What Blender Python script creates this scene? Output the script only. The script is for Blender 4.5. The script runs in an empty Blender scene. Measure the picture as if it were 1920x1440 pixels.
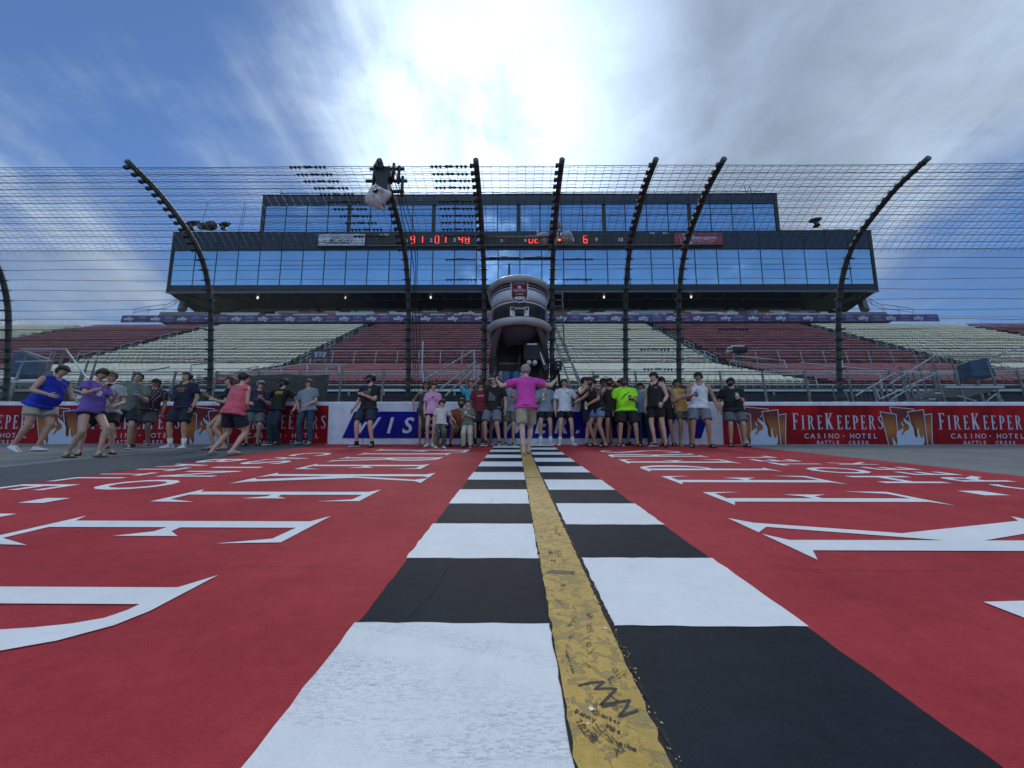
import bpy, bmesh, math, random
from mathutils import Vector, Matrix, Euler
from mathutils.geometry import tessellate_polygon
from mathutils.bvhtree import BVHTree
random.seed(7)
R = math.radians
sc = bpy.context.scene
COL = sc.collection

# ------------------------------------------------------------------ camera, light, sky
BANK = R(12.0)
HC = 0.66
cam_d = bpy.data.cameras.new('camera'); cam = bpy.data.objects.new('camera', cam_d); COL.objects.link(cam)
cam_d.sensor_width = 36; cam_d.lens = 36*767/1920; cam_d.clip_start = 0.05; cam_d.clip_end = 3000
CAMLOC = Vector((0, -HC*math.sin(BANK), HC*math.cos(BANK)))
CAMROT = Matrix.Rotation(R(0.45), 3, 'Z') @ Matrix.Rotation(R(90+16.92), 3, 'X') @ Matrix.Rotation(R(0.12), 3, 'Z')
cam.matrix_world = Matrix.Translation(CAMLOC) @ CAMROT.to_4x4()
sc.camera = cam
sc.view_settings.view_transform = 'Standard'; sc.view_settings.look = 'None'
sc.view_settings.exposure = 1.1; sc.view_settings.gamma = 1; sc.view_settings.use_curve_mapping = False
try:
    sc.cycles.use_denoising = True; sc.cycles.denoiser = 'OPENIMAGEDENOISE'
    sc.cycles.max_bounces = 6; sc.cycles.diffuse_bounces = 3; sc.cycles.glossy_bounces = 3
    sc.cycles.transparent_max_bounces = 6; sc.cycles.transmission_bounces = 2; sc.cycles.sample_clamp_indirect = 4
    sc.render.threads_mode = 'AUTO'
except Exception: pass

def pxdir(x, y):
    d = CAMROT @ Vector(((x-960)/767, -(y-720)/767, -1)); d.normalize(); return d
SUN_DIR = pxdir(950, 262)
sun_el = math.asin(SUN_DIR.z); sun_az = math.atan2(SUN_DIR.x, SUN_DIR.y)
sl = bpy.data.lights.new('sun', 'SUN'); sl.energy = 0.9; sl.angle = R(16); sl.color = (1.0, .95, .87)
so = bpy.data.objects.new('sun', sl); COL.objects.link(so)
so.rotation_euler = SUN_DIR.to_track_quat('Z', 'Y').to_euler()

def nd(nt, t, **kw):
    n = nt.nodes.new(t)
    for k, v in kw.items():
        if k.startswith('i_'):
            n.inputs[k[2:].replace('_', ' ')].default_value = v
        else: setattr(n, k, v)
    return n
def math_n(nt, op, a, b=None, c=None, clamp=False):
    n = nt.nodes.new('ShaderNodeMath'); n.operation = op; n.use_clamp = clamp
    for i, x in enumerate((a, b, c)):
        if x is None: continue
        if hasattr(x, 'links') or hasattr(x, 'is_output'): nt.links.new(x, n.inputs[i])
        else: n.inputs[i].default_value = x
    return n.outputs[0]
def maprange(nt, v, a, b, c=0.0, d=1.0, smooth=True):
    n = nt.nodes.new('ShaderNodeMapRange'); n.interpolation_type = 'SMOOTHSTEP' if smooth else 'LINEAR'
    nt.links.new(v, n.inputs['Value'])
    for k, x in zip(('From Min', 'From Max', 'To Min', 'To Max'), (a, b, c, d)): n.inputs[k].default_value = x
    return n.outputs['Result']
def mixc(nt, f, a, b):
    n = nt.nodes.new('ShaderNodeMix'); n.data_type = 'RGBA'
    for s, x in ((n.inputs[0], f), (n.inputs[6], a), (n.inputs[7], b)):
        if hasattr(x, 'is_output'): nt.links.new(x, s)
        elif isinstance(x, (tuple, list)): s.default_value = tuple(x)+((1,) if len(x) == 3 else ())
        else: s.default_value = x
    return n.outputs[2]

def make_world():
    w = bpy.data.worlds.new('World'); sc.world = w; w.use_nodes = True
    nt = w.node_tree; nt.nodes.clear()
    out = nd(nt, 'ShaderNodeOutputWorld')
    tc = nd(nt, 'ShaderNodeTexCoord')
    sky = nd(nt, 'ShaderNodeTexSky', sky_type='NISHITA', sun_disc=False, sun_elevation=sun_el, sun_rotation=sun_az,
             air_density=1.0, dust_density=0.25, ozone_density=4.0, altitude=300)
    bg = nd(nt, 'ShaderNodeBackground'); bg.inputs['Strength'].default_value = 0.050
    tint = mixc(nt, 1.0, sky.outputs[0], (.80, .95, 1.13)); tint.node.blend_type = 'MULTIPLY'
    nt.links.new(tint, bg.inputs['Color'])
    d = tc.outputs['Generated']
    sep = nd(nt, 'ShaderNodeSeparateXYZ'); nt.links.new(d, sep.inputs[0])
    zz = math_n(nt, 'ADD', math_n(nt, 'MAXIMUM', sep.outputs[2], 0.0), 0.22)
    comb = nd(nt, 'ShaderNodeCombineXYZ')
    nt.links.new(math_n(nt, 'DIVIDE', sep.outputs[0], zz), comb.inputs[0])
    nt.links.new(math_n(nt, 'DIVIDE', sep.outputs[1], zz), comb.inputs[1])
    comb.inputs[2].default_value = 3.1
    def noise(scale, detail, rough, off=(0, 0, 0), sx=(1, 1, 1), rot=0, dist=0.3):
        mp = nd(nt, 'ShaderNodeMapping'); mp.inputs['Location'].default_value = off; mp.inputs['Scale'].default_value = sx
        mp.inputs['Rotation'].default_value = (0, 0, rot)
        nt.links.new(comb.outputs[0], mp.inputs[0])
        n = nd(nt, 'ShaderNodeTexNoise'); n.inputs['Scale'].default_value = scale; n.inputs['Detail'].default_value = detail
        n.inputs['Roughness'].default_value = rough; n.inputs['Distortion'].default_value = dist
        nt.links.new(mp.outputs[0], n.inputs['Vector']); return n.outputs[0]
    def blob(px, py, a0, a1, amt):
        v = pxdir(px, py)
        n = nd(nt, 'ShaderNodeVectorMath', operation='DOT_PRODUCT'); nt.links.new(d, n.inputs[0]); n.inputs[1].default_value = v
        return maprange(nt, n.outputs['Value'], math.cos(R(a1)), math.cos(R(a0)), 0, amt)
    soft = noise(1.5, 7, .55, (3, 1.7, 0), (1.0, 1.6, 1), R(35), .35)
    wisp = noise(3.4, 9, .62, (1, 7, 0), (1.7, .42, 1), R(7), .35)
    fine = noise(9.0, 9, .6, (5, 2, 0), (1, 1, 1), R(20), .5)
    dens = math_n(nt, 'ADD', math_n(nt, 'MULTIPLY', soft, .95), math_n(nt, 'ADD', math_n(nt, 'MULTIPLY', wisp, 0.55), math_n(nt, 'MULTIPLY', fine, 0.16)))
    dens = math_n(nt, 'SUBTRACT', dens, .21)
    terms = [blob(1000, 230, 1, 40, .44), blob(1650, 60, 5, 42, .34), blob(1450, 330, 3, 24, .22), blob(70, 545, 2, 12, .22),
             blob(300, 400, 2, 14, .13), blob(90, 60, 1, 8, .15), blob(840, 20, 1, 7, .14), blob(30, 300, 1, 10, .08),
             blob(330, 130, 5, 24, -.22), blob(640, 20, 3, 10, -.08), blob(1830, 540, 3, 18, -.26), blob(1300, 20, 3, 20, .10), blob(1020, -60, 1, 22, -.26), blob(700, 130, 1, 10, -.06)]
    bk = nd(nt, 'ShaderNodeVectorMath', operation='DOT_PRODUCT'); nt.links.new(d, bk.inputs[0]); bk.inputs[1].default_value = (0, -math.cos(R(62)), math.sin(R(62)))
    terms.append(maprange(nt, bk.outputs['Value'], math.cos(R(75)), math.cos(R(25)), 0, .50))  # unseen cloud bank added high behind the camera for fill light
    # higher up the unseen clouds are added for fill; low down behind the photographer it is clear, as the tower's glass shows
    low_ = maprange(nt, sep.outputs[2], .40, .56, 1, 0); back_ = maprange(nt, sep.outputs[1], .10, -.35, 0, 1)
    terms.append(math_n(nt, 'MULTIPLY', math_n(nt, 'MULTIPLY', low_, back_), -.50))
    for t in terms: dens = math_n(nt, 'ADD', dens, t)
    mask = maprange(nt, dens, .54, 1.06)
    # cloud light: bright round the veiled sun, grey where thick
    sd = nd(nt, 'ShaderNodeVectorMath', operation='DOT_PRODUCT'); nt.links.new(d, sd.inputs[0]); sd.inputs[1].default_value = SUN_DIR
    near = maprange(nt, sd.outputs['Value'], math.cos(R(29)), math.cos(R(1)), 0, 1)
    near2 = maprange(nt, sd.outputs['Value'], math.cos(R(75)), math.cos(R(8)), 0, 1)
    thick = maprange(nt, dens, .95, 1.5)
    base = mixc(nt, thick, (.39, .49, .63), (.27, .345, .46))
    tex = maprange(nt, math_n(nt, 'ADD', math_n(nt, 'MULTIPLY', fine, .5), math_n(nt, 'MULTIPLY', wisp, .5)), .32, .68, .80, 1.20, False)
    lum = math_n(nt, 'ADD', math_n(nt, 'ADD', math_n(nt, 'MULTIPLY', math_n(nt, 'POWER', near, 2.0), .80), math_n(nt, 'MULTIPLY', near2, .10)), .46)
    fill_boost = maprange(nt, sd.outputs['Value'], .30, -.75, 0, 4.9)      # unseen clouds opposite the sun, brightened to add fill light
    lum = math_n(nt, 'ADD', lum, fill_boost)
    lum = math_n(nt, 'MULTIPLY', lum, tex)
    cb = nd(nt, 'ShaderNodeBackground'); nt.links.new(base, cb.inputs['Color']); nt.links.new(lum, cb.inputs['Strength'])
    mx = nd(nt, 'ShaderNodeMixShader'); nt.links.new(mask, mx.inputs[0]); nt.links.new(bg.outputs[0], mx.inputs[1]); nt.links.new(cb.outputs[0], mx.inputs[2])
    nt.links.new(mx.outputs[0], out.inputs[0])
make_world()

# ------------------------------------------------------------------ helpers
SB, CB = math.sin(BANK), math.cos(BANK)
def T(u, v, w=0.0):                       # banked track frame -> world
    return Vector((u, v*CB - w*SB, v*SB + w*CB))
def GP(x, y, w=0.0):                      # where the banked track is seen at a place in the photograph
    d = pxdir(x, y); n = Vector((0, -SB, CB))
    t = (w - CAMLOC.dot(n))/d.dot(n)
    return CAMLOC + d*t

def tag(o, label=None, cat=None, group=None, kind=None):
    if label: o['label'] = label
    if cat: o['category'] = cat
    if group: o['group'] = group
    if kind: o['kind'] = kind
    return o
def empty(name, loc=(0, 0, 0), parent=None):
    o = bpy.data.objects.new(name, None); COL.objects.link(o); o.empty_display_size = .2
    o.location = loc
    if parent: o.parent = parent
    return o
def link(name, me, parent=None, loc=None):
    o = bpy.data.objects.new(name, me); COL.objects.link(o)
    if parent: o.parent = parent
    if loc is not None: o.location = loc
    return o

class MB:
    def __init__(s): s.v = []; s.f = []; s.m = []; s.mi = 0
    def add(s, vs, fs):
        b = len(s.v); s.v += [tuple(p) for p in vs]; s.f += [tuple(b+i for i in f) for f in fs]; s.m += [s.mi]*len(fs); return s
    def mat(s, i): s.mi = i; return s
    def box(s, c, size, ax=None):
        c = Vector(c); X, Y, Z = ax if ax else (Vector((1, 0, 0)), Vector((0, 1, 0)), Vector((0, 0, 1)))
        hx, hy, hz = size[0]/2, size[1]/2, size[2]/2
        vs = [c + X*(i*hx) + Y*(j*hy) + Z*(k*hz) for i in (-1, 1) for j in (-1, 1) for k in (-1, 1)]
        return s.add(vs, [(0, 1, 3, 2), (4, 6, 7, 5), (0, 4, 5, 1), (2, 3, 7, 6), (0, 2, 6, 4), (1, 5, 7, 3)])
    def beam(s, p, q, w, h, up=(0, 0, 1)):
        p, q = Vector(p), Vector(q); d = (q-p); L = d.length
        if L < 1e-6: return s
        d.normalize(); up = Vector(up); sd = d.cross(up)
        if sd.length < 1e-4: sd = d.cross(Vector((1, 0, 0)))
        sd.normalize(); u2 = sd.cross(d)
        return s.box((p+q)/2, (L, w, h), (d, sd, u2))
    def tube(s, p, q, r0, r1=None, n=8, cap=True):
        return s.path([p, q], [r0, r0 if r1 is None else r1], n, cap)
    def path(s, pts, r, n=8, cap=True):
        pts = [Vector(p) for p in pts]; m = len(pts)
        rr = r if isinstance(r, (list, tuple)) else [r]*m
        vs = []; ref = None
        for i, p in enumerate(pts):
            d = (pts[min(i+1, m-1)] - pts[max(i-1, 0)]).normalized()
            if ref is None:
                ref = d.cross(Vector((0, 0, 1)))
                if ref.length < .05: ref = d.cross(Vector((1, 0, 0)))
            a = (ref - d*ref.dot(d)).normalized(); ref = a; b = d.cross(a)
            vs += [p + (a*math.cos(2*math.pi*k/n) + b*math.sin(2*math.pi*k/n))*rr[i] for k in range(n)]
        fs = [(i*n+k, i*n+(k+1) % n, (i+1)*n+(k+1) % n, (i+1)*n+k) for i in range(m-1) for k in range(n)]
        if cap: fs += [tuple(range(n-1, -1, -1)), tuple((m-1)*n+k for k in range(n))]
        return s.add(vs, fs)
    def loft(s, rings, cap=True):
        n = len(rings[0]); vs = [p for r in rings for p in r]; m = len(rings)
        fs = [(i*n+k, i*n+(k+1) % n, (i+1)*n+(k+1) % n, (i+1)*n+k) for i in range(m-1) for k in range(n)]
        if cap: fs += [tuple(range(n-1, -1, -1)), tuple((m-1)*n+k for k in range(n))]
        return s.add(vs, fs)
    def ell(s, c, a, b, cc, nu=12, nv=8):
        c, a, b, cc = map(Vector, (c, a, b, cc)); vs = [c - cc]; fs = []
        for j in range(1, nv):
            t = -math.pi/2 + math.pi*j/nv
            vs += [c + cc*math.sin(t) + (a*math.cos(2*math.pi*k/nu) + b*math.sin(2*math.pi*k/nu))*math.cos(t) for k in range(nu)]
        vs.append(c + cc); top = len(vs)-1
        for k in range(nu): fs.append((0, 1+(k+1) % nu, 1+k)); fs.append((top, 1+(nv-2)*nu+k, 1+(nv-2)*nu+(k+1) % nu))
        for j in range(nv-2):
            for k in range(nu): fs.append((1+j*nu+k, 1+j*nu+(k+1) % nu, 1+(j+1)*nu+(k+1) % nu, 1+(j+1)*nu+k))
        return s.add(vs, fs)
    def prism(s, loops, fr, d0, d1):
        """loops of 2-D points (outer, holes...) through frame fr(a,b,depth); d0 back, d1 front"""
        if loops and not isinstance(loops[0][0], (tuple, list)): loops = [loops]
        flat = [p for l in loops for p in l]
        tris = tessellate_polygon([[Vector((p[0], p[1], 0)) for p in l] for l in loops])
        n = len(flat)
        if d1 == d0:
            fs = []
            for t in tris:
                a, b, c = (Vector(flat[i]+(0,)) if len(flat[i]) == 2 else Vector(flat[i]) for i in t)
                fs.append(t if (b-a).cross(c-a).z > 0 else (t[0], t[2], t[1]))
            return s.add([fr(p[0], p[1], d1) for p in flat], fs)
        vs = [fr(p[0], p[1], d1) for p in flat] + [fr(p[0], p[1], d0) for p in flat]
        fs = [tuple(t) for t in tris] + [(n+t[0], n+t[2], n+t[1]) for t in tris]
        b = 0
        for l in loops:
            k = len(l)
            for i in range(k): fs.append((b+i, b+(i+1) % k, n+b+(i+1) % k, n+b+i))
            b += k
        return s.add(vs, fs)
    def mesh(s, name, mats, smooth=False, fix=True):
        me = bpy.data.meshes.new(name); me.from_pydata(s.v, [], s.f)
        if not isinstance(mats, (list, tuple)): mats = [mats]
        for m in mats: me.materials.append(m)
        if len(mats) > 1: me.polygons.foreach_set('material_index', s.m)
        if fix:
            bm = bmesh.new(); bm.from_mesh(me); bmesh.ops.recalc_face_normals(bm, faces=bm.faces); bm.to_mesh(me); bm.free()
        if smooth: me.polygons.foreach_set('use_smooth', [True]*len(me.polygons))
        me.update(); return me
    def build(s, name, mats, parent=None, smooth=False, fix=True, loc=None):
        return link(name, s.mesh(name, mats, smooth, fix), parent, loc)

_txt = {}
def text_geo(st, shear=0.0, bold=0.0):
    """lettering as flat outlines: cap height about .7 of size 1, centred on x"""
    k = (st, shear, bold)
    if k in _txt: return _txt[k]
    c = bpy.data.curves.new('t', 'FONT'); c.body = st; c.size = 1; c.align_x = 'CENTER'; c.shear = shear; c.offset = bold; c.resolution_u = 3
    o = bpy.data.objects.new('t', c); me = o.to_mesh()
    r = ([(v.co.x, v.co.y) for v in me.vertices], [tuple(p.vertices) for p in me.polygons])
    o.to_mesh_clear(); bpy.data.objects.remove(o); bpy.data.curves.remove(c)
    _txt[k] = r; return r
def put_text(mb, st, fr, size=1.0, width=None, height=None, shear=0.0, bold=0.0, a=0.0, b=0.0, d=0.0):
    vs, fs = text_geo(st, shear, bold)
    if not vs: return
    x0, x1 = min(p[0] for p in vs), max(p[0] for p in vs); y0, y1 = min(p[1] for p in vs), max(p[1] for p in vs)
    sx = sy = size
    if width: sx = width/(x1-x0)
    if height: sy = height/(y1-y0)
    if width and not height: sy = sx
    if height and not width: sx = sy
    cx = (x0+x1)/2
    mb.add([fr(a+(p[0]-cx)*sx, b+(p[1]-(y0 if height else 0))*sy, d) for p in vs], fs)

_m = {}
def mat(name, rgb, rough=.6, metal=0.0, var=.08, scale=12.0, bump=0.0, bscale=None, spec=.5, coat=0.0, emit=None, es=0.0):
    if name in _m: return _m[name]
    m = bpy.data.materials.new(name); m.use_nodes = True; nt = m.node_tree; bs = nt.nodes['Principled BSDF']
    bs.inputs['Roughness'].default_value = rough; bs.inputs['Metallic'].default_value = metal
    bs.inputs['Specular IOR Level'].default_value = spec; bs.inputs['Coat Weight'].default_value = coat
    tc = nd(nt, 'ShaderNodeTexCoord'); n = nd(nt, 'ShaderNodeTexNoise'); n.inputs['Scale'].default_value = scale; n.inputs['Detail'].default_value = 5
    nt.links.new(tc.outputs['Object'], n.inputs['Vector'])
    lo = tuple(max(0, c*(1-var*1.6)) for c in rgb); hi = tuple(min(1, c*(1+var*1.2)) for c in rgb)
    c = mixc(nt, maprange(nt, n.outputs[0], .3, .7), lo, hi); nt.links.new(c, bs.inputs['Base Color'])
    if bump:
        n2 = nd(nt, 'ShaderNodeTexNoise'); n2.inputs['Scale'].default_value = bscale or scale*4; n2.inputs['Detail'].default_value = 4
        nt.links.new(tc.outputs['Object'], n2.inputs['Vector'])
        b = nd(nt, 'ShaderNodeBump'); b.inputs['Strength'].default_value = min(1, bump); b.inputs['Distance'].default_value = .01
        nt.links.new(n2.outputs[0], b.inputs['Height']); nt.links.new(b.outputs[0], bs.inputs['Normal'])
    if emit: bs.inputs['Emission Color'].default_value = tuple(emit)+(1,); bs.inputs['Emission Strength'].default_value = es
    _m[name] = m; return m
# ------------------------------------------------------------------ ground and painted track
def paint(name, rgb, rgb2, grain=.35, rough=.62, specks=None, streak=False, spk=.72, spec=.16):
    m = bpy.data.materials.new(name); m.use_nodes = True; nt = m.node_tree; bs = nt.nodes['Principled BSDF']
    tc = nd(nt, 'ShaderNodeTexCoord'); P = tc.outputs['Object']
    def N(s, d=6, r=.6, sc3=(1, 1, 1), dist=0):
        mp = nd(nt, 'ShaderNodeMapping'); mp.inputs['Scale'].default_value = sc3; nt.links.new(P, mp.inputs[0])
        n = nd(nt, 'ShaderNodeTexNoise'); n.inputs['Scale'].default_value = s; n.inputs['Detail'].default_value = d; n.inputs['Roughness'].default_value = r
        n.inputs['Distortion'].default_value = dist; nt.links.new(mp.outputs[0], n.inputs['Vector']); return n.outputs[0]
    big = N(1.3, 6, .6); mid = N(14, 5); fine = N(160, 3, .7); grit = N(420, 2, .6)
    f = math_n(nt, 'ADD', math_n(nt, 'MULTIPLY', big, .42), math_n(nt, 'ADD', math_n(nt, 'MULTIPLY', mid, .22), math_n(nt, 'ADD', math_n(nt, 'MULTIPLY', fine, .26), math_n(nt, 'MULTIPLY', N(60, 4, .7, (.5, 1.8, 1)), .10))))
    c = mixc(nt, maprange(nt, f, .36, .64), rgb, rgb2)
    if specks:
        sp = maprange(nt, math_n(nt, 'ADD', math_n(nt, 'MULTIPLY', N(230, 4, .75), .75), math_n(nt, 'MULTIPLY', N(5, 3), .25)), spk-.12, spk-.04)
        c = mixc(nt, sp, c, specks)
    if streak:      # rubber laid across the fresh white paint by turning tyres
        sep = nd(nt, 'ShaderNodeSeparateXYZ'); nt.links.new(P, sep.inputs[0])
        yy = math_n(nt, 'ADD', sep.outputs[1], math_n(nt, 'MULTIPLY', sep.outputs[0], .33))
        b1 = math_n(nt, 'MULTIPLY', maprange(nt, yy, .72, .80), maprange(nt, yy, 1.08, .98))
        b2 = math_n(nt, 'MULTIPLY', maprange(nt, yy, 1.13, 1.15), maprange(nt, yy, 1.25, 1.2))
        st = maprange(nt, N(95, 5, .8, (.5, 1.6, 1), .8), .47, .60)
        st2 = maprange(nt, N(6, 4, .6, (.4, 2.5, 1)), .35, .6)
        k = math_n(nt, 'MULTIPLY', math_n(nt, 'MULTIPLY', math_n(nt, 'MAXIMUM', b1, math_n(nt, 'MULTIPLY', b2, .7)), st), math_n(nt, 'ADD', math_n(nt, 'MULTIPLY', st2, .6), .25))
        c = mixc(nt, math_n(nt, 'MULTIPLY', k, .75), c, (.30, .31, .34))
        allov = math_n(nt, 'MULTIPLY', maprange(nt, N(130, 5, .8), .56, .66), .35)
        c = mixc(nt, allov, c, (.45, .47, .5))
    nt.links.new(c, bs.inputs['Base Color'])
    bs.inputs['Roughness'].default_value = rough; bs.inputs['Specular IOR Level'].default_value = spec
    scf = maprange(nt, N(3.2, 7, .78, (1.6, .5, 1), 1.2), .60, .74); c2_ = mixc(nt, math_n(nt, 'MULTIPLY', scf, .16), c, (.12, .12, .13)); nt.links.new(c2_, bs.inputs['Base Color'])
    h = math_n(nt, 'ADD', math_n(nt, 'MULTIPLY', fine, .6), math_n(nt, 'ADD', math_n(nt, 'MULTIPLY', grit, .25), math_n(nt, 'MULTIPLY', mid, .4)))
    b = nd(nt, 'ShaderNodeBump'); b.inputs['Strength'].default_value = grain; b.inputs['Distance'].default_value = .009
    nt.links.new(h, b.inputs['Height']); nt.links.new(b.outputs[0], bs.inputs['Normal'])
    return m
M_asph = paint('asphalt', (.15, .155, .15), (.215, .215, .205), .5, .8, (.34, .34, .32), spk=.70)
M_dark = paint('dark_asphalt', (.062, .07, .082), (.09, .096, .105), .4, .75)
M_red = paint('red_paint', (.30, .028, .037), (.45, .052, .060), .7, .65, (.13, .018, .024), spk=.745, spec=.08)
M_white = paint('white_paint', (.66, .68, .70), (.78, .79, .80), .35, .5, (.45, .46, .48), spk=.80)
M_whitew = paint('worn_white_paint', (.66, .68, .70), (.78, .79, .80), .5, .5, (.4, .42, .44), streak=True, spk=.78)
M_black = paint('black_paint', (.012, .015, .021), (.022, .027, .036), .4, .6, (.05, .055, .06), spk=.82, spec=.06)
M_crack = mat('crack_filler', (.012, .012, .014), .9)
M_grass = mat('grass', (.05, .09, .025), .9, var=.3, scale=.6)
M_conc = mat('concrete', (.26, .26, .25), .85, var=.15, scale=3, bump=.3)

MB().add([(-1500, -1500, -3.2), (1500, -1500, -3.2), (1500, 1500, -3.2), (-1500, 1500, -3.2)], [(0, 1, 2, 3)]).build('ground', M_grass)
tag(bpy.data.objects['ground'], kind='structure')
WV = 10.80                                         # wall foot, metres up the banking
def sheet(name, loop, w, m, parent=None, kind='structure'):
    mb = MB(); mb.prism([loop], lambda a, b, d: T(a, b, d), w, w)
    o = mb.build(name, m, parent, fix=False)
    if kind: o['kind'] = kind
    return o
mb = MB()
vv = [-9, -4, 0, 2, 4, 6, 8, 10, WV+.02]
for i in range(len(vv)-1):
    for u0 in range(-60, 60, 6):
        mb.add([T(u0, vv[i]), T(u0+6, vv[i]), T(u0+6, vv[i+1]), T(u0, vv[i+1])], [(0, 1, 2, 3)])
track = mb.build('track', M_asph); tag(track, kind='structure')
e = T(0, -9); mb = MB(); mb.add([(-120, e.y, e.z-.01), (120, e.y, e.z-.01), (120, e.y-60, e.z-.01), (-120, e.y-60, e.z-.01)], [(0, 3, 2, 1)])
o = mb.build('pit_road', M_asph); tag(o, kind='structure')

def wob(a, b, n, amp, seed):
    rnd = random.Random(seed); r = []
    for i in range(n+1):
        t = i/n; r.append((a[0]+(b[0]-a[0])*t + rnd.uniform(-amp, amp), a[1]+(b[1]-a[1])*t))
    return r
# older dark sealed strip left of the red, and the seam at right
sheet('dark_strip', [(-7.3, WV), (-7.15, 7), (-6.9, 4.5), (-6.4, 1), (-6.2, -4), (-5.0, -4), (-5.0, WV)], .004, M_dark)
sheet('dark_strip', [(6.9, 5.05), (9.5, 5.0), (14, 4.7), (14, 4.4), (9.5, 4.62), (7.6, 4.78), (6.7, 4.80)], .004, M_dark)
redl = wob((-5.05, -5), (-4.93, WV-.02), 40, .01, 3); redr = wob((5.6, WV-.02), (5.95, -5), 30, .012, 4)
redr = [(-.2*math.exp(-((y-7)**2)/8)+x+.35*math.exp(-((y-6.5)**2)/9), y) for x, y in redr]
red = sheet('red_painted_panel', redl+redr, .0045, M_red)

LE, YL, YR, RE = -.508, .118, .297, .922
V0 = 1.364; S = .626
line = empty('start_finish_line'); tag(line, kind='structure')
rnd = random.Random(11)
for n in range(-6, 15):
    v0, v1 = V0+n*S, min(V0+(n+1)*S, WV-.03)
    for side, (a, b) in enumerate(((LE, YL), (YR+.012, RE))):
        white = (n % 2 == 1) if side == 0 else (n % 2 == 0)
        k = 10; j = .004; g = .006 if white else -.002
        lp = [(a-g+rnd.uniform(-j, j), v0-g+(v1-v0+2*g)*i/k) for i in range(k+1)]
        lp += [(a+(b-a)*i/k, v1+g+rnd.uniform(-j, j)) for i in range(1, k)]
        lp += [(b+(g if side else 0)+rnd.uniform(-j, j)*(side), v1+g-(v1-v0+2*g)*i/k) for i in range(k+1)]
        lp += [(b-(b-a)*i/k, v0-g+rnd.uniform(-j, j)) for i in range(1, k)]
        lp = lp[::-1]
        m = (M_whitew if (side == 0 and n in (-1, -3)) else M_white) if white else M_black
        sheet('painted_square', lp, .0100 if white else .0080, m, line, None)
# the yellow stripe: repainted many times over signatures, broken along its right edge
m = bpy.data.materials.new('yellow_paint'); m.use_nodes = True; nt = m.node_tree; bs = nt.nodes['Principled BSDF']
tc = nd(nt, 'ShaderNodeTexCoord')
def NN(s, d=4, r=.6, dist=0, off=0):
    mp = nd(nt, 'ShaderNodeMapping'); mp.inputs['Location'].default_value = (off, off, 0); nt.links.new(tc.outputs['Object'], mp.inputs[0])
    n = nd(nt, 'ShaderNodeTexNoise'); n.inputs['Scale'].default_value = s; n.inputs['Detail'].default_value = d; n.inputs['Roughness'].default_value = r
    n.inputs['Distortion'].default_value = dist; nt.links.new(mp.outputs[0], n.inputs['Vector']); return n.outputs[0]
c = mixc(nt, maprange(nt, NN(6), .35, .65), (.46, .29, .055), (.57, .36, .07))
c = mixc(nt, math_n(nt, 'MULTIPLY', maprange(nt, NN(24, 3, .6, .6), .535, .56), .72), c, (.27, .205, .075))
rim = math_n(nt, 'MULTIPLY', maprange(nt, NN(24, 3, .6, .6), .525, .535), maprange(nt, NN(24, 3, .6, .6), .556, .545))
c = mixc(nt, math_n(nt, 'MULTIPLY', rim, .75), c, (.15, .11, .04))
c = mixc(nt, math_n(nt, 'MULTIPLY', maprange(nt, NN(70, 6, .8, 1.5, 3), .60, .64), .55), c, (.13, .10, .05))
c = mixc(nt, math_n(nt, 'MULTIPLY', maprange(nt, NN(9, 5, .6, .3, 8), .62, .7), .5), c, (.60, .36, .12))
nt.links.new(c, bs.inputs['Base Color']); bs.inputs['Roughness'].default_value = .6
bm_ = nd(nt, 'ShaderNodeBump'); bm_.inputs['Strength'].default_value = .8; bm_.inputs['Distance'].default_value = .008
nt.links.new(math_n(nt, 'ADD', NN(45, 5, .7, .8), math_n(nt, 'MULTIPLY', NN(200, 3), .3)), bm_.inputs['Height']); nt.links.new(bm_.outputs[0], bs.inputs['Normal'])
M_yel = m
rn = random.Random(5)
L_ = [(YL-.004+rn.uniform(-.0035, .0035)+(.004 if rn.random() > .8 else 0), -4+(WV+3.95)*i/420) for i in range(421)]
R_ = [(YR-.002+rn.uniform(-.003, .003)-(.007 if rn.random() > .93 else 0), -4+(WV+3.95)*i/700) for i in range(701)]
sheet('yellow_stripe', (L_+R_[::-1])[::-1], .0140, M_yel, line, None)
B_ = [(YR+.016+rn.uniform(-.004, .003)+(.006 if rn.random() > .93 else 0), -4+(WV+3.95)*i/500) for i in range(501)]
B2 = [(YL-.008+rn.uniform(-.003, .003), -4+(WV+3.95)*i/400) for i in range(401)]
sheet('broken_joint', (B2+B_[::-1])[::-1], .0120, M_crack, line, None)
mb = MB()      # crumbs of old yellow paint standing in the joint
for i in range(420):
    v = rn.uniform(.5, 5); u = YR+rn.uniform(-.001, .018); r = rn.uniform(.0007, .0024); h = .0150
    k = 5; a0 = rn.random()*6
    mb.add([T(u+r*rn.uniform(.6, 1.2)*math.cos(a0+6.283*j/k), v+r*rn.uniform(.8, 2.6)*math.sin(a0+6.283*j/k), h) for j in range(k)], [tuple(range(k))])
o = mb.build('paint_crumbs', mat('old_yellow_paint', (.50, .36, .16), .7), line, fix=False); o['kind'] = 'stuff'

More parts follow.
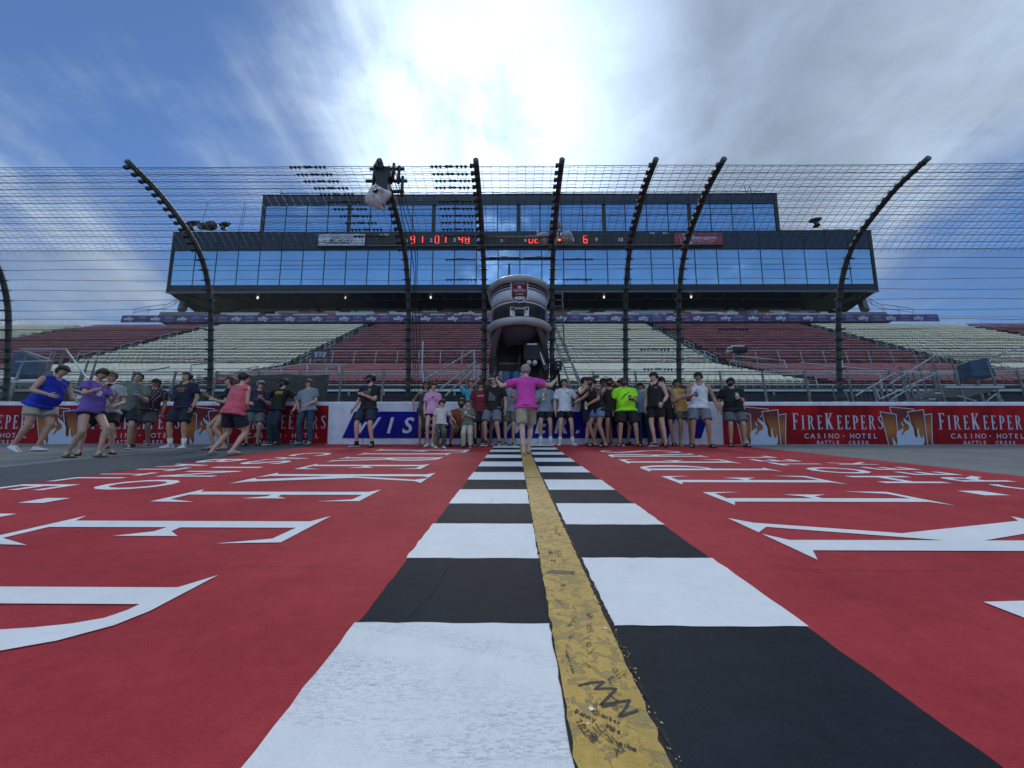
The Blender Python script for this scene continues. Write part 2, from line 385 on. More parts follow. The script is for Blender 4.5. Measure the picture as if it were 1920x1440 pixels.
# hand writing on the stripe: strokes in felt pen.  a = across stripe 0..1, v = metres up the track
M_pen = mat('marker_ink', (.018, .018, .02), .7); M_pen2 = mat('faded_ink', (.10, .085, .04), .7)
def stroke(pts, w, m, name='scribble', h=.0155):
    mb = MB(); P2 = [(YL+.005+(YR-YL-.018)*a, v) for a, v in pts]
    vs = []
    for i, p in enumerate(P2):
        q0, q1 = P2[max(i-1, 0)], P2[min(i+1, len(P2)-1)]
        d = Vector((q1[0]-q0[0], q1[1]-q0[1])); d = d.normalized() if d.length > 1e-7 else Vector((1, 0)); nn = Vector((-d.y, d.x))
        ww = w*rn.uniform(.75, 1.2)
        vs += [T(p[0]+nn.x*ww, p[1]+nn.y*ww, h), T(p[0]-nn.x*ww, p[1]-nn.y*ww, h)]
    mb.add(vs, [(2*i, 2*i+1, 2*i+3, 2*i+2) for i in range(len(P2)-1)])
    return mb
def px_uv(x, y):
    g = GP(x, y, .02); v = (g.y+.02*SB)/CB
    return ((g.x-YL-.005)/(YR-YL-.018), v)
def stroke_px(lines, w, m, name):
    mb = MB()
    for ln in lines:
        fine = []
        for i in range(len(ln)-1):
            (x0, y0), (x1, y1) = ln[i], ln[i+1]; k = max(2, int(math.hypot(x1-x0, y1-y0)/3))
            for j in range(k): fine.append((x0+(x1-x0)*j/k+rn.uniform(-.4, .4), y0+(y1-y0)*j/k+rn.uniform(-.4, .4)))
        fine.append(ln[-1])
        s2 = stroke([px_uv(*p) for p in fine], w, m); mb.add(s2.v, s2.f)
    return mb.build(name, m, line, fix=False)
def zz(x, y): return (960+x/4.236, 1100+y/4.236)
stroke_px([[zz(525, 768), zz(620, 745), zz(735, 735), zz(655, 795), zz(740, 790), zz(830, 790), zz(770, 850), zz(700, 920), zz(790, 905), zz(935, 880), zz(905, 940), zz(850, 1010), zz(930, 985), zz(1000, 960)],
           [zz(710, 905), zz(720, 935), zz(800, 915)]], .0032, M_pen, 'ink_mark')
def script(word, x, y, dx, dy, sz, w, m, name, upx=None):
    # stroke alphabet on a 0..1 box; dx,dy = writing direction in crop pixels, per-letter
    A = {'K': [[(0, 0), (0, 1)], [(.6, 1), (0, .45), (.6, 0)]], 'a': [[(.6, .5), (.3, .6), (0, .3), (.3, 0), (.6, .3), (.6, .55), (.62, 0)]],
         'y': [[(0, .6), (.3, .1)], [(.6, .6), (.2, -.4)]], 'l': [[(.2, 1), (.2, 0)]], 'r': [[(.1, .6), (.1, 0)], [(.1, .4), (.3, .6), (.5, .55)]],
         'H': [[(0, 1), (0, 0)], [(.6, 1), (.6, 0)], [(0, .5), (.6, .5)]], 'i': [[(.2, .6), (.2, 0)], [(.2, .8), (.22, .86)]], 's': [[(.5, .6), (.1, .5), (.4, .25), (0, 0)]],
         'o': [[(.3, .6), (0, .3), (.3, 0), (.6, .3), (.3, .6)]], 'n': [[(0, .6), (0, 0)], [(0, .45), (.3, .6), (.5, .4), (.5, 0)]], 'e': [[(0, .3), (.5, .35), (.3, .6), (0, .3), (.3, 0), (.5, .1)]],
         'M': [[(0, 0), (.1, 1), (.4, .4), (.7, 1), (.8, 0)]], '2': [[(0, .8), (.3, 1), (.5, .7), (0, 0), (.6, 0)]], '7': [[(0, 1), (.6, 1), (.2, 0)]], '/': [[(0, -.1), (.5, 1.1)]],
         '1': [[(.2, 1), (.2, 0)]], 'D': [[(0, 0), (0, 1), (.5, .7), (.5, .3), (0, 0)]], 'k': [[(0, 1), (0, 0)], [(.4, .6), (0, .3), (.4, 0)]], 't': [[(.2, 1), (.2, 0)], [(0, .65), (.45, .65)]],
         'm': [[(0, .6), (0, 0)], [(0, .4), (.25, .6), (.3, 0)], [(.3, .4), (.55, .6), (.6, 0)]], 'p': [[(0, .6), (0, -.4)], [(0, .5), (.4, .5), (.4, .1), (0, .1)]], 'g': [[(.5, .5), (.1, .55), (.1, .1), (.5, .2), (.5, .6), (.5, -.2), (.1, -.35)]], '&': [[(.5, 0), (.1, .8), (.4, .9), (0, .2), (.3, 0), (.6, .4)]]}
    L = math.hypot(dx, dy); ax = (dx/L, dy/L); up = upx or (ax[1], -ax[0])
    lines = []; px = 0
    for ch in word:
        for ln in A.get(ch, []):
            lines.append([zz(x+ax[0]*(px+p[0]*sz)+up[0]*p[1]*sz, y+ax[1]*(px+p[0]*sz)+up[1]*p[1]*sz) for p in ln])
        px += sz*(.45 if ch in 'il1/' else .85)
    stroke_px(lines, w, m, name)
script('Kayla', 590, 520, 0, -1, 62, .0009, M_pen, 'signature', (1, -.15))
script('Harrison', 418, 500, .35, 1, 30, .0011, M_pen, 'signature', (.9, -.2))
script('ail', 790, 640, .8, 1, 60, .0008, M_pen, 'signature', (.9, -.6))
script('Danny', 500, 985, 1, .42, 42, .0012, M_pen, 'signature', (.3, -.8))
script('7/22/17', 500, 1050, .8, 1, 48, .0014, M_pen, 'written_date', (.8, -.5))
script('Parker', 680, 1000, 1, .45, 40, .0011, M_pen, 'signature', (.3, -.8))
script('Mike', 745, 1105, 1, .42, 44, .0013, M_pen, 'signature', (.3, -.8))
script('pilom', 850, 1235, 1, .42, 44, .0012, M_pen, 'signature', (.3, -.8))
for q in range(28):       # older, denser scribbles higher up the stripe
    v0 = rn.uniform(1.15, 2.6) if q < 20 else rn.uniform(.7, 1.2); a0 = rn.uniform(.12, .8); pts = []
    for i in range(rn.randint(8, 26)):
        pts.append((min(.95, max(.03, a0 + rn.uniform(-.07, .07))), v0+rn.uniform(-.012, .012))); v0 += rn.uniform(-.006, .010); a0 += rn.uniform(-.02, .02)
    s2 = stroke(pts, rn.uniform(.0006, .0011), M_pen); s2.build('scribble', M_pen if rn.random() > .5 else M_pen2, line, fix=False)
mb = MB()
for (u, v, r) in ((.17, .975, .006), (.28, 1.33, .006), (.155, .93, .003)):
    mb.add([T(u+r*math.cos(6.283*j/7)*rn.uniform(.7, 1.2), v+r*math.sin(6.283*j/7)*rn.uniform(.7, 1.3), .0158) for j in range(7)], [tuple(range(7))])
mb.build('white_paint_drip', M_white, line, fix=False)
for (v, a0, a1) in ((1.80, .08, .80), (4.62, .0, 1.0)):
    mb = MB(); pts = [(a0+(a1-a0)*i/16, v-.010*i/16+rn.uniform(-.004, .004)) for i in range(17)]
    s2 = stroke(pts, .020 if v < 2 else .03, M_pen2, h=.0150); s2.build('rubber_mark', mat('rubber_mark', (.12, .09, .05), .7, var=.5, scale=60), line, fix=False)
# hairline cracks running on under the paint
def crack(pts, w=.0022, seed=1, h=.0155):
    r2 = random.Random(seed); fine = []
    for i in range(len(pts)-1):
        k = 26
        for j in range(k):
            t = j/k; fine.append((pts[i][0]+(pts[i+1][0]-pts[i][0])*t+r2.uniform(-.006, .006), pts[i][1]+(pts[i+1][1]-pts[i][1])*t+r2.uniform(-.006, .006)))
    mb = MB(); vs = []
    for i, p in enumerate(fine):
        q0, q1 = fine[max(i-1, 0)], fine[min(i+1, len(fine)-1)]; d = Vector((q1[0]-q0[0], q1[1]-q0[1])).normalized(); ww = w*r2.uniform(.1, 1)
        vs += [T(p[0]-d.y*ww, p[1]+d.x*ww, h), T(p[0]+d.y*ww, p[1]-d.x*ww, h)]
    mb.add(vs, [(2*i, 2*i+1, 2*i+3, 2*i+2) for i in range(len(fine)-1)])
    return mb.build('pavement_crack', M_crack, line, fix=False)
crack([(-.36, 1.37), (-.31, 1.6), (-.30, 2.0)], .0018, 2); crack([(-.50, 1.86), (-.1, 1.88), (.11, 1.87)], .0014, 4, .0152); crack([(-.20, 3.2), (-.18, 3.45)], .002, 6)
crack([(.95, 1.87), (1.6, 1.85), (2.4, 1.86), (3.3, 1.84)], .0016, 5, .0065); crack([(-3.4, 1.89), (-2.2, 1.87), (-1.2, 1.88), (-.52, 1.86)], .0012, 15, .0065); crack([(-2.2, 3.3), (-1.0, 3.28), (-.52, 3.3)], .0014, 16, .0065)
crack([(1.2, 1.2), (1.25, 1.6), (1.22, 2.6)], .0008, 17, .0065); crack([(-1.5, .9), (-1.45, 1.5), (-1.5, 2.4), (-1.46, 3.4)], .0008, 18, .0065)
crack([(.31, .2), (.305, 1.0), (.312, 2.2), (.31, 3.6)], .003, 8)
# ---- lettering painted on the red: condensed flared capitals
GL = {}
GL['E'] = [[(0, 0), (.08, .04), (.08, .96), (0, 1), (.34, 1), (.35, .80), (.30, .95), (.17, .955), (.17, .53), (.22, .54), (.275, .61), (.275, .39), (.22, .48), (.17, .48), (.17, .045), (.30, .05), (.37, .22), (.36, 0)]]
GL['F'] = [[(0, 0), (.08, .04), (.08, .96), (0, 1), (.36, 1), (.37, .80), (.31, .95), (.17, .955), (.17, .53), (.23, .54), (.285, .61), (.285, .39), (.23, .48), (.17, .48), (.17, .04), (.25, 0)]]
GL['I'] = [[(0, 0), (.08, .04), (.08, .96), (0, 1), (.25, 1), (.17, .96), (.17, .04), (.25, 0)]]
GL['K'] = [[(0, 0), (.08, .04), (.08, .96), (0, 1), (.25, 1), (.18, .96), (.18, .53), (.34, .94), (.27, 1), (.47, 1), (.40, .95), (.26, .58), (.44, .05), (.51, 0), (.27, 0), (.33, .05), (.18, .42), (.18, .04), (.25, 0)]]
def arc(cx, cy, rx, ry, a0, a1, n=9): return [(cx+rx*math.cos(R(a0+(a1-a0)*i/n)), cy+ry*math.sin(R(a0+(a1-a0)*i/n))) for i in range(n+1)]
GL['P'] = [[(0, 0), (.08, .04), (.08, .96), (0, 1), (.20, 1)] + arc(.20, .72, .18, .28, 90, -90) + [(.17, .44), (.17, .04), (.25, 0)], [(.17, .95), (.2, .95)] + arc(.20, .72, .085, .23, 90, -90) + [(.17, .49)]]
GL['R'] = [[(0, 0), (.08, .04), (.08, .96), (0, 1), (.20, 1)] + arc(.20, .74, .17, .26, 90, -60) + [(.41, .06), (.48, 0), (.35, 0), (.22, .46), (.17, .46), (.17, .04), (.25, 0)], [(.17, .95), (.2, .95)] + arc(.20, .74, .08, .21, 90, -90) + [(.17, .53)]]
sp = [(.30, .80), (.285, .90), (.20, .955), (.10, .90), (.075, .78), (.12, .64), (.21, .50), (.28, .36), (.285, .20), (.22, .08), (.13, .04), (.06, .10), (.03, .24)]
sw = [.012, .03, .035, .04, .045, .05, .052, .05, .045, .04, .035, .03, .012]
_l, _r = [], []
for i, p in enumerate(sp):
    q0, q1 = sp[max(i-1, 0)], sp[min(i+1, len(sp)-1)]; d = Vector((q1[0]-q0[0], q1[1]-q0[1])).normalized()
    _l.append((p[0]-d.y*sw[i]*.8, p[1]+d.x*sw[i]*.8)); _r.append((p[0]+d.y*sw[i]*.8, p[1]-d.x*sw[i]*.8))
GL['S'] = [_l+_r[::-1]]
GW = {k: max(p[0] for p in v[0]) for k, v in GL.items()}
def zc2v(zc): return (zc+HC*math.sin(R(4.92)))/math.cos(R(4.92))
letters = empty('painted_lettering'); tag(letters, kind='structure')
def painted(ch, left, u_base, cap, z_far, z_near, serif=True):
    vf, vn = zc2v(z_far), zc2v(z_near)
    fr0, fr1 = (vf, vn) if left else (vn, vf)          # letter runs toward the camera on the left, away on the right
    sgn = 1 if left else -1
    mb = MB()
    if serif:
        w = GW[ch]; fr = lambda a, b, d: T(u_base+sgn*b*cap, fr0+(fr1-fr0)*a/w, d)
        loops = [[(x+rn.uniform(-.003, .003), y+rn.uniform(-.0008, .0008)) for x, y in l] for l in GL[ch]]
        mb.prism(loops, fr, .0085, .0085)
    else:
        vs, fs = text_geo(ch, 0, .012); x0, x1 = min(p[0] for p in vs), max(p[0] for p in vs); y0, y1 = min(p[1] for p in vs), max(p[1] for p in vs)
        mb.add([T(u_base+sgn*(p[1]-y0)/(y1-y0)*cap, fr0+(fr1-fr0)*(p[0]-x0)/(x1-x0), .0085) for p in vs], fs)
    mb.build('letter', M_white, letters, fix=False)
for ch, zf, zn in (('F', 8.9, 8.06), ('I', 7.94, 7.45), ('R', 7.1, 6.25), ('E', 5.98, 5.32), ('K', 4.98, 4.13), ('E', 3.79, 3.21), ('E', 2.75, 2.11), ('P', 1.71, 1.10), ('E', .62, 0)):
    painted(ch, True, -2.90, 1.93 if ch in 'FK' else 1.655, zf, zn)
for ch, zf, zn in (('S', 8.6, 7.94), ('R', 7.87, 7.05), ('E', 6.72, 6.05), ('P', 5.82, 5.13), ('E', 4.77, 4.13), ('E', 3.735, 3.136), ('K', 2.79, 1.92), ('E', 1.53, .9), ('R', .5, -.3)):
    painted(ch, False, 3.35, 1.94 if ch in 'FK' else 1.67, zf, zn)
for ch, zf, zn in (('C', 7.94, 7.26), ('A', 7.0, 6.55), ('S', 6.42, 5.92), ('I', 5.58, 5.46), ('N', 5.13, 4.62), ('O', 4.38, 3.76), ('H', 2.8, 2.3), ('O', 1.9, 1.3)):
    painted(ch, True, -4.10, .66, zf, zn, False)
sheet('letter_dot', [(-3.88, zc2v(3.16)), (-3.68, zc2v(3.16)), (-3.68, zc2v(3.36)), (-3.88, zc2v(3.36))], .0085, M_white, letters, None)
for ch, zf, zn in (('B', 6.66, 6.14), ('A', 5.95, 5.55), ('T', 5.48, 5.12), ('T', 4.96, 4.70), ('L', 4.56, 4.26), ('E', 4.06, 3.72)):
    painted(ch, True, -4.93, .58, zf, zn, False)
for ch, zf, zn in (('L', 7.35, 7.0), ('E', 6.72, 6.40), ('T', 6.22, 5.85), ('O', 5.60, 4.98), ('H', 4.76, 4.23), ('O', 3.1, 2.5), ('N', 2.2, 1.7)):
    painted(ch, False, 4.48, .67, zf, zn, False)
sheet('letter_dot', [(4.05, zc2v(3.56)), (4.27, zc2v(3.56)), (4.27, zc2v(3.78)), (4.05, zc2v(3.78))], .0085, M_white, letters, None)
for ch, zf, zn in (('K', 6.30, 5.96), ('E', 5.66, 5.35), ('E', 5.15, 4.86), ('R', 4.78, 4.34), ('C', 4.16, 3.75)):
    painted(ch, False, 5.28, .56, zf, zn, False)

# ------------------------------------------------------------------ retaining wall with its boards
WH = 1.12
M_wallw = mat('white_wall_paint', (.66, .70, .80), .55, var=.07, scale=4, bump=.15)
M_bred = mat('dark_red_print', (.30, .006, .012), .5, spec=.15, var=.26, scale=2.2, bump=.1)
M_bluep = mat('blue_print', (.010, .012, .24), .5, spec=.15, var=.1, scale=2)
M_lw = mat('white_print', (.66, .68, .72), .45, var=.04)
M_lilac = mat('pale_print', (.44, .50, .64), .45, var=.03)
wall = empty('retaining_wall', T(0, WV, 0)); tag(wall, 'long low concrete wall at the top of the track with white cap and printed boards', 'wall')
def wrap(mb, name, m, parent, smooth=False, fix=True):
    """build in world coordinates, parent keeping place"""
    off = Vector((0, 0, 0)); p = parent
    while p is not None: off += p.location; p = p.parent
    mb.v = [tuple(Vector(q)-off) for q in mb.v]
    return mb.build(name, m, parent, smooth, fix)
mb = MB()
xs = [-24+i*4.0 for i in range(13)]
for i in range(12):
    mb = MB(); a, b = xs[i]+.008, xs[i+1]-.008
    prof = [(WV, -.02), (WV, WH-.03), (WV+.03, WH), (WV+.33, WH), (WV+.36, WH-.03), (WV+.36, -.02)]
    mb.loft([[T(a, v, w) for v, w in prof], [T(b, v, w) for v, w in prof]]); wrap(mb, 'wall_segment', M_wallw, wall)
def board(u0, u1, m, name, w0=.012, w1=WH-.10):
    mb = MB(); mb.box(T((u0+u1)/2, WV-.004, (w0+w1)/2), (u1-u0, .012, w1-w0), (Vector((1, 0, 0)), Vector((0, CB, SB)), Vector((0, -SB, CB))))
    return wrap(mb, name, m, wall)
fw = lambda a, b, d: T(a, WV-.010-d, b)
PU = lambda x: (GP(x, 834).x)
LP0, RP0 = -4.93, 5.44
m = bpy.data.materials.new('ember_print'); m.use_nodes = True; nt = m.node_tree; bs = nt.nodes['Principled BSDF']
tc = nd(nt, 'ShaderNodeTexCoord'); g = nd(nt, 'ShaderNodeTexGradient', gradient_type='SPHERICAL'); mp = nd(nt, 'ShaderNodeMapping')
mp.inputs['Scale'].default_value = (2.1, 2.1, 2.3); nt.links.new(tc.outputs['Object'], mp.inputs[0]); nt.links.new(mp.outputs[0], g.inputs[0])
nt.links.new(mixc(nt, g.outputs[0], (.13, .008, .008), (.40, .15, .025)), bs.inputs['Base Color']); bs.inputs['Roughness'].default_value = .4
M_ember = m
def fk_logo(u0, frf, sc_, parent, whitem, lay=.002, ember=True, thick=None):
    """flame-and-cards emblem; u0 left edge, sc_ = size of the 95x76 px emblem's px"""
    q = lambda x, y: ((x-75)/6.857*sc_, (535-y)/6.857*sc_)
    if ember:
        for k, lp in enumerate(([(80, 115), (270, 150), (278, 530), (155, 530)], [(205, 55), (505, 82), (505, 110), (440, 120), (600, 530), (280, 530), (276, 140), (215, 128)], [(440, 112), (630, 92), (645, 530), (600, 530), (470, 530)], [(650, 152), (728, 142), (710, 530), (655, 530)])):
            mb = MB(); cx = q(*[sum(c)/len(lp) for c in zip(*lp)]) if k != 1 else q(380, 400)
            org = frf(u0+cx[0], cx[1], 0)
            mb.prism([[q(*p) for p in lp]], lambda a, b, d: frf(u0+a, b, d), lay, lay+.001)
            mb.v = [tuple(Vector(p)-org) for p in mb.v]
            off = Vector((0, 0, 0)); p_ = parent
            while p_ is not None: off += p_.location; p_ = p_.parent
            mb.build('ember_card', M_ember, parent, loc=org-off)
    t = thick or .010
    def ln(pts, nm='card_outline'):
        mb = MB(); P2 = [q(*p) for p in pts]
        for i in range(len(P2)-1):
            a, b = Vector(P2[i]), Vector(P2[i+1]); d = (b-a).normalized(); n_ = Vector((-d.y, d.x))*t; a = a-d*t*.98; b = b+d*t*.98
            mb.prism([[tuple(a-n_), tuple(b-n_), tuple(b+n_), tuple(a+n_)]], lambda x, y, dd: frf(u0+x, y, dd), lay+.002+.0012*(i % 2), lay+.0035+.0012*(i % 2))
        wrap(mb, nm, whitem, parent)
    ln([(158, 535), (78, 112), (280, 145), (282, 360)]); ln([(222, 128), (205, 50), (510, 78), (508, 104)]); ln([(460, 260), (430, 112), (635, 85), (652, 535)]); ln([(640, 155), (735, 138), (710, 535)])
    fl = [(215, 535), (208, 480), (213, 430), (225, 470), (245, 495), (240, 525), (262, 525), (272, 480), (262, 420), (270, 370), (300, 350), (335, 335), (352, 312), (355, 345), (340, 375), (322, 405), (335, 415), (352, 400), (375, 365), (410, 350), (432, 330), (430, 285), (400, 260), (372, 225), (372, 185), (392, 215), (440, 245), (465, 275), (485, 310), (490, 350), (488, 390), (505, 435), (522, 442), (532, 420), (530, 375), (530, 340), (556, 318), (548, 350), (552, 390), (566, 430), (582, 452), (594, 440), (600, 400), (614, 450), (612, 490), (596, 535)]
    mb = MB(); mb.prism([[q(*p) for p in fl]], lambda a, b, d: frf(u0+a, b, d), lay+.006, lay+.008); wrap(mb, 'flame', whitem, parent)
    for lp in ([(345, 235), (340, 270), (352, 300), (368, 285), (352, 262), (352, 245)], [(412, 155), (402, 185), (414, 180), (422, 165)]):
        mb = MB(); mb.prism([[q(*p) for p in lp]], lambda a, b, d: frf(u0+a, b, d), lay+.006, lay+.008); wrap(mb, 'flame', whitem, parent)
def serif_word(word, u0, b0, cap, pitch, frf, m, parent, lay, big='', name='letter', wf=1.0, bigcap=1.18):
    x = u0
    for ch in word:
        k = bigcap if ch in big else 1.0; cap_ = cap*k; ww = GW[ch]*cap_*wf
        mb = MB(); mb.prism([list(map(lambda p: (p[0]*cap_*wf, p[1]*cap_), l)) for l in GL[ch]], lambda a, b, d: frf(x+a, b0+b, d), lay, lay+.003)
        wrap(mb, name, m, parent); x += ww + pitch
    return x
SCW = 0.01392
def fk_text(u0, frf, sc_, m, parent, lay, sign=False):
    """word block whose left edge is at u0; px unit sc_ (175 px wide)"""
    x = u0
    cap = 25.6*sc_
    widths = [GW[c]*cap*(1.22 if c in 'FK' else 1)*1.12 for c in 'FIREKEEPERS']
    pitch = (169*sc_-sum(widths))/10
    x = u0
    for i, ch in enumerate('FIREKEEPERS'):
        k = 1.17 if (ch == 'K' or i == 0) else 1.0
        mb = MB(); mb.prism([[(p[0]*cap*k*1.12, p[1]*cap*k) for p in l] for l in GL[ch]], lambda a, b, d: frf(x+a, 29*sc_+b, d), lay, lay+.002)
        wrap(mb, 'letter', m, parent); x += widths[i]+pitch
    for st, xc, w_, b0, h_ in (('CASINO', 62, 0, 12, 9), ('HOTEL', 140, 0, 12, 9), ('BATTLE', 73, 0, 1, 6.6), ('CREEK', 130, 0, 1, 6.6)):
        tot = {'CASINO': 68, 'HOTEL': 54, 'BATTLE': 44, 'CREEK': 40}[st]; n = len(st)
        for i, ch in enumerate(st):
            mb = MB(); xx = u0+(xc-8-tot/2+tot*(i+.5)/n)*sc_
            put_text(mb, ch, frf, height=h_*sc_, bold=.01, a=xx, b=b0*sc_, d=lay+.002); wrap(mb, 'letter', m, parent, fix=False)
    mb = MB(); xx = u0+94.5*sc_; mb.prism([[(xx+1.3*sc_*math.cos(k), 16.5*sc_+1.3*sc_*math.sin(k)) for k in (0, .8, 1.6, 2.4, 3.2, 4.0, 4.8, 5.5)]], frf, lay, lay+.002); wrap(mb, 'letter_dot', m, parent)
for side in (0, 1):
    u0, u1 = ((-20, LP0) if side == 0 else (RP0, 20))
    b = board(u0, u1, M_bred, 'red_sponsor_board'); RB = (RB if side else []) + [b]
PITCH = 272*SCW
for x0 in (9.53-PITCH, 9.53, 9.53+PITCH, 9.53+2*PITCH):
    if x0 > RP0: fk_logo(x0, fw, SCW, RB[1], M_lilac)
    if x0 > RP0: fk_text(x0+107*SCW, fw, SCW, M_lilac, RB[1], .002)
# on the left board the block ends at the board's end
LT = PU(608)
for k in range(4):
    t1 = LT - k*278*SCW; fk_text(t1-174*SCW, fw, SCW, M_lilac, RB[0], .002); fk_logo(t1-174*SCW-107*SCW, fw, SCW, RB[0], M_lilac)
# blue slanted panel and its letters
A = lambda x: PU(x)
mb = MB(); mb.prism([[(A(636), .165), (A(1254), .165), (A(1274), .86), (A(658), .86)]], fw, -.004, .004)
BB = wrap(mb, 'blue_slanted_board', M_bluep, wall)
mb = MB(); mb.prism([[(A(1296), .165), (A(1316), .165), (A(1334), .86), (A(1300), .86)]], fw, -.004, .004)
wrap(mb, 'blue_slanted_board', M_bluep, wall)
for ch, x in zip('WISEPOWER.', (687, 728, 762, 806, 861, 912, 966, 1016, 1052, 1084)):
    mb = MB()
    if ch == '.': mb.prism([[(A(x-4), .29), (A(x+2), .29), (A(x+4), .37), (A(x-2), .37)]], fw, .004, .006)
    else: put_text(mb, ch, fw, height=.42, shear=.25, bold=.018, a=A(x), b=.29, d=.006)
    wrap(mb, 'letter', M_lw, BB, fix=False)
# ------------------------------------------------------------------ catch fence
def ray(x, y): return CAMLOC, pxdir(x, y)
def at_Y(x, y, D):                      # place seen at photo (x,y), D metres ahead of the camera
    d = pxdir(x, y); t = D/d.y; return CAMLOC + d*t
def at_X(x, y, X):
    d = pxdir(x, y); return CAMLOC + d*((X-CAMLOC.x)/d.x)
def at_V(x, y, v):                      # on the plane v = const (parallel to the wall)
    d = pxdir(x, y); n = Vector((0, CB, SB)); t = (v-CAMLOC.dot(n))/d.dot(n); return CAMLOC + d*t
def uvw(p): return (p.x, p.y*CB+p.z*SB, -p.y*SB+p.z*CB)
M_galv = mat('galvanised_steel', (.20, .215, .21), .5, .55, var=.2, scale=9, bump=.1)
M_pole = mat('weathered_pole', (.085, .10, .092), .6, .3, var=.3, scale=7, bump=.2)
M_wire = mat('fence_wire', (.045, .052, .060), .55, .4)
M_alu = mat('aluminium_rail', (.46, .49, .52), .4, .6, var=.1)
M_dk = mat('dark_steel', (.022, .025, .028), .5, .3)
FV = WV+.20
X0 = at_V(394.5, 700, FV).x
pp = [(395.5, 591), (394, 564), (390, 529), (382, 493), (369, 460), (351, 431), (333, 407), (316, 384), (296, 358), (271, 333), (238, 302)]
PRO = [(FV, WH-.02), (FV, 1.9)] + [uvw(at_X(x, y, X0))[1:] for x, y in pp]
PRO = [PRO[0], PRO[1]] + [(PRO[i][0], PRO[i][1]) for i in range(2, len(PRO))]
# smooth profile, keep monotone
def resample(P, n):
    L = [0]
    for i in range(1, len(P)): L.append(L[-1]+math.dist(P[i-1], P[i]))
    out = []
    for k in range(n+1):
        s = L[-1]*k/n; i = 1
        while i < len(P)-1 and L[i] < s: i += 1
        t = (s-L[i-1])/(L[i]-L[i-1]); out.append((P[i-1][0]+(P[i][0]-P[i-1][0])*t, P[i-1][1]+(P[i][1]-P[i-1][1])*t))
    return out, L[-1]
PF, SL = resample(PRO, 60)
for _ in range(6):
    PF = [PF[0]] + [((PF[i-1][0]+2*PF[i][0]+PF[i+1][0])/4, (PF[i-1][1]+2*PF[i][1]+PF[i+1][1])/4) for i in range(1, 60)] + [PF[-1]]
PF, SL = resample(PF, 60)
def prof(s):
    t = max(0, min(59.999, s/SL*60)); i = int(t); f = t-i
    return (PF[i][0]+(PF[i+1][0]-PF[i][0])*f, PF[i][1]+(PF[i+1][1]-PF[i][1])*f)
def prof_n(s):
    a, b = prof(max(0, s-.05)), prof(min(SL-1e-3, s+.05)); d = Vector((b[0]-a[0], b[1]-a[1])).normalized()
    return d, Vector((-d.y, d.x))        # n points toward the track side (v negative)
def FP(u, s, off=0.0):
    v, w = prof(s); d, n = prof_n(s); return T(u, v+n.x*off, w+n.y*off)
def s_at(y, x=394):                     # arc length seen at height y on the left pole
    best = min(range(600), key=lambda k: abs(proj(FP(X0, SL*k/600))[1]-y)); return SL*best/600
CINV = CAMROT.transposed()
def proj(p):
    c = CINV @ (Vector(p)-CAMLOC); return (960+767*c.x/-c.z, 720-767*c.y/-c.z)
fence = empty('catch_fence', T(0, FV, WH)); tag(fence, 'tall catch fence of curved steel poles, cables and mesh on top of the white wall', 'fence')
PX_ = [8-5, 394.5, 766, 908, 1035, 1173, 1273, 1573]
UP = [X0 - (at_V(766, 700, FV).x - X0)*1.03] + [at_V(x, 700, FV).x for x in PX_[1:]]
for k, u in enumerate(UP):
    mb = MB(); mb.path([FP(u, SL*i/40) for i in range(41)], [.064]*34+[.060]*7, 12)
    mb.mat(1); mb.box(T(u, FV, WH+.01), (.28, .24, .03), (Vector((1, 0, 0)), Vector((0, CB, SB)), Vector((0, -SB, CB))))
    pole = wrap(mb, 'pole', [M_pole, M_galv], fence, True); POLES = (POLES if k else []) + [pole]
# cables: about .27 m apart low down, closer where the fence curves over
CAB = []
s = .10
while s < SL-.12:
    CAB.append(s); s += .268 if s < s_at(470) else .186
CAB.append(SL-.10)
UL, UR = -16.5, 17.5
G0, G1 = UP[3], UP[4]                    # gate bay of the flag stand
HS0, HS1 = s_at(640), s_at(489)
rn = random.Random(21)
for ci, s in enumerate(CAB):
    spans = [(UL, UR)] if not (HS0 < s < HS1-.02) else [(UL, G0), (G1, UR)]
    for a, b in spans:
        n = int((b-a)/.5)+1; ph = rn.random()*6; am = .018 if s < s_at(470) else .008
        r_ = .0062 if s < s_at(470) else .0068
        mb = MB(); mb.path([FP(a+(b-a)*i/n, s+am*math.sin(ph+(a+(b-a)*i/n)*.9)+rn.uniform(-.004, .004), .075) for i in range(n+1)], r_, 5)
        wrap(mb, 'cable', M_wire, fence)
# U-bolt brackets where cables pass the poles
clampm = MB(); clampm.box((0, 0, 0), (.20, .10, .035)); clampm.box((0, .03, 0), (.06, .09, .055)); clampm.tube((-.085, 0, 0), (-.085, .13, 0), .012, n=6); clampm.tube((.085, 0, 0), (.085, .13, 0), .012, n=6)
cme = clampm.mesh('clamp', M_dk); clampm2 = MB(); clampm2.box((-.07, 0, 0), (.13, .07, .05)); clampm2.box((-.11, .0, -.01), (.05, .05, .08)); cme2 = clampm2.mesh('clamp_small', M_dk)
for k, u in enumerate(UP):
    for s in CAB:
        d, n = prof_n(s); Dv = T(0, d.x, d.y); Nv = T(0, n.x, n.y)
        M4 = Matrix(((1, 0, 0), (0, 0, 0), (0, 0, 0))).to_3x3() if False else Matrix((Vector((1, 0, 0)), -Nv, Dv)).transposed()
        o = link('clamp', cme if s < s_at(470) else cme2, POLES[k]); p = FP(u, s, .06)
        o.matrix_local = Matrix.Translation(p-fence.location) @ M4.to_4x4()
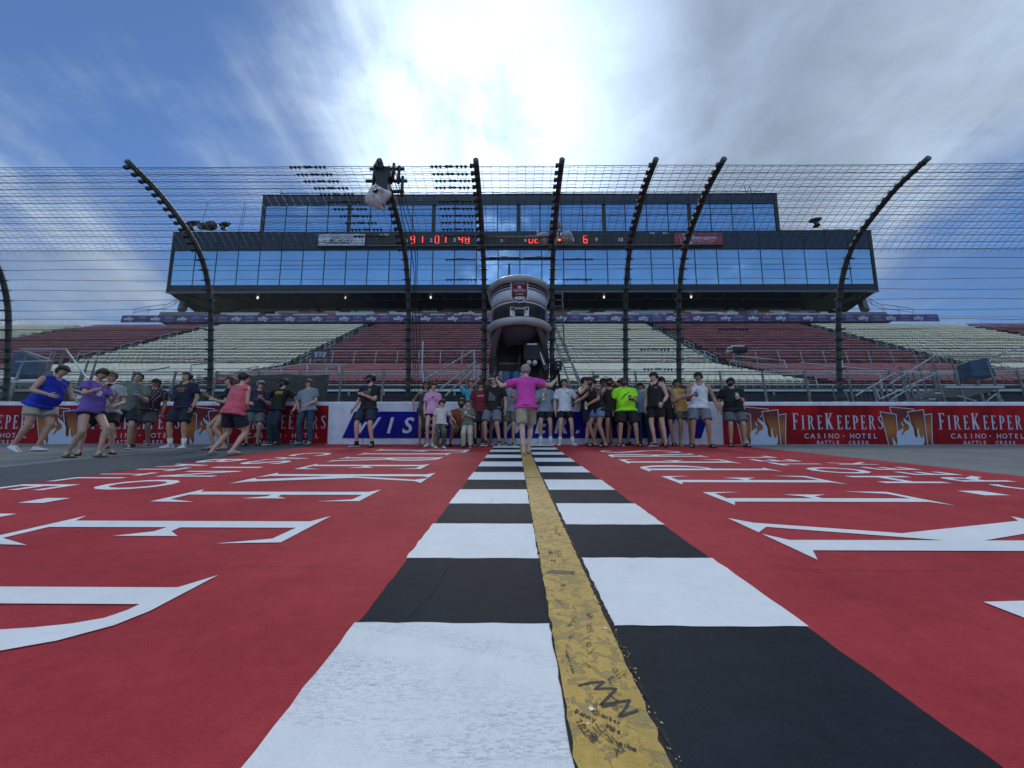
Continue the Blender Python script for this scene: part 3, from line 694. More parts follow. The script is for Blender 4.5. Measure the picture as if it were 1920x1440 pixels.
# chain link, low; square wire above
import numpy as np
def tri_wires(segs, r, name, m, parent):
    """segs (n,2,3) world; three-sided wires in one mesh"""
    a = segs[:, 0]; b = segs[:, 1]; d = b-a; d /= np.linalg.norm(d, axis=1)[:, None]
    ref = np.tile(np.array([0., CB, SB]), (len(a), 1)); s1 = np.cross(d, ref); s1 /= np.linalg.norm(s1, axis=1)[:, None]; s2 = np.cross(d, s1)
    vs = []
    for k in range(3):
        o = s1*math.cos(k*2.0944)*r + s2*math.sin(k*2.0944)*r; vs.append(a+o); vs.append(b+o)
    n = len(a); V = np.stack(vs, 1).reshape(-1, 3) - np.array(parent.location)
    base = (np.arange(n)*6)[:, None]
    F = np.concatenate([base+np.array([0, 1, 3, 2]), base+np.array([2, 3, 5, 4]), base+np.array([4, 5, 1, 0])], 0)
    me = bpy.data.meshes.new(name); me.vertices.add(len(V)); me.vertices.foreach_set('co', V.astype(np.float32).ravel())
    me.loops.add(F.size); me.loops.foreach_set('vertex_index', F.astype(np.int32).ravel())
    me.polygons.add(len(F)); me.polygons.foreach_set('loop_start', np.arange(len(F), dtype=np.int32)*4)
    try: me.polygons.foreach_set('loop_total', np.full(len(F), 4, dtype=np.int32))
    except Exception: pass
    me.materials.append(m); me.update(calc_edges=True)
    o = link(name, me, parent); o['kind'] = 'stuff'; return o
pch = .062; s_top = s_at(466)
def fp_arr(u, s):
    t = np.clip(s/SL*60, 0, 59.999); i = t.astype(int); f = t-i; P = np.array(PF); p = P[i]*(1-f)[:, None]+P[i+1]*f[:, None]
    n = P[i+1]-P[i]; n /= np.linalg.norm(n, axis=1)[:, None]; v = p[:, 0]-n[:, 1]*.066; w = p[:, 1]+n[:, 0]*.066
    return np.stack([u, v*CB-w*SB, v*SB+w*CB], 1)
K = int((14.8+15.2)/pch); J = int(s_top/(pch*.5))
kk, jj = np.meshgrid(np.arange(K), np.arange(J), indexing='ij'); kk = kk.ravel(); jj = jj.ravel()
par = (jj % 2)
bulge = lambda u, s: .012*np.sin(u*1.7+s*2.3)+.010*np.sin(u*.6-s*1.1)
parts_ = []
for sgn in (1, -1):
    ua = -15.2+kk*pch+np.where(par == 0, 0, .5*pch*sgn); ub = -15.2+kk*pch+np.where(par == 0, .5*pch*sgn, 0)
    sa = jj*pch*.5; sb = (jj+1)*pch*.5; sa = sa+bulge(ua, sa)*.6; sb = sb+bulge(ub, sb)*.6
    ok = ~((ua > G0+.05) & (ua < G1-.05) & (sa > HS0) & (sa < HS1)) & (sa >= 0) & (sb <= SL)
    parts_.append(np.stack([fp_arr(ua, sa), fp_arr(ub, sb)], 1)[ok])
tri_wires(np.concatenate(parts_, 0), .0029, 'chain_link', M_wire, fence)
segs = []
du = .188; nu = int((UR-UL)/du)
sv = np.linspace(s_at(476), SL-.10, 46)
jit = np.random.RandomState(3)
for k in range(nu+1):
    u = UL+k*du; uu = np.full(len(sv)-1, u); segs.append(np.stack([fp_arr(uu, sv[:-1]), fp_arr(uu, sv[1:])], 1))
hs = [a for a in np.arange(s_at(470), SL-.1, .093)]
for s in hs:
    ua = UL+np.arange(nu*2)*du/2; sj = s+.010*np.sin(np.arange(nu*2+1)*1.57)+jit.uniform(-.004, .004, nu*2+1)
    segs.append(np.stack([fp_arr(ua, sj[:-1]), fp_arr(ua+du/2, sj[1:])], 1))
tri_wires(np.concatenate(segs, 0), .0046, 'wire_mesh', M_wire, fence)
# cross bars of the gate bay
for y in (447, 487):
    s = s_at(y); mb = MB(); mb.tube(FP(G0, s), FP(G1, s), .042, n=10); wrap(mb, 'cross_bar', M_galv, fence, True)
s = s_at(742); mb = MB(); mb.tube(FP(G0, .12, -.1), FP(G1, .12, -.1), .05, n=10); wrap(mb, 'cross_bar', M_galv, fence, True)
# turnbuckles and swaged clips on the cables
tb = MB()
for i, x in enumerate((-.36, -.27, -.18, .18, .27, .36)):
    tb.loft([[(x-.026, -.012, 0), (x+.026, -.012, 0), (x+.026, .012, 0), (x-.026, .012, 0)], [(x-.006, -.008, -.055*(1 if i < 3 else 1)), (x+.006, -.008, -.055), (x+.006, .008, -.055), (x-.006, .008, -.055)]])
    tb.box((x, 0, .004), (.05, .03, .03))
for sg in (-1, 1):
    tb.path([(sg*.10, 0, 0), (sg*.06, 0, .030), (sg*.01, 0, .018), (sg*.0, 0, 0), (sg*.01, 0, -.018), (sg*.06, 0, -.030), (sg*.10, 0, 0)], .009, 5)
tb.tube((-.40, 0, 0), (.40, 0, 0), .012, n=6)
tme = tb.mesh('turnbuckle', M_dk)
def turn(u, s):
    d, n = prof_n(s); Dv = T(0, d.x, d.y); Nv = T(0, n.x, n.y)
    o = link('turnbuckle', tme, fence); o.matrix_local = Matrix.Translation(FP(u, s, .078)-fence.location) @ Matrix((Vector((1, 0, 0)), -Nv, Dv)).transposed().to_4x4()
ups = [c for c in CAB if c > s_at(450)]
for i, c in enumerate(ups):
    f = (len(ups)-1-i)
    turn(-4.45+.05*f-.012*f*f*0+rn.uniform(-.04, .04)+.03*f, c)
    if f != 4: turn(-1.40+rn.uniform(-.03, .03), c)
lows = [c for c in CAB if c < s_at(470)]
for c in lows[3:9:2]:
    turn(3.9+rn.uniform(-.2, .3), c)
    if rn.random() > .4: turn(5.6+rn.uniform(-.3, .3), c)
for c in lows[-3::2]: turn(G0-.6, c); turn(G1+.65, c); 
turn((G0+G1)/2-.35, s_at(483)); turn((G0+G1)/2+.55, s_at(483))
# hanging cables down the camera pole
for k, du_ in enumerate((.16, .24, .33)):
    mb = MB(); mb.path([FP(UP[2]+du_*(1-.25*i/30)+.03*math.sin(i*.6+k), SL*.97*(1-i/30)+.05, -.02+.07*math.sin(i*.35+k)) for i in range(30)], .010, 5)
    wrap(mb, 'hanging_cable', M_dk, fence)

# pole-top camera rig with its torn plastic cover
BX = (Vector((1, 0, 0)), Vector((0, CB, SB)), Vector((0, -SB, CB)))
pt = FP(UP[2], SL-.36)+Vector((.05, 0, 0))
rig = empty('pole_camera', pt); tag(rig, 'robotic camera in a pipe frame clamped to the top of a fence pole', 'camera')
mb = MB()
for z, x0, x1 in ((.10, -.36, .40), (-.18, -.44, .46), (-.42, -.34, .40)):
    mb.tube(pt+T(x0, -.02, z), pt+T(x1, -.02, z), .036, n=8)
for x, z0, z1 in ((-.24, .16, -.30), (.30, .14, -.26), (.38, -.10, -.56), (.18, .2, -.2)):
    mb.tube(pt+T(x, -.06, z0), pt+T(x-.02, -.06, z1), .034, n=8)
wrap(mb, 'pipe_frame', mat('brown_pipe', (.05, .045, .042), .6, .3), rig, True)
mb = MB(); mb.box(pt+T(-.02, -.10, -.10), (.30, .26, .26), BX); mb.box(pt+T(-.02, -.14, -.36), (.26, .22, .26), BX); mb.box(pt+T(-.10, -.12, -.66), (.20, .2, .28), BX); wrap(mb, 'camera_body', M_dk, rig)  # lowest box added as dark backing behind the hole in the bag
mb = MB(); mb.tube(pt+T(-.08, -.28, .06), pt+T(-.08, -.10, .06), .085, n=16); wrap(mb, 'lens_housing', M_galv, rig, True)
bagP = pt + T(-.10, -.20, -.62)
mb = MB(); nr, nc = 9, 12; r2 = random.Random(9); vs = []
outl = [(.0, .36), (.22, .20), (.40, .12), (.42, .02), (.26, -.16), (.14, -.30), (.22, -.50), (.02, -.42), (-.2, -.34), (-.40, -.18), (-.38, -.02), (-.22, .22)]
cpt = (.02, -.02)
for i in range(nr+1):
    t = i/nr
    for k in range(nc):
        x = (cpt[0]+(outl[k][0]-cpt[0])*t)*.72; z = (cpt[1]+(outl[k][1]-cpt[1])*t)*.72
        hole = (i < 3 and k in (3, 4, 5))
        vs.append(bagP+T(x, -.22*(1-t*t)+r2.uniform(-.045, .045)+(.16 if i < 2 else 0), z+r2.uniform(-.02, .02)))
mb.add(vs, [(i*nc+k, i*nc+(k+1) % nc, (i+1)*nc+(k+1) % nc, (i+1)*nc+k) for i in range(nr) for k in range(nc) if not (i < 2)])
bag = wrap(mb, 'bag', mat('plastic_sheet', (.62, .63, .62), .35, var=.12, scale=14, bump=.6), None, True, fix=False)
bag.name = 'torn_plastic_bag'; tag(bag, 'torn white plastic sheet hanging from the pole camera', 'plastic sheet')
sm = bag.modifiers.new('s', 'SOLIDIFY'); sm.thickness = .004

# ------------------------------------------------------------------ flag stand
stand = empty('flag_stand', T(0, 11.3, 0)); tag(stand, 'grey rounded flag stand jutting out through the fence above the finish line', 'flag stand')
M_grey = mat('grey_fibreglass', (.38, .395, .40), .38, var=.1, scale=3, coat=.2)
M_char = mat('charcoal_fibreglass', (.035, .037, .038), .32, var=.15, scale=3, coat=.3)
CX = at_V(973.5, 560, 10.6).x; RWd, RD = .80, 1.32
VF = 11.25
def dee(w, rx, rd, n=24, back=.0):
    pts = []
    for i in range(n+1):
        a = math.pi*i/n; pts.append((CX-rx*math.cos(a), VF-rd*math.sin(a)))
    return pts
def deering(rx, rd, w, n=28): return [T(u, v, w) for u, v in dee(w, rx, rd, n)]
WT, WB = 4.16, 3.10
def rimw(k, n, base, drop=0): return base
mb = MB(); r0 = deering(RWd, RD, WT, 30); mb.path([T(CX-RWd, VF+.9, WT)]+r0+[T(CX+RWd, VF+.9, WT)], .088, 12); wrap(mb, 'top_rim', M_grey, stand, True)
mb = MB(); r0 = deering(RWd+.01, RD+.05, WB-.02, 30); mb.path([T(CX-RWd-.01, VF+.9, WB-.06)]+r0+[T(CX+RWd+.01, VF+.9, WB-.06)], .105, 12); wrap(mb, 'bottom_rim', M_grey, stand, True)
def shell(w0, w1, inset0, inset1, off, m, name, a0=0, a1=180, n=30):
    mb = MB(); P = []
    for w, ins in ((w0, inset0), (w1, inset1)):
        row = []
        for i in range(n+1):
            a = R(a0+(a1-a0)*i/n); row.append(T(CX-(RWd-ins+off)*math.cos(a), VF-(RD-ins+off)*math.sin(a), w))
        P.append(row)
    k = len(P[0]); mb.add(P[0]+P[1], [(i, i+1, k+i+1, k+i) for i in range(k-1)])
    o = wrap(mb, name, m, stand, True, fix=False); sm = o.modifiers.new('s', 'SOLIDIFY'); sm.thickness = .02; sm.offset = -1; return o
ins = lambda w: .03+.0*(WT-w)
shell(WB+.02, WT-.02, .05, .03, 0, M_char, 'front_panel')
mid0, mid1 = WB+.53, WB+.80
shell(mid0, mid1, .042, .035, .010, mat('stand_white', (.64, .68, .76), .4), 'white_band')
shell(mid0-.07, mid0-.035, .045, .045, .012, M_lw, 'pinstripe'); shell(mid1+.035, mid1+.06, .034, .034, .012, M_lw, 'pinstripe'); shell(WT-.14, WT-.13, .03, .03, .012, M_lilac, 'pinstripe')
shell(WB-.52, WB-.07, .50, .06, 0, mat('bowl_grey', (.055, .060, .072), .35), 'bowl')
# platform, underside, side shells and legs
mb = MB(); u_ = dee(0, RWd, RD, 24); loop = [(CX+RWd, VF+.9)]+[p for p in u_[::-1]]+[(CX-RWd, VF+.9)]
mb.prism([loop], lambda a, b, d: T(a, b, d), WB-.10, WB-.04); wrap(mb, 'floor', mat('underside_grey', (.09, .092, .095), .5), stand)
for sg in (-1, 1):
    mb = MB(); x = CX+sg*(RWd+.03)
    rings = []
    for t in range(9):
        w = WB-.05-t*.16; f = t/8; v0 = VF-RD*.80*(1-f)**1.1+.12*f
        xo = x-sg*max(0, (1-math.sqrt(max(0, 1-((VF-v0)/RD)**2)))*RWd if v0 < VF else 0); xi = xo-sg*(.13+.05*f); rings.append([T(xo, v0, w), T(xi, v0+.05, w), T(xi, VF+.62, w), T(x-sg*.06*f, VF+.62, w)])
    mb.loft(rings); wrap(mb, 'side_panel', mat('dim_fibreglass', (.15, .155, .16), .4), stand)
    x = CX+sg*(.66 if sg < 0 else .56); mb = MB(); mb.tube(T(x, VF-.02, -1.2), T(x, VF-.02, WB-.05 if sg < 0 else WB-.4), .085, n=12); wrap(mb, 'leg', M_galv, stand, True)
    mb = MB(); mb.tube(T(x, VF+.8, -1.2), T(x, VF+.8, WB-.1), .08, n=12); wrap(mb, 'leg', M_galv, stand, True)
    mb = MB(); mb.tube(T(x, VF-.02, 1.33+.2), T(CX, VF-.02, 1.53), .035, n=8); wrap(mb, 'cross_tube', M_galv, stand, True)
mb = MB(); mb.box(T(CX, VF+.75, 2.55), (1.5, .06, .95), BX); wrap(mb, 'back_panel', M_char, stand)
mb = MB(); mb.tube(T(CX+.02, VF, 1.95), T(CX+.02, VF, 2.72), .045, n=10); wrap(mb, 'centre_post', M_galv, stand, True)
mb = MB(); mb.tube(T(CX-.66, VF, 2.2), T(CX+.02, VF, 2.2), .03, n=8); wrap(mb, 'cross_tube', M_alu, stand, True)
mb = MB(); mb.tube(T(CX-.28, VF+.3, WB), T(CX-.28, VF+.3, WT+1.0), .03, n=8); wrap(mb, 'flag_mast', M_dk, stand, True)
# badge and plate, bent to the front
def bent(a, b, d):
    th = math.asin(max(-1, min(1, a/RWd))); return T(CX+a, VF-(RD-.035+.014+d)*math.cos(th), WB+.02+b)
def bprism(lp, d0, d1, m, name, par=stand):
    mb = MB(); mb.prism(lp if isinstance(lp[0], list) else [lp], bent, d0, d1); return wrap(mb, name, m, par)
sh = lambda k: [(-.22*k, .93+.05*(k-1)), (-.20*k, .965+.05*(k-1)), (.20*k, .965+.05*(k-1)), (.22*k, .93+.05*(k-1)), (.22*k, .60), (.19*k, .50), (.10*k, .45-.06*(k-1)*4), (0, .41-.06*(k-1)*4), (-.10*k, .45-.06*(k-1)*4), (-.19*k, .50), (-.22*k, .60)]
BG = bprism(sh(1.0)[::-1], .012, .016, M_lw, 'badge'); bprism(sh(.88)[::-1], .016, .020, M_char, 'badge')
bprism([(-.165, .585), (.165, .585), (.165, .885), (-.165, .885)], .020, .024, M_bred, 'badge')
def btext(st, h, a, b, d, m, bold=0, width=None):
    mb = MB(); put_text(mb, st, bent, height=h, width=width, bold=bold, a=a, b=b, d=d); wrap(mb, 'letter', m, BG if b > .4 else SPL, fix=False)
btext('FIREKEEPERS', .075, 0, .69, .027, M_lilac, .0, .30); btext('CASINO', .04, 0, .615, .027, M_lilac, .01); btext('400', .085, 0, .49, .027, M_lw, .03, .29)
btext('CONSUMERS ENERGY', .022, 0, .915, .027, M_lw, .0, .27)
mb = MB(); fr_ = lambda a, b, d: bent(a*.05-.033+.0, .78+b*.05, .026+d)
bprism([(-.05, .78), (.05, .78), (.035, .86), (.01, .83), (0, .865), (-.015, .83), (-.035, .86)], .024, .027, M_lilac, 'badge_flame')
SPL = bprism([(-.235, .10), (.235, .10), (.235, .33), (-.235, .33)], .012, .016, M_lw, 'series_plate')
bprism([(-.215, .245), (.215, .245), (.215, .315), (-.215, .315)], .016, .019, M_char, 'series_plate')
bprism([(-.165, .250), (-.135, .250), (-.125, .31), (-.155, .31)], .019, .021, M_bred, 'series_plate')
btext('NASCAR', .045, .02, .257, .021, M_lw, .02, .26); btext('CUP SERIES', .06, 0, .15, .018, M_char, .0, .36)
# lower tv camera under the flag stand
tv = empty('stand_camera', T(CX+.55, 10.9, 2.2)); tag(tv, 'black television camera under the flag stand, right of its centre post', 'camera')
tp = lambda a, v, w: T(CX+a, v, w)
mb = MB(); mb.box(tp(.33, 10.75, 2.42), (.42, .5, .42), BX); wrap(mb, 'camera_body', M_dk, tv)
mb = MB(); mb.box(tp(.56, 10.8, 2.35), (.12, .3, .95), (Vector((.93, 0, .3)).normalized(), Vector((0, 1, 0)), Vector((-.3, 0, .93)).normalized())); mb.tube(tp(.36, 11.3, 1.0), tp(.36, 11.1, 2.3), .09, n=10); wrap(mb, 'mount', M_dk, tv)
mb = MB(); mb.box(tp(.58, 10.62, 2.3), (.03, .03, .5), (Vector((.93, 0, .3)).normalized(), Vector((0, 1, 0)), Vector((-.3, 0, .93)).normalized())); wrap(mb, 'side_strip', M_alu, tv)
for a in (.25, .40):
    mb = MB(); mb.tube(tp(a, 10.46, 2.12), tp(a, 10.8, 2.12), .062, n=14); wrap(mb, 'lens', mat('lens_glass', (.5, .5, .46), .2), tv, True)
mb = MB(); mb.box(tp(.33, 10.49, 2.60), (.26, .02, .045), BX); wrap(mb, 'name_strip', M_lw, tv)
tv2 = empty('box_camera', at_V(1047, 685, 10.9)); p = at_V(1046, 686, 10.75); tag(tv2, 'small black box camera clamped to the fence pole right of the flag stand', 'camera')
mb = MB(); mb.box(p, (.20, .22, .24), BX); mb.mat(1); mb.box(p+T(0, -.12, .05), (.03, .02, .03), BX); mb.box(p+T(0, -.12, -.05), (.03, .02, .03), BX); wrap(mb, 'camera_body', [M_dk, M_lw], tv2)
mb = MB(); mb.tube(p+T(-.1, 0, 0), p+T(-.35, .1, .25), .03, n=6); mb.tube(p+T(0, .05, -.1), p+T(.15, .3, -.9), .04, n=6); mb.tube(p+T(-.05, .05, -.1), p+T(-.1, .3, -.9), .04, n=6); wrap(mb, 'arm', M_dk, tv2)
# cluster of hooded lamps at the right gate pole
cl = empty('signal_lamps', FP(G1, s_at(450))); tag(cl, 'cluster of pale hooded signal lamps on the pole right of the flag stand', 'signal lamp')
for (x, y, w_, h_) in ((1041, 422, .34, .24), (1021, 448, .36, .34), (1062, 447, .36, .34), (1041, 448, .22, .34)):
    p = at_V(x, y, 10.2); mb = MB(); rings = []
    for t, k in ((-.5, .25), (-.42, .75), (-.15, 1.0), (.2, .92), (.42, .6), (.5, .25)):
        rings.append([p+T(w_*.5*k*math.cos(a), .16*k*math.sin(a), -h_*t) for a in [6.283*i/12 for i in range(12)]])
    mb.loft(rings); wrap(mb, 'lamp_hood', mat('pale_plastic', (.34, .36, .36), .5, bump=.2), cl, True)
for x in (1008, 1066): mb = MB(); mb.box(at_V(x, 438, 10.1), (.035, .03, .3), BX); wrap(mb, 'bracket', M_lw, cl)
mb = MB(); mb.tube(at_V(1010, 440, 10.3), at_V(1068, 440, 10.3), .022, n=6); mb.tube(at_V(1041, 412, 10.3), at_V(1041, 462, 10.3), .04, n=6); wrap(mb, 'bracket', M_dk, cl)
mb = MB(); mb.tube(at_V(1049, 449, 10.05), at_V(1049, 450.5, 10.05), .03, n=8); wrap(mb, 'red_lamp', mat('red_lamp', (.5, .05, .03), .4, emit=(1, .12, .05), es=1.5), cl)
# ladder leaning behind the right gate pole
lad = empty('ladder', at_V(1085, 740, 11.6)); tag(lad, 'aluminium ladder sloping down to the right of the flag stand', 'ladder')
p0, p1, p2 = at_V(1046, 545, 11.7), at_V(1049, 640, 11.7), at_V(1088, 752, 11.7); off = Vector((.13, 0, 0))
for s_ in (-1, 1):
    mb = MB(); mb.beam(p0+off*s_, p1+off*s_, +.035-.0, .05, (0, 1, 0)); wrap(mb, 'rail', M_galv, lad)
    mb = MB(); mb.beam(p1+off*s_, p2+off*s_, .04, .06, (0, 1, 0)); wrap(mb, 'rail', M_alu, lad)
for i in range(16):
    t = (i+.5)/16; q = p0.lerp(p1, t*2) if t < .5 else p1.lerp(p2, t*2-1); mb = MB(); mb.tube(q-off, q+off, .014, n=6); wrap(mb, 'rung', M_galv, lad)
mb = MB(); mb.tube(at_V(1036, 600, 11.9), at_V(1103, 748, 11.9), .028, n=6); wrap(mb, 'hand_rail', M_alu, lad)
# ------------------------------------------------------------------ grandstand
def W(u, D, z): return Vector((u, D+CAMLOC.y, z+CAMLOC.z))
UA, UB = -82, 88
AIS = [-78.5, -59.3, -41.6, -20.0, .4, 18.6, 39.6, 61.0, 80.5]    # aisle lines between seat blocks
M_deck = mat('stand_decking', (.035, .042, .036), .8, var=.25, scale=.7, bump=.2)
M_ris = mat('stand_riser', (.035, .042, .038), .85, var=.2, scale=.5)
M_cream = mat('cream_seat_plastic', (.90, .83, .62), .5, var=.06, scale=.8)
M_maroon = mat('maroon_seat_plastic', (.33, .095, .105), .5, var=.22, scale=.9)
gs = empty('grandstand', W(0, 24, 3)); tag(gs, 'long grandstand of cream and maroon seat blocks behind the fence', 'grandstand')
LOW = [(24.3+.93*j, 7.0+.43*j) for j in range(12)]
UPR = [(35.6+1.045*i, 12.5+.733*i) for i in range(16)]
def steps(rows, t, r, name, z0):
    mb = MB(); pts = []
    D, z = rows[0]; pts.append((D-.5, z0)); pts.append((D-.5, z))
    for i, (D, z) in enumerate(rows):
        e = rows[i+1][1] if i+1 < len(rows) else None
        pts.append((D+t-.5, z))
        if e is not None: pts.append((D+t-.5, e))
    pts.append((rows[-1][0]+t+.6, rows[-1][1])); pts.append((rows[-1][0]+t+.6, z0))
    n = len(pts); mb.add([W(UA, *p) for p in pts]+[W(UB, *p) for p in pts], [(i, i+1, n+i+1, n+i) for i in range(n-1)])
    return wrap(mb, name, M_deck, gs, fix=False)
steps(LOW, .93, .43, 'lower_tier', 3.0); steps(UPR, 1.045, .733, 'upper_tier', 11.8)
# a seat: ribbed back and folded pan on a bar
def seat_mesh(m):
    mb = MB(); hw = .228
    prof_ = [(-hw, .67), (-hw, .81), (-hw+.03, .84), (hw-.03, .84), (hw, .81), (hw, .67)]
    mb.loft([[(x, -.02+(z-.60)*.7, z) for x, z in prof_], [(x, .02+(z-.60)*.7, z) for x, z in prof_]])
    mb.loft([[(-hw, -.34, .45), (hw, -.34, .45), (hw, -.34, .41), (-hw, -.34, .41)], [(-hw, .0, .43), (hw, .0, .43), (hw, .0, .39), (-hw, .0, .39)]])
    mb.box((0, .045, .33), (.04, .04, .66))
    return mb
SM = {'c': seat_mesh(None), 'm': seat_mesh(None)}
sme = {'c': SM['c'].mesh('seat_cream', M_cream), 'm': SM['m'].mesh('seat_maroon', M_maroon)}
sv_ = np.array(SM['c'].v); sf_ = [f for f in SM['c'].f]
def colour_at(u):
    k = sum(1 for a in AIS if a < u); return 'm' if k % 2 == 0 else 'c'   # first block left of AIS[0]
cand = []
for tier, rows in ((0, LOW), (1, UPR)):
    for ri, (D, z) in enumerate(rows):
        u = UA+.3
        while u < UB:
            near = min(abs(u-a) for a in AIS)
            hw_ = .75
            if near > hw_: cand.append((D, u, z, colour_at(u)))
            u += .5
def vis(c):
    x, y = proj(W(c[1], c[0], c[2]+.6)); return -30 < x < 1950
cand = [c for c in cand if vis(c)]
cand.sort(key=lambda c: (c[0], abs(c[1]-2)))
first = [c for c in cand if c[0] < LOW[3][0] and abs(c[1]) < 27][:300]; fs_ = set((c[0], c[1]) for c in first)
off = gs.location
for c in first:
    o = link('seat', sme[c[3]], gs, W(c[1], c[0]+.12, c[2])-off)
rest = [c for c in cand if (c[0], c[1]) not in fs_]
rr = np.random.RandomState(4)
nv = len(sv_); P = []; F = []; MI = []
fa = sf_
quads = [f for f in fa]
mb = MB()
locs = np.array([list(W(c[1], c[0]+.12, c[2])-off) for c in rest])
V = (sv_[None, :, :]+locs[:, None, :]+np.stack([rr.normal(0, .008, len(rest)), rr.normal(0, .015, len(rest)), rr.normal(0, .008, len(rest))], 1)[:, None, :]).reshape(-1, 3)
me = bpy.data.meshes.new('seat_rows'); faces = []
for i in range(len(rest)):
    b = i*nv; faces += [tuple(b+k for k in f) for f in fa]
me.from_pydata(V.tolist(), [], faces); me.materials.append(M_cream); me.materials.append(M_maroon)
me.polygons.foreach_set('material_index', [0 if c[3] == 'c' else 1 for c in rest for _ in fa]); me.update()
o = link('seat_rows', me, gs); o['kind'] = 'stuff'
# aisle stairs and their hand rails
M_step = mat('aisle_step', (.07, .075, .078), .8)
for a in AIS:
    if not (-30 < proj(W(a, 51, 24))[0] < 1950): continue
    for rows, t, r in ((LOW, .93, .43), (UPR, 1.045, .733)):
        mb = MB()
        for D, z in rows: mb.box(W(a, D+t-.5-.14, z+r*.25), (1.15, .28, r*.5))
        wrap(mb, 'aisle_steps', M_step, gs)
        k = 0
        while k+2 < len(rows):
            q = rows[k:k+3]; mb = MB(); x = a+.05
            hts = [W(x, D, z+.95) for D, z in q]
            for (D, z) in (q[0], q[1], q[2]): mb.tube(W(x, D, z), W(x, D, z+.95), .030, n=6)
            mb.tube(hts[0], hts[2], .030, n=6); mb.tube(hts[0]-Vector((0, 0, .4)), hts[2]-Vector((0, 0, .4)), .026, n=6)
            wrap(mb, 'aisle_hand_rail', M_alu, gs); k += 4
# cross-aisle rail between the tiers
def railing(pts, h, step, r, parent, m, name='railing', mid=False, lean=0.0):
    mb = MB()
    for i in range(len(pts)-1):
        a, b = Vector(pts[i]), Vector(pts[i+1]); n = max(1, round((b-a).length/step))
        for k in range(n+1): q = a.lerp(b, k/n); mb.tube(q, q+Vector((0, lean, h)), r, n=6)
        mb.tube(a+Vector((0, lean, h)), b+Vector((0, lean, h)), r, n=6)
        if mid: mb.tube(a+Vector((0, lean*.5, h*.5)), b+Vector((0, lean*.5, h*.5)), r*.9, n=6)
    return wrap(mb, name, m, parent)
for i in range(len(AIS)-1):
    railing([W(AIS[i]+1.3, 34.95, 12.23), W(AIS[i+1]-1.3, 34.95, 12.23)], 1.62, 1.95, .034, gs, M_alu, lean=.12)
railing([W(UA, 52.4, 24.3), W(-54.6, 52.4, 24.3)], 1.5, 2.9, .03, gs, M_alu, 'top_railing')
railing([W(59, 52.4, 24.3), W(UB, 52.4, 24.3)], 1.5, 2.9, .03, gs, M_alu, 'top_railing')
mb = MB(); mb.box(W(3, 35.0, 11.9), (UB-UA, 1.3, .66)); wrap(mb, 'cross_aisle', M_deck, gs)
# front face of the stand: silver nosing, dark bay with posts and braces, grey base
mb = MB(); mb.box(W(3, 23.6, 6.72), (UB-UA, .5, .14)); wrap(mb, 'front_beam', M_alu, gs)
mb = MB(); mb.box(W(3, 23.75, 3.0), (UB-UA, .3, 6.4)); wrap(mb, 'front_wall', M_conc, gs)
mb = MB(); mb.box(W(3, 23.72, 6.42), (UB-UA, .35, .3)); wrap(mb, 'front_fascia', M_dk, gs)
for i in range(34):
    u = -33+i*2.1
    mb = MB(); mb.box(W(u, 23.45, 5.0), (.12, .12, 3.6)); wrap(mb, 'front_post', M_galv, gs)
mb = MB(); mb.box(W(3, 23.52, 6.15), (UB-UA, .1, .08)); mb.box(W(3, 23.52, 5.5), (UB-UA, .08, .06)); wrap(mb, 'front_rail', M_alu, gs)
# dark sheets standing in for the shade of the recessed bay
for (u0, u1) in ((-31, -12.6), (-12.2, -2.5), (-2.2, 9), (9.4, 22), (22.4, 34)):
    mb = MB(); mb.box(W((u0+u1)/2, 23.4, 5.95), (u1-u0, .04, .92)); wrap(mb, 'bay_shade_sheet', mat('bay_shade_dark', (.012, .014, .016), .9, var=.4, scale=2), gs)
# service road behind the wall
mb = MB(); a = T(0, WV+.3, .6); mb.box((0, (a.y+70)/2, 1.3), (200, 70-a.y, 2.6)); o = mb.build('service_road', M_asph); tag(o, kind='structure')
GZ = 2.6
# spectator rail fence just behind the catch fence
sf = empty('rail_fence', W(0, 16, GZ-CAMLOC.z)); tag(sf, 'galvanised rail fence with two top rails between catch fence and grandstand', 'fence')
yt = at_Y(960, 697, 16).z; yt2 = at_Y(960, 702, 16).z
for z in (yt, yt2, at_Y(960, 722, 16).z):
    mb = MB(); mb.tube((-24, 16+CAMLOC.y, z), (26, 16+CAMLOC.y, z), .035, n=6); wrap(mb, 'top_rail', M_alu, sf)
x = -22.6
while x < 25:
    mb = MB(); mb.tube((x, 16+CAMLOC.y, GZ), (x, 15.9+CAMLOC.y, yt), .045, n=8); wrap(mb, 'post', M_galv, sf); x += 1.72
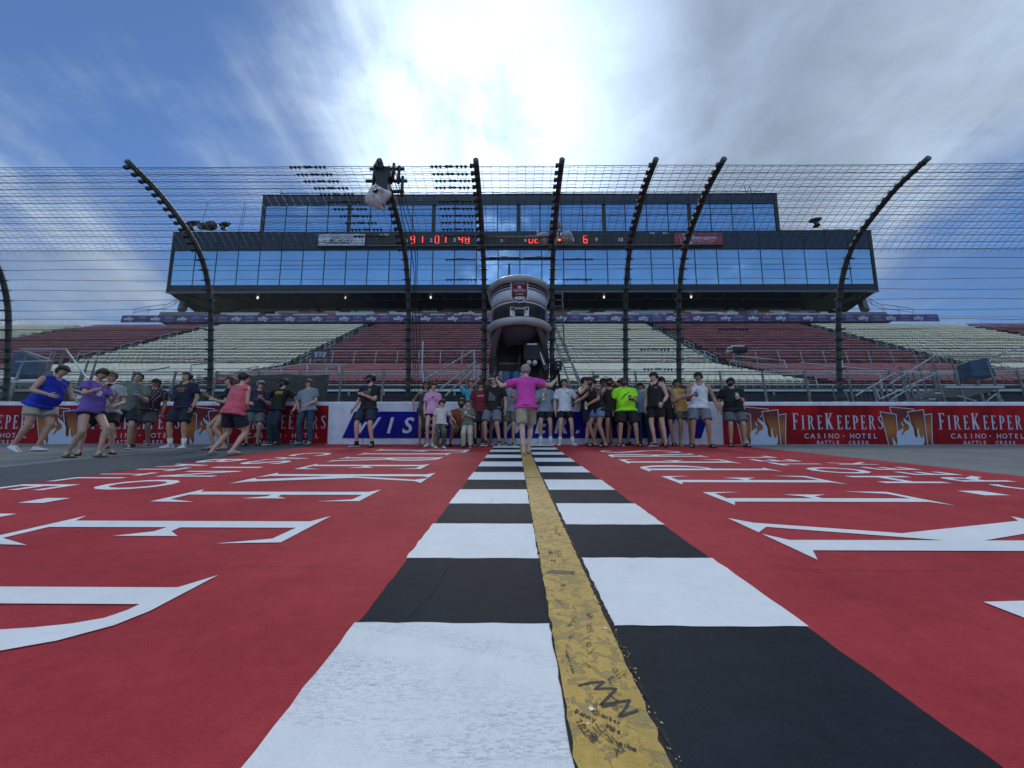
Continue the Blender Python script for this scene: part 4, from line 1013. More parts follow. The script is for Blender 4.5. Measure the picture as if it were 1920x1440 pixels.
# ------------------------------------------------------------------ banner along the top row
M_purple = mat('purple_print', (.075, .048, .20), .6, var=.15, scale=.6)
bn = empty('grandstand_banner', W(0, 52.2, 24.8)); tag(bn, 'long purple banner with white repeated lettering along the top of the grandstand', 'banner')
z0, z1 = at_Y(967, 603.5, 52.2).z, at_Y(967, 590.5, 52.2).z
b0, b1 = at_Y(228, 597, 52.2).x, at_Y(1760, 597, 52.2).x; npan = 30; pw = (b1-b0)/npan
BY = 52.2+CAMLOC.y
fb = lambda a, b, d: Vector((a, BY-.03-d, b))
for i in range(npan):
    a = b0+i*pw; mb = MB(); mb.box((a+pw/2, BY, (z0+z1)/2), (pw-.03, .05, z1-z0)); bp_ = wrap(mb, 'banner_panel', M_purple, bn)
    mb = MB(); put_text(mb, 'ally', fb, width=1.45, height=(z1-z0)*.72, bold=.03, a=a+pw*.28, b=z0+.08+(0 if 1 else 0), d=.002); wrap(mb, 'letter', M_lw, bp_, fix=False)
    mb = MB(); put_text(mb, 'ally', fb, width=1.15, height=(z1-z0)*.45, bold=.0, a=a+pw*.78, b=z0+.45, d=.002); put_text(mb, 'RACING', fb, width=1.2, height=(z1-z0)*.16, a=a+pw*.78, b=z0+.10, d=.002)
    for s_ in range(5): mb.box(fb(a+pw*.78+(s_-2)*.26, z0+.28, .01), (.2, .01, .03))
    wrap(mb, 'letter', mat('dim_white_print', (.35, .34, .44), .5), bp_, fix=False)
# upper deck: seats in mixed colours, club windows and doors
M_mix = [mat('deck_white', (.6, .62, .66), .5), mat('deck_orange', (.35, .11, .04), .6), mat('deck_brown', (.16, .07, .04), .6), mat('deck_grey', (.25, .28, .33), .6)]
dk = MB(); rr = random.Random(31)
cu0, cu1 = at_Y(425, 585, 54).x, at_Y(1545, 585, 54).x
def seatrun(u0, u1, D, z):
    u = u0; cur = 0; run = 0
    while u < u1:
        if run <= 0: cur = rr.choices((0, 1, 2, 3, -1), (5, 2.2, 2.2, 1, 1.6))[0]; run = rr.randint(1, 5)
        if cur >= 0: dk.mat(cur); dk.box(W(u, D, z), (.50, .3, .50))
        u += .56; run -= 1
for q, (D, z) in enumerate(((52.9, 26.25), (53.8, 26.95), (54.7, 27.65))): seatrun(cu0-1.5+q*1.2, cu1+1.5-q*1.2, D, z)
o = wrap(dk, 'deck_seats', M_mix, gs); o['kind'] = 'stuff'
mb = MB(); mb.box(W((cu0+cu1)/2, 53.2, 25.6), (cu1-cu0+16, 1.4, .9)); mb.box(W((cu0+cu1)/2, 54.2, 26.3), (cu1-cu0+10, 1.2, .8)); mb.box(W((cu0+cu1)/2, 55.6, 27.0), (cu1-cu0+4, 2.2, .8)); wrap(mb, 'upper_deck', M_ris, gs)

# ------------------------------------------------------------------ suite building
M_glass = mat('mirror_glass', (.52, .70, .84), .04, 1.0, var=.04, scale=.2)
M_panel = mat('blue_black_panel', (.016, .028, .050), .30, .2, var=.12, scale=.4)
M_frame = mat('dark_mullion', (.010, .013, .020), .5)
bd = empty('suite_building', W(0, 52, 29.7)); tag(bd, 'long glass-fronted suite building standing over the grandstand', 'building')
PA, PB = (52.0, 29.6), (49.7, 44.2)
def face(y):                           # (D, z) on the leaning front where the photo's centre line shows y
    lo, hi = 0, 1.3
    for _ in range(40):
        t = (lo+hi)/2; D = PA[0]+(PB[0]-PA[0])*t; z = PA[1]+(PB[1]-PA[1])*t
        if proj(W(.5, D, z))[1] > y: lo = t
        else: hi = t
    return t
def FB(u, t, off=0.0):
    D = PA[0]+(PB[0]-PA[0])*t; z = PA[1]+(PB[1]-PA[1])*t; dx = Vector((0, -(PB[1]-PA[1]), PB[0]-PA[0])).normalized()
    return W(u, D, z)+dx*off
t_b, t_g0, t_gm, t_g1, t_m1, t_hm, t_h1, t_top = [face(y) for y in (546, 533.5, 496.5, 469, 434.5, 403, 384.5, 365.5)]
def u_on(x, y, t):
    D = PA[0]+(PB[0]-PA[0])*t; return at_Y(x, y, D).x
ul, ur = u_on(314, 542, t_b), u_on(1643, 534, t_b); vl, vr = u_on(489, 430, t_m1), u_on(1461, 428, t_m1)
def slab(u0, u1, ta, tb, off, th, name, m, par=bd, rot=0.0):
    mb = MB(); c = [FB(u0, ta, off), FB(u1, ta, off), FB(u1, tb, off), FB(u0, tb, off)]
    if rot:
        e = rr.uniform(-rot, rot); e2 = rr.uniform(-rot, rot); nrm = (c[1]-c[0]).cross(c[3]-c[0]).normalized()
        c = [c[0]+nrm*e, c[1]-nrm*e+nrm*e2, c[2]-nrm*e2, c[3]]
        c[3] = c[0]+c[2]-c[1]
    n_ = (c[1]-c[0]).cross(c[3]-c[0]).normalized()*-th
    n_ = -n_ if n_.y < 0 else n_
    mb.add(c+[p+n_ for p in c], [(0, 1, 2, 3), (7, 6, 5, 4), (0, 4, 5, 1), (1, 5, 6, 2), (2, 6, 7, 3), (3, 7, 4, 0)])
    return wrap(mb, name, m, par)
NP = 32; pu = (ur-ul-.8)/NP; g = .07
for i in range(NP):
    a, b = ul+.4+i*pu, ul+.4+(i+1)*pu
    slab(a+g, b-g, t_g0, t_gm-.002, 0, .04, 'window_pane', M_glass, rot=.010); slab(a+g, b-g, t_gm+.003, t_g1, 0, .04, 'window_pane', M_glass, rot=.010)
    slab(a+.03, b-.03, t_b, t_g0-.006, .06, .1, 'fascia_panel', M_panel); slab(a+.03, b-.03, t_g1+.006, t_m1, .06, .1, 'fascia_panel', M_panel)
NQ = 24; qu = (vr-vl-1.0)/NQ
for i in range(NQ):
    a, b = vl+.5+i*qu, vl+.5+(i+1)*qu; gg = g
    ga = .28 if i % 4 == 0 and i else g; gb = .28 if i % 4 == 3 and i < NQ-1 else g
    slab(a+ga, b-gb, t_m1+.006, t_hm-.002, 0, .04, 'window_pane', M_glass, rot=.010); slab(a+ga, b-gb, t_hm+.003, t_h1, 0, .04, 'window_pane', M_glass, rot=.010)
    slab(a+.03, b-.03, t_h1+.006, t_top, .06, .1, 'fascia_panel', M_panel)
# carcass behind the skin
def carc(u0, u1, ta, tb, depth, name):
    A = [FB(u0, ta, -.12), FB(u0, tb, -.12)]; D2 = A[0].y+depth
    pr = [(A[0].y, A[0].z), (A[1].y, A[1].z), (D2, A[1].z), (D2, A[0].z)]
    mb = MB(); mb.loft([[Vector((u0, y, z)) for y, z in pr], [Vector((u1, y, z)) for y, z in pr]]); wrap(mb, name, M_frame, bd)
carc(ul, ur, t_b, t_m1-.003, 15, 'lower_storey'); carc(vl, vr, t_m1-.003, t_top, 14, 'upper_storey')
for u0, u1, ta, tb in ((ul-.02, ul+.38, t_b, t_m1), (ur-.38, ur+.02, t_b, t_m1), (vl-.02, vl+.48, t_m1+.002, t_top), (vr-.48, vr+.02, t_m1+.002, t_top)):
    slab(u0, u1, ta, tb, .10, .3, 'corner_trim', M_frame)
slab(ul-.1, ur+.1, t_b-.012, t_b-.002, .14, .5, 'lower_edge_trim', mat('pale_trim', (.16, .18, .2), .4)); slab(vl-.1, vr+.1, t_top, t_top+.006, .14, .5, 'roof_edge_trim', M_frame)
slab(ul-.1, vl, t_m1, t_m1+.004, .14, .5, 'roof_edge_trim', M_frame); slab(vr, ur+.1, t_m1, t_m1+.004, .14, .5, 'roof_edge_trim', M_frame)
# underside: raked soffit down to the club front
kl, kr = at_Y(437, 575, 57).x, at_Y(1512, 575, 57).x
ft = FB(0, t_b, -.1)
z_s = at_Y(967, 570, 57.4).z; z_w0 = at_Y(967, 590, 57.4).z
mb = MB(); yb = 57.3+CAMLOC.y; low = ft.z-1.1
mb.add([(ul, ft.y, ft.z), (ur, ft.y, ft.z), (ur, 67, low), (ul, 67, low), (kl, yb, z_s), (kr, yb, z_s), (kl, 67, z_w0-2), (kr, 67, z_w0-2), (kl, yb, z_w0-2), (kr, yb, z_w0-2)],
       [(0, 1, 5, 4), (0, 4, 8, 6, 3), (1, 2, 7, 9, 5)])
wrap(mb, 'soffit', mat('dark_soffit', (.016, .019, .024), .8), bd, fix=False)
mb = MB(); mb.box(((kl+kr)/2, yb+.4, (z_s+z_w0-2)/2), (kr-kl, .7, z_s-z_w0+2)); wrap(mb, 'club_wall', mat('club_blue_wall', (.015, .03, .07), .6), bd)
for i in range(27):
    u = ul+3+i*(ur-ul-6)/26
    mb = MB(); mb.beam((u, ft.y+.6, ft.z-.25), (u, yb-.2, z_s-.1), .35, .5); wrap(mb, 'soffit_beam', M_frame, bd)
M_cg = mat('club_glass', (.28, .34, .40), .1, .3, var=.15, scale=1)
zt, zm, zb = [at_Y(967, y, 57).z for y in (572.5, 576, 582.5)]; zd = at_Y(967, 588, 57).z
u = kl+1.0; pat = 0
while u < kr-3:
    for k in range(6):
        w_ = 2.0
        if u+w_ > kr-.5: break
        for a, b in ((zm+.05, zt), (zb, zm-.05)):
            mb = MB(); mb.box((u+w_/2, yb-.05, (a+b)/2), (w_-.10, .06, b-a)); wrap(mb, 'club_window', M_cg, bd)
        u += w_
    u += .6
    for k in range(2):
        if u+1.3 > kr-.5: break
        mb = MB(); mb.box((u+.5, yb-.05, (zd+zt)/2), (.95, .06, zt-zd)); wrap(mb, 'club_door', M_cg, bd); u += 1.35
    u += .5
# down-lights
for x, y in ((485, 549), (648, 551), (808, 551), (1132, 551), (1295, 550)):
    t = Vector(at_Y(x, y, 53.4)); lp = MB(); lp.tube((t.x, t.y, ft.z-.05), (t.x, t.y, ft.z-.35), .13, n=12); wrap(lp, 'down_light', mat('lit_lamp', (.9, .85, .7), .5, emit=(1, .9, .7), es=.6), bd)
for x in (505, 662, 818, 1125, 1281):
    t = at_Y(x, 568, 56.5); lp = MB(); lp.tube((t.x, t.y, z_s+.25), (t.x, t.y, z_s-.05), .22, n=10); wrap(lp, 'down_light', _m['lit_lamp'], bd)
# raked end columns, end landings
for sx, xa, xb, xc, ya in ((-1, 350, 341, 350, 556), (1, 1612, 1622, 1613, 556)):
    p = at_Y(xa, 553, 56.5); q = at_Y(xb, 582, 53.6)
    mb = MB(); mb.beam(p, q, .9, .7, (0, 1, 0)); wrap(mb, 'raked_column', mat('grey_column', (.16, .17, .18), .7), bd)
    a = at_Y(300 if sx < 0 else 1570, 588, 53.2); b = at_Y(395 if sx < 0 else 1662, 588, 53.2)
    mb = MB(); mb.box(((a.x+b.x)/2, a.y+.5, a.z-.3), (b.x-a.x, 1.2, 1.0)); wrap(mb, 'end_landing', M_galv, bd)
    c0 = at_Y(250 if sx < 0 else 1714, 588, 53.2); c1 = at_Y(308 if sx < 0 else 1655, 575, 53.2)
    railing([Vector((c0.x, c0.y, c0.z-.5)), Vector((c1.x, c1.y, c0.z+.2))], 1.3, 2, .04, bd, M_galv, 'stair_railing', True)
    railing([Vector((c1.x, c1.y, c0.z)), Vector((c1.x+sx*-.0+(-3 if sx > 0 else 3), c1.y, c0.z+2.2))], 1.2, 1.6, .04, bd, M_galv, 'stair_railing', True)
# roof rails, aerials and gear
zt_ = FB(0, t_top).z; yt_ = FB(0, t_top).y+.6; zl_ = FB(0, t_m1).z; yl_ = FB(0, t_m1).y+.6
mb = MB(); a, b = vl+2, vr-1.6
for z in (.55, .95): mb.tube((a, yt_, zt_+z), (b, yt_, zt_+z), .05, n=6)
n = 36
for i in range(n+1):
    u = a+(b-a)*i/n; mb.tube((u, yt_, zt_), (u+(.3 if i % 3 == 0 else 0), yt_, zt_+1.0+(.25 if i % 4 == 0 else 0)), .045, n=5)
wrap(mb, 'roof_railing', M_dk, bd)
mb = MB()
for x, h in ((523, 1.9), (529, 1.2), (575, 1.2), (660, 1.0), (1368, 1.5), (1405, 2.3), (1415, 2.2), (1422, 1.2)):
    u = at_Y(x, 365, 50).x; mb.tube((u, yt_+.2, zt_), (u-.15, yt_+.2, zt_+h), .045, n=5)
for x, y in ((390, 378), (460, 378), (462, 388)):
    p = at_Y(x, y, 52); mb.tube((p.x, p.y, zl_), p, .03, n=5)
wrap(mb, 'aerials', M_dk, bd)
for x, sc_ in ((358, 1.0), (419, .8), (1531, 1.0)):
    p = at_Y(x, 430 if x < 1000 else 424, 51.5); g_ = empty('roof_camera', p); tag(g_, {358: 'covered roof camera, leftmost on the suite building', 419: 'small covered roof camera beside the glass storey at left', 1531: 'covered roof camera on the right end of the suite building'}[x], 'camera')
    mb = MB(); mb.tube(p, p+Vector((0, 0, .7*sc_)), .5*sc_, .3*sc_, n=10); wrap(mb, 'pedestal', M_dk, g_)
    mb = MB(); mb.ell(p+Vector((0, 0, 1.05*sc_)), (1.0*sc_, 0, .16), (0, .5, 0), (0, 0, .33*sc_), 12, 8); mb.box(p+Vector((.75*sc_, 0, 1.3*sc_)), (.5*sc_, .3, .3*sc_)); wrap(mb, 'camera_cover', M_dk, g_)
p = at_Y(394, 428, 51.5); d_ = MB(); d_.ell(p+Vector((0, 0, .45)), (1.0, 0, 0), (0, .6, 0), (0, 0, .8), 14, 8); d_.box(p+Vector((-1.3, 0, .4)), (.9, .6, .8)); o = d_.build('roof_dome', M_dk); tag(o, 'dark dome and box on the left roof of the suite building', 'equipment')
railing([Vector((at_Y(1545, 420, 51.5).x, yl_+.8, zl_)), Vector((ur-1, yl_+.8, zl_))], 1.3, 2.0, .04, bd, M_dk, 'roof_railing', True)
railing([Vector((ul+7, yl_+.8, zl_)), Vector((vl-1, yl_+.8, zl_))], .8, 2.0, .035, bd, M_dk, 'roof_railing', True)
mb = MB(); mb.box((ul+5.5, yl_+1.5, zl_+.35), (11, 1.5, .5)); mb.box((ur-5.4, yl_+1.5, zl_+.35), (10.4, 1.5, .5)); wrap(mb, 'roof_plinth', M_frame, bd)

# ------------------------------------------------------------------ scoreboard along the middle fascia
sb = empty('scoreboard', FB(0, t_g1, .3)); tag(sb, 'long black scoreboard with red lamp numerals across the suite building', 'scoreboard')
def tx(y): return face(y)
sb_d0 = .42
def SP(x, y, off): t = face(y); D = PA[0]+(PB[0]-PA[0])*t; return FB(at_Y(x, y, D).x, t, off)
def fsb(a, b, d):                      # a = u, b = metres above the board's foot
    L = math.dist(PA, PB); return FB(a, face_b0 + b/L, sb_d0+d)
face_b0 = face(462); BHt = (face(440.5)-face_b0)*math.dist(PA, PB)
ux = lambda x: at_Y(x, 450, 50.9).x
def board2(x0, x1, m, name, d0=-.45, d1=0, y0=0, y1=None):
    mb = MB(); mb.prism([[(ux(x0), y0), (ux(x1), y0), (ux(x1), y1 or BHt), (ux(x0), y1 or BHt)]], fsb, d0, d1); return wrap(mb, name, m, sb)
M_sbk = mat('scoreboard_black', (.010, .012, .016), .5)
board2(690, 1262, M_sbk, 'board_case')
board2(690, 1262, mat('board_trim', (.12, .14, .17), .4), 'board_edge', -.3, .02, -.06, .02)
mb = MB(); a = ux(601); b = ux(687)
def sign_case(x0, x1, mface, name, y0=0, y1=None):
    board2(x0-1.5, x1+1.5, M_frame, 'sign_case', -.5, .0, -.12, (y1 or BHt)+.1); return board2(x0, x1, mface, name, 0, .03, y0, y1)
SGW = sign_case(601, 687, mat('sign_white', (.50, .55, .64), .4), 'white_sign')
SGR = sign_case(1262, 1351, mat('sign_red', (.30, .035, .045), .4), 'red_sign')
def stext(st, xc, b, h, m, bold=.0, width=None, shear=0.0, d=.035):
    mb = MB(); put_text(mb, st, fsb, height=h, width=width, bold=bold, shear=shear, a=ux(xc), b=b, d=d); wrap(mb, 'letter', m, (SGW if xc < 690 else SGR if xc > 1262 else sb), fix=False)
M_ink = mat('navy_ink', (.02, .03, .07), .5)
stext('MICHIGAN', 643, BHt*.22, BHt*.42, M_ink, .01, 3.5, .45)
for x, s_ in ((612, -1), (678, 1)):
    mb = MB(); c = ux(x); y = BHt*(.32 if s_ < 0 else .62); mb.prism([[(c-.25*s_, y), (c+.35*s_, y+.02), (c-.25*s_, y+.28), (c-.05*s_, y+.05)][::1 if s_ > 0 else -1]], fsb, .03, .04); wrap(mb, 'arrow', M_ink, sb)
mb = MB(); mb.prism([[(ux(625), BHt*.70), (ux(676), BHt*.70), (ux(676), BHt*.74), (ux(625), BHt*.74)]], fsb, .03, .04); mb.prism([[(ux(614), BHt*.18), (ux(660), BHt*.16), (ux(660), BHt*.2), (ux(614), BHt*.22)]], fsb, .03, .04); wrap(mb, 'underline', M_ink, sb)
stext('FIREKEEPERS', 1318, BHt*.40, BHt*.28, M_lilac, .01, 3.5); stext('CASINO · HOTEL', 1318, BHt*.22, BHt*.11, M_lilac, 0, 2.8); stext('BATTLE CREEK', 1318, BHt*.08, BHt*.08, M_lilac, 0, 2.0)
fsb2 = lambda a, b, d: fsb(a, b+.04, .03+d)
fk_logo(ux(1271), fsb2, .0225, sb, M_lilac, ember=False, thick=.03)
stext('LAP TIME', 722, BHt*.86, BHt*.14, M_lw, .02); stext('POS.', 1221, BHt*.90, BHt*.16, M_lw, .03); stext('CAR', 1245, BHt*.90, BHt*.16, M_lw, .03)
for st, x in (("1", 766), ("2", 810), ("3", 853.5), ("4", 897), ("5", 941), ("6", 985), ("8", 1073), ("9", 1117), ("10", 1162)): stext(st, x, BHt*.28, BHt*.32, M_lw, .03)
SEG = {'0': 'abcdef', '1': 'bc', '2': 'abged', '3': 'abgcd', '4': 'fgbc', '5': 'afgcd', '6': 'afgedc', '7': 'abc', '8': 'abcdefg', '9': 'abfgcd', ' ': ''}
M_led = mat('red_led', (.5, .02, .02), .5, emit=(1, .055, .04), es=.9); M_off = mat('unlit_segment', (.022, .028, .036), .6)
M_ledb = mat('led_backing', (.05, .006, .008), .5)
def digit(ch, xc, lit, w=.50, h=None, b0=None):
    h = h or BHt*.62; b0 = b0 or BHt*.16; c = ux(xc)
    P_ = {'a': ((0, 1), (1, 1)), 'b': ((1, 1), (1, .5)), 'c': ((1, .5), (1, 0)), 'd': ((0, 0), (1, 0)), 'e': ((0, .5), (0, 0)), 'f': ((0, 1), (0, .5)), 'g': ((0, .5), (1, .5))}
    if lit:
        mb = MB(); mb.prism([[(c-w*.75, b0-.1), (c+w*.75, b0-.1), (c+w*.75, b0+h+.1), (c-w*.75, b0+h+.1)]], fsb, .03, .05); wrap(mb, 'digit_backing', M_ledb, sb)
    mb = MB()
    for k in (SEG[ch] if lit else 'abcdefg'):
        (x0, y0), (x1, y1) = P_[k]; n = (3 if k in 'adg' else 4) if lit else 1
        for i in range(n):
            if lit:
                t = (i+.5)/n; x = c-w/2+w*(x0+(x1-x0)*t); y = b0+h*(y0+(y1-y0)*t); r_ = .062
                mb.prism([[(x-r_, y-r_), (x+r_, y-r_), (x+r_, y+r_), (x-r_, y+r_)]], fsb, .05, .09)
            else:
                ax, bx = c-w/2+w*x0, c-w/2+w*x1; ay, by = b0+h*y0, b0+h*y1; r_ = .05
                mb.prism([[(min(ax, bx)-r_, min(ay, by)-r_+.02), (max(ax, bx)+r_, min(ay, by)-r_+.02), (max(ax, bx)+r_, max(ay, by)+r_-.02), (min(ax, bx)-r_, max(ay, by)+r_-.02)]], fsb, .03, .05)
    wrap(mb, 'digit', M_led if lit else M_off, sb)
for ch, x in (('9', 776), ('1', 791), ('0', 821), ('7', 834), ('4', 865), ('8', 877), ('0', 995), ('2', 1006), ('6', 1096)): digit(ch, x, True)
for x in (698, 710, 722, 734, 746, 1220, 1232, 1244, 1256, 912, 924, 956, 968, 1130, 1142, 1180, 1192, 1038): digit('8', x, False)

# ------------------------------------------------------------------ things between the fence and the stand
M_tarp = mat('blue_tarp', (.010, .055, .13), .55, var=.2, scale=2, bump=.3)
def tp_(x, y, D): return at_Y(x, y, D)
# black windscreen at left behind the people
a, b = tp_(452, 703, 14.6), tp_(617, 704, 14.6)
scr = MB(); nx = 22; nz = 6; vs = []
for j in range(nz+1):
    for i in range(nx+1):
        vs.append(Vector((a.x+(b.x-a.x)*i/nx, a.y+.05*math.sin(i*.9+j)*(.4+j/nz), a.z+(GZ+.1-a.z)*j/nz-.04*math.sin(i*.45)*(j == 0))))
scr.add(vs, [(j*(nx+1)+i, j*(nx+1)+i+1, (j+1)*(nx+1)+i+1, (j+1)*(nx+1)+i) for j in range(nz) for i in range(nx)])
o = scr.build('fabric_screen', mat('dark_screen_cloth', (.030, .030, .030), .9, var=.25, scale=1.5, bump=.4), smooth=True, fix=False); tag(o, 'dark fabric screen stretched behind the wall left of centre', 'screen')
sm = o.modifiers.new('s', 'SOLIDIFY'); sm.thickness = .01
def platform(name, label, D, deck, posts, rails, tarp, seed):
    g = empty(name, Vector((tp_(*deck[0], D).x, D+CAMLOC.y, GZ))); tag(g, label, 'stair platform')
    (x0, y), (x1, _) = deck; a, b = tp_(x0, y, D), tp_(x1, y, D)
    mb = MB(); mb.box(((a.x+b.x)/2, a.y+.6, a.z), (b.x-a.x, 1.3, .08)); wrap(mb, 'deck', M_alu, g)
    for x, y0 in posts:
        for dd in (0, 1.2):
            p = tp_(x, y0, D+dd*0); mb = MB(); mb.tube((p.x, p.y+dd, GZ), (p.x, p.y+dd, p.z), .035, n=7); wrap(mb, 'post', M_galv, g)
    for (xa, ya), (xb, yb) in rails:
        p, q = tp_(xa, ya, D), tp_(xb, yb, D); mb = MB(); mb.tube(p, q, .028, n=7); wrap(mb, 'rail', M_alu, g)
    for k in range(5):
        t = k/5; mb = MB(); s_ = 1 if x1 > x0 else -1
        xe = b.x+.25+k*.28 if seed == 0 else a.x-.25-k*.28
        mb.box((xe, a.y+.6, a.z-.22-k*.22), (.27, 1.2, .05)); wrap(mb, 'stair_tread', M_alu, g)
    t = [tp_(x, y, D+.5) for x, y in tarp]; mb = MB(); mb.prism([[(p.x, p.z) for p in t]], lambda a_, b_, d: Vector((a_, t[0].y-d, b_)), 0, .5)
    o = wrap(mb, 'tarp', M_tarp, g); bv = o.modifiers.new('b', 'BEVEL'); bv.width = .06; bv.segments = 2
    return g
platform('stair_platform', 'aluminium stair platform with a blue cover at the far left behind the fence', 14.2, ((18, 716), (112, 716)), ((52, 660), (106, 655), (122, 655), (22, 716), (92, 680)),
         (((38, 655), (124, 655)), ((30, 678), (100, 677)), ((124, 655), (165, 712)), ((46, 658), (100, 676)), ((52, 660), (12, 750)), ((16, 731), (60, 731)), ((120, 724), (160, 738)), ((125, 735), (165, 748))), ((38, 712), (52, 672), (64, 667), (94, 679), (92, 712)), 0)
platform('stair_platform', 'aluminium stair platform with a blue cover at the right behind the fence', 14.2, ((1770, 726), (1880, 725)), ((1745, 668), (1781, 668), (1850, 676), (1700, 698), (1688, 700), (1712, 700), (1637, 726), (1868, 738)),
         (((1752, 667), (1875, 668)), ((1752, 667), (1668, 720)), ((1700, 699), (1789, 698)), ((1680, 698), (1604, 742)), ((1760, 698), (1648, 749)), ((1640, 726), (1650, 749)), ((1720, 720), (1672, 748)), ((1860, 668), (1918, 650)), ((1855, 690), (1920, 694)), ((1795, 742), (1830, 752)), ((1868, 738), (1850, 752)), ((1868, 738), (1880, 752)), ((1660, 692), (1700, 699)), ((1555, 700), (1650, 702)), ((1650, 702), (1654, 730))), ((1797, 714), (1791, 684), (1826, 679), (1843, 713)), 1)
# crowd barrier at right
g = empty('crowd_barrier', Vector((tp_(1600, 750, 14.8).x, 14.8, GZ))); tag(g, 'steel crowd barrier with thin upright bars right of the black-shirted man', 'barrier')
a, b, c_ = tp_(1560, 722, 14.8), tp_(1660, 722, 14.8), tp_(1560, 752, 14.8)
mb = MB(); mb.path([(a.x, a.y, GZ), (a.x, a.y, a.z-.08), (a.x+.08, a.y, a.z), (b.x-.08, a.y, a.z), (b.x, a.y, a.z-.08), (b.x, a.y, GZ)], .022, 7); wrap(mb, 'frame', M_galv, g)
for i in range(1, 12): x = a.x+(b.x-a.x)*i/12; mb = MB(); mb.tube((x, a.y, GZ+.3), (x, a.y, a.z), .009, n=5); wrap(mb, 'bar', M_galv, g)
# stair rails left of the flag stand
g = empty('stair_railing', tp_(840, 750, 13.2)); tag(g, 'long sloping stair hand rails rising to the left side of the flag stand', 'railing')
for (xa, ya), (xb, yb) in (((796, 712), (888, 657)), ((822, 732), (893, 678)), ((835, 742), (897, 686)), ((1+790, 700), (793, 640)), ((797, 748), (793, 700)), ((889, 657), (889, 750)), ((897, 686), (897, 712))):
    p, q = tp_(xa, ya, 13.2), tp_(xb, yb, 13.2); mb = MB(); mb.tube(p, q, .030, n=7); wrap(mb, 'rail', M_alu, g)
for D, lab, pts in ((19, 'pair of low hand rails crossing the maroon seats at left', (((468, 699), (568, 683)), ((586, 697), (650, 683)), ((500, 702), (620, 702)), ((568, 683), (637, 684)), ((527, 691), (527, 702)), ((576, 683), (576, 697)), ((612, 690), (612, 702)), ((636, 684), (636, 698)))),
                     (19, 'long low hand rail falling across the seats at right of centre', (((1500, 680), (1578, 690)), ((1580, 688), (1660, 696)), ((1578, 672), (1580, 690)), ((1610, 696), (1735, 697)), ((1380, 668), (1470, 676)), ((1470, 676), (1475, 690)), ((1370, 676), (1476, 690)), ((1300, 655), (1330, 672)))),
                     (19, 'low hand rail beside the cream seats at far left', (((360, 684), (450, 676)), ((358, 684), (358, 695)), ((400, 680), (400, 692)), ((270, 697), (318, 688))))):
    p0 = tp_(*pts[0][0], D); g = empty('hand_rail', p0); tag(g, lab, 'railing')
    for (xa, ya), (xb, yb) in pts:
        mb = MB(); mb.tube(tp_(xa, ya, D), tp_(xb, yb, D), .034, n=6); wrap(mb, 'rail', M_alu, g)
# blue drums behind the flag stand
for x, lab in ((950, 'blue plastic drum behind the flag stand, left one'), (967, 'blue plastic drum behind the flag stand, right one')):
    p = tp_(x, 702, 13.4); top = tp_(x, 675, 13.4); mb = MB(); r_ = .155*(1 if x == 950 else .95); H_ = top.z-GZ
    mb.path([(p.x, p.y, GZ+H_*t) for t in (0, .02, .33, .34, .36, .66, .67, .69, .98, 1)], [r_*k for k in (.96, 1, 1, 1.06, 1, 1, 1.06, 1, 1, .95)], 16)
    o = mb.build('plastic_drum', mat('blue_plastic', (.015, .10, .22), .4), smooth=True); tag(o, lab, 'drum')
# shouldered tv camera on a tripod among the seats at right, small sign at left
p = at_Y(1385, 656, 30); g = empty('tripod_camera', p); tag(g, 'black television camera under a white cover in the aisle right of centre', 'camera')
mb = MB(); mb.box(p, (1.15, .5, .38)); wrap(mb, 'camera_body', M_dk, g); mb = MB(); mb.box(p+Vector((-.15, 0, .22)), (1.0, .5, .12)); mb.box(p+Vector((-.7, 0, 0)), (.45, .4, .3)); wrap(mb, 'rain_cover', M_lw, g)
mb = MB()
for k in (-.4, 0, .4): mb.tube(p, p+Vector((k-.3, 0, -1.5)), .04, n=6)
wrap(mb, 'tripod', M_dk, g)
a, b = at_Y(585, 656, 30), at_Y(617, 671, 30); g = empty('section_sign', a); tag(g, 'small dark blue section sign between cream and maroon seats', 'sign')
mb = MB(); mb.box(((a.x+b.x)/2, a.y, (a.z+b.z)/2), (b.x-a.x, .06, a.z-b.z)); wrap(mb, 'sign_board', mat('navy_board', (.02, .035, .09), .5), g)
mb = MB(); put_text(mb, 'SECTIONS', lambda x, y, d: Vector((x, a.y-.035-d, y)), width=.95, bold=.01, a=(a.x+b.x)/2, b=b.z+.34); put_text(mb, '3-1-2', lambda x, y, d: Vector((x, a.y-.035-d, y)), width=.85, bold=.02, a=(a.x+b.x)/2, b=b.z+.07); wrap(mb, 'letter', M_lw, g, fix=False)
mb = MB(); mb.tube((a.x+.3, a.y+.05, b.z-.5), (a.x+.3, a.y+.05, a.z), .04); mb.tube((b.x-.3, a.y+.05, b.z-.5), (b.x-.3, a.y+.05, a.z), .04); wrap(mb, 'post', M_galv, g)
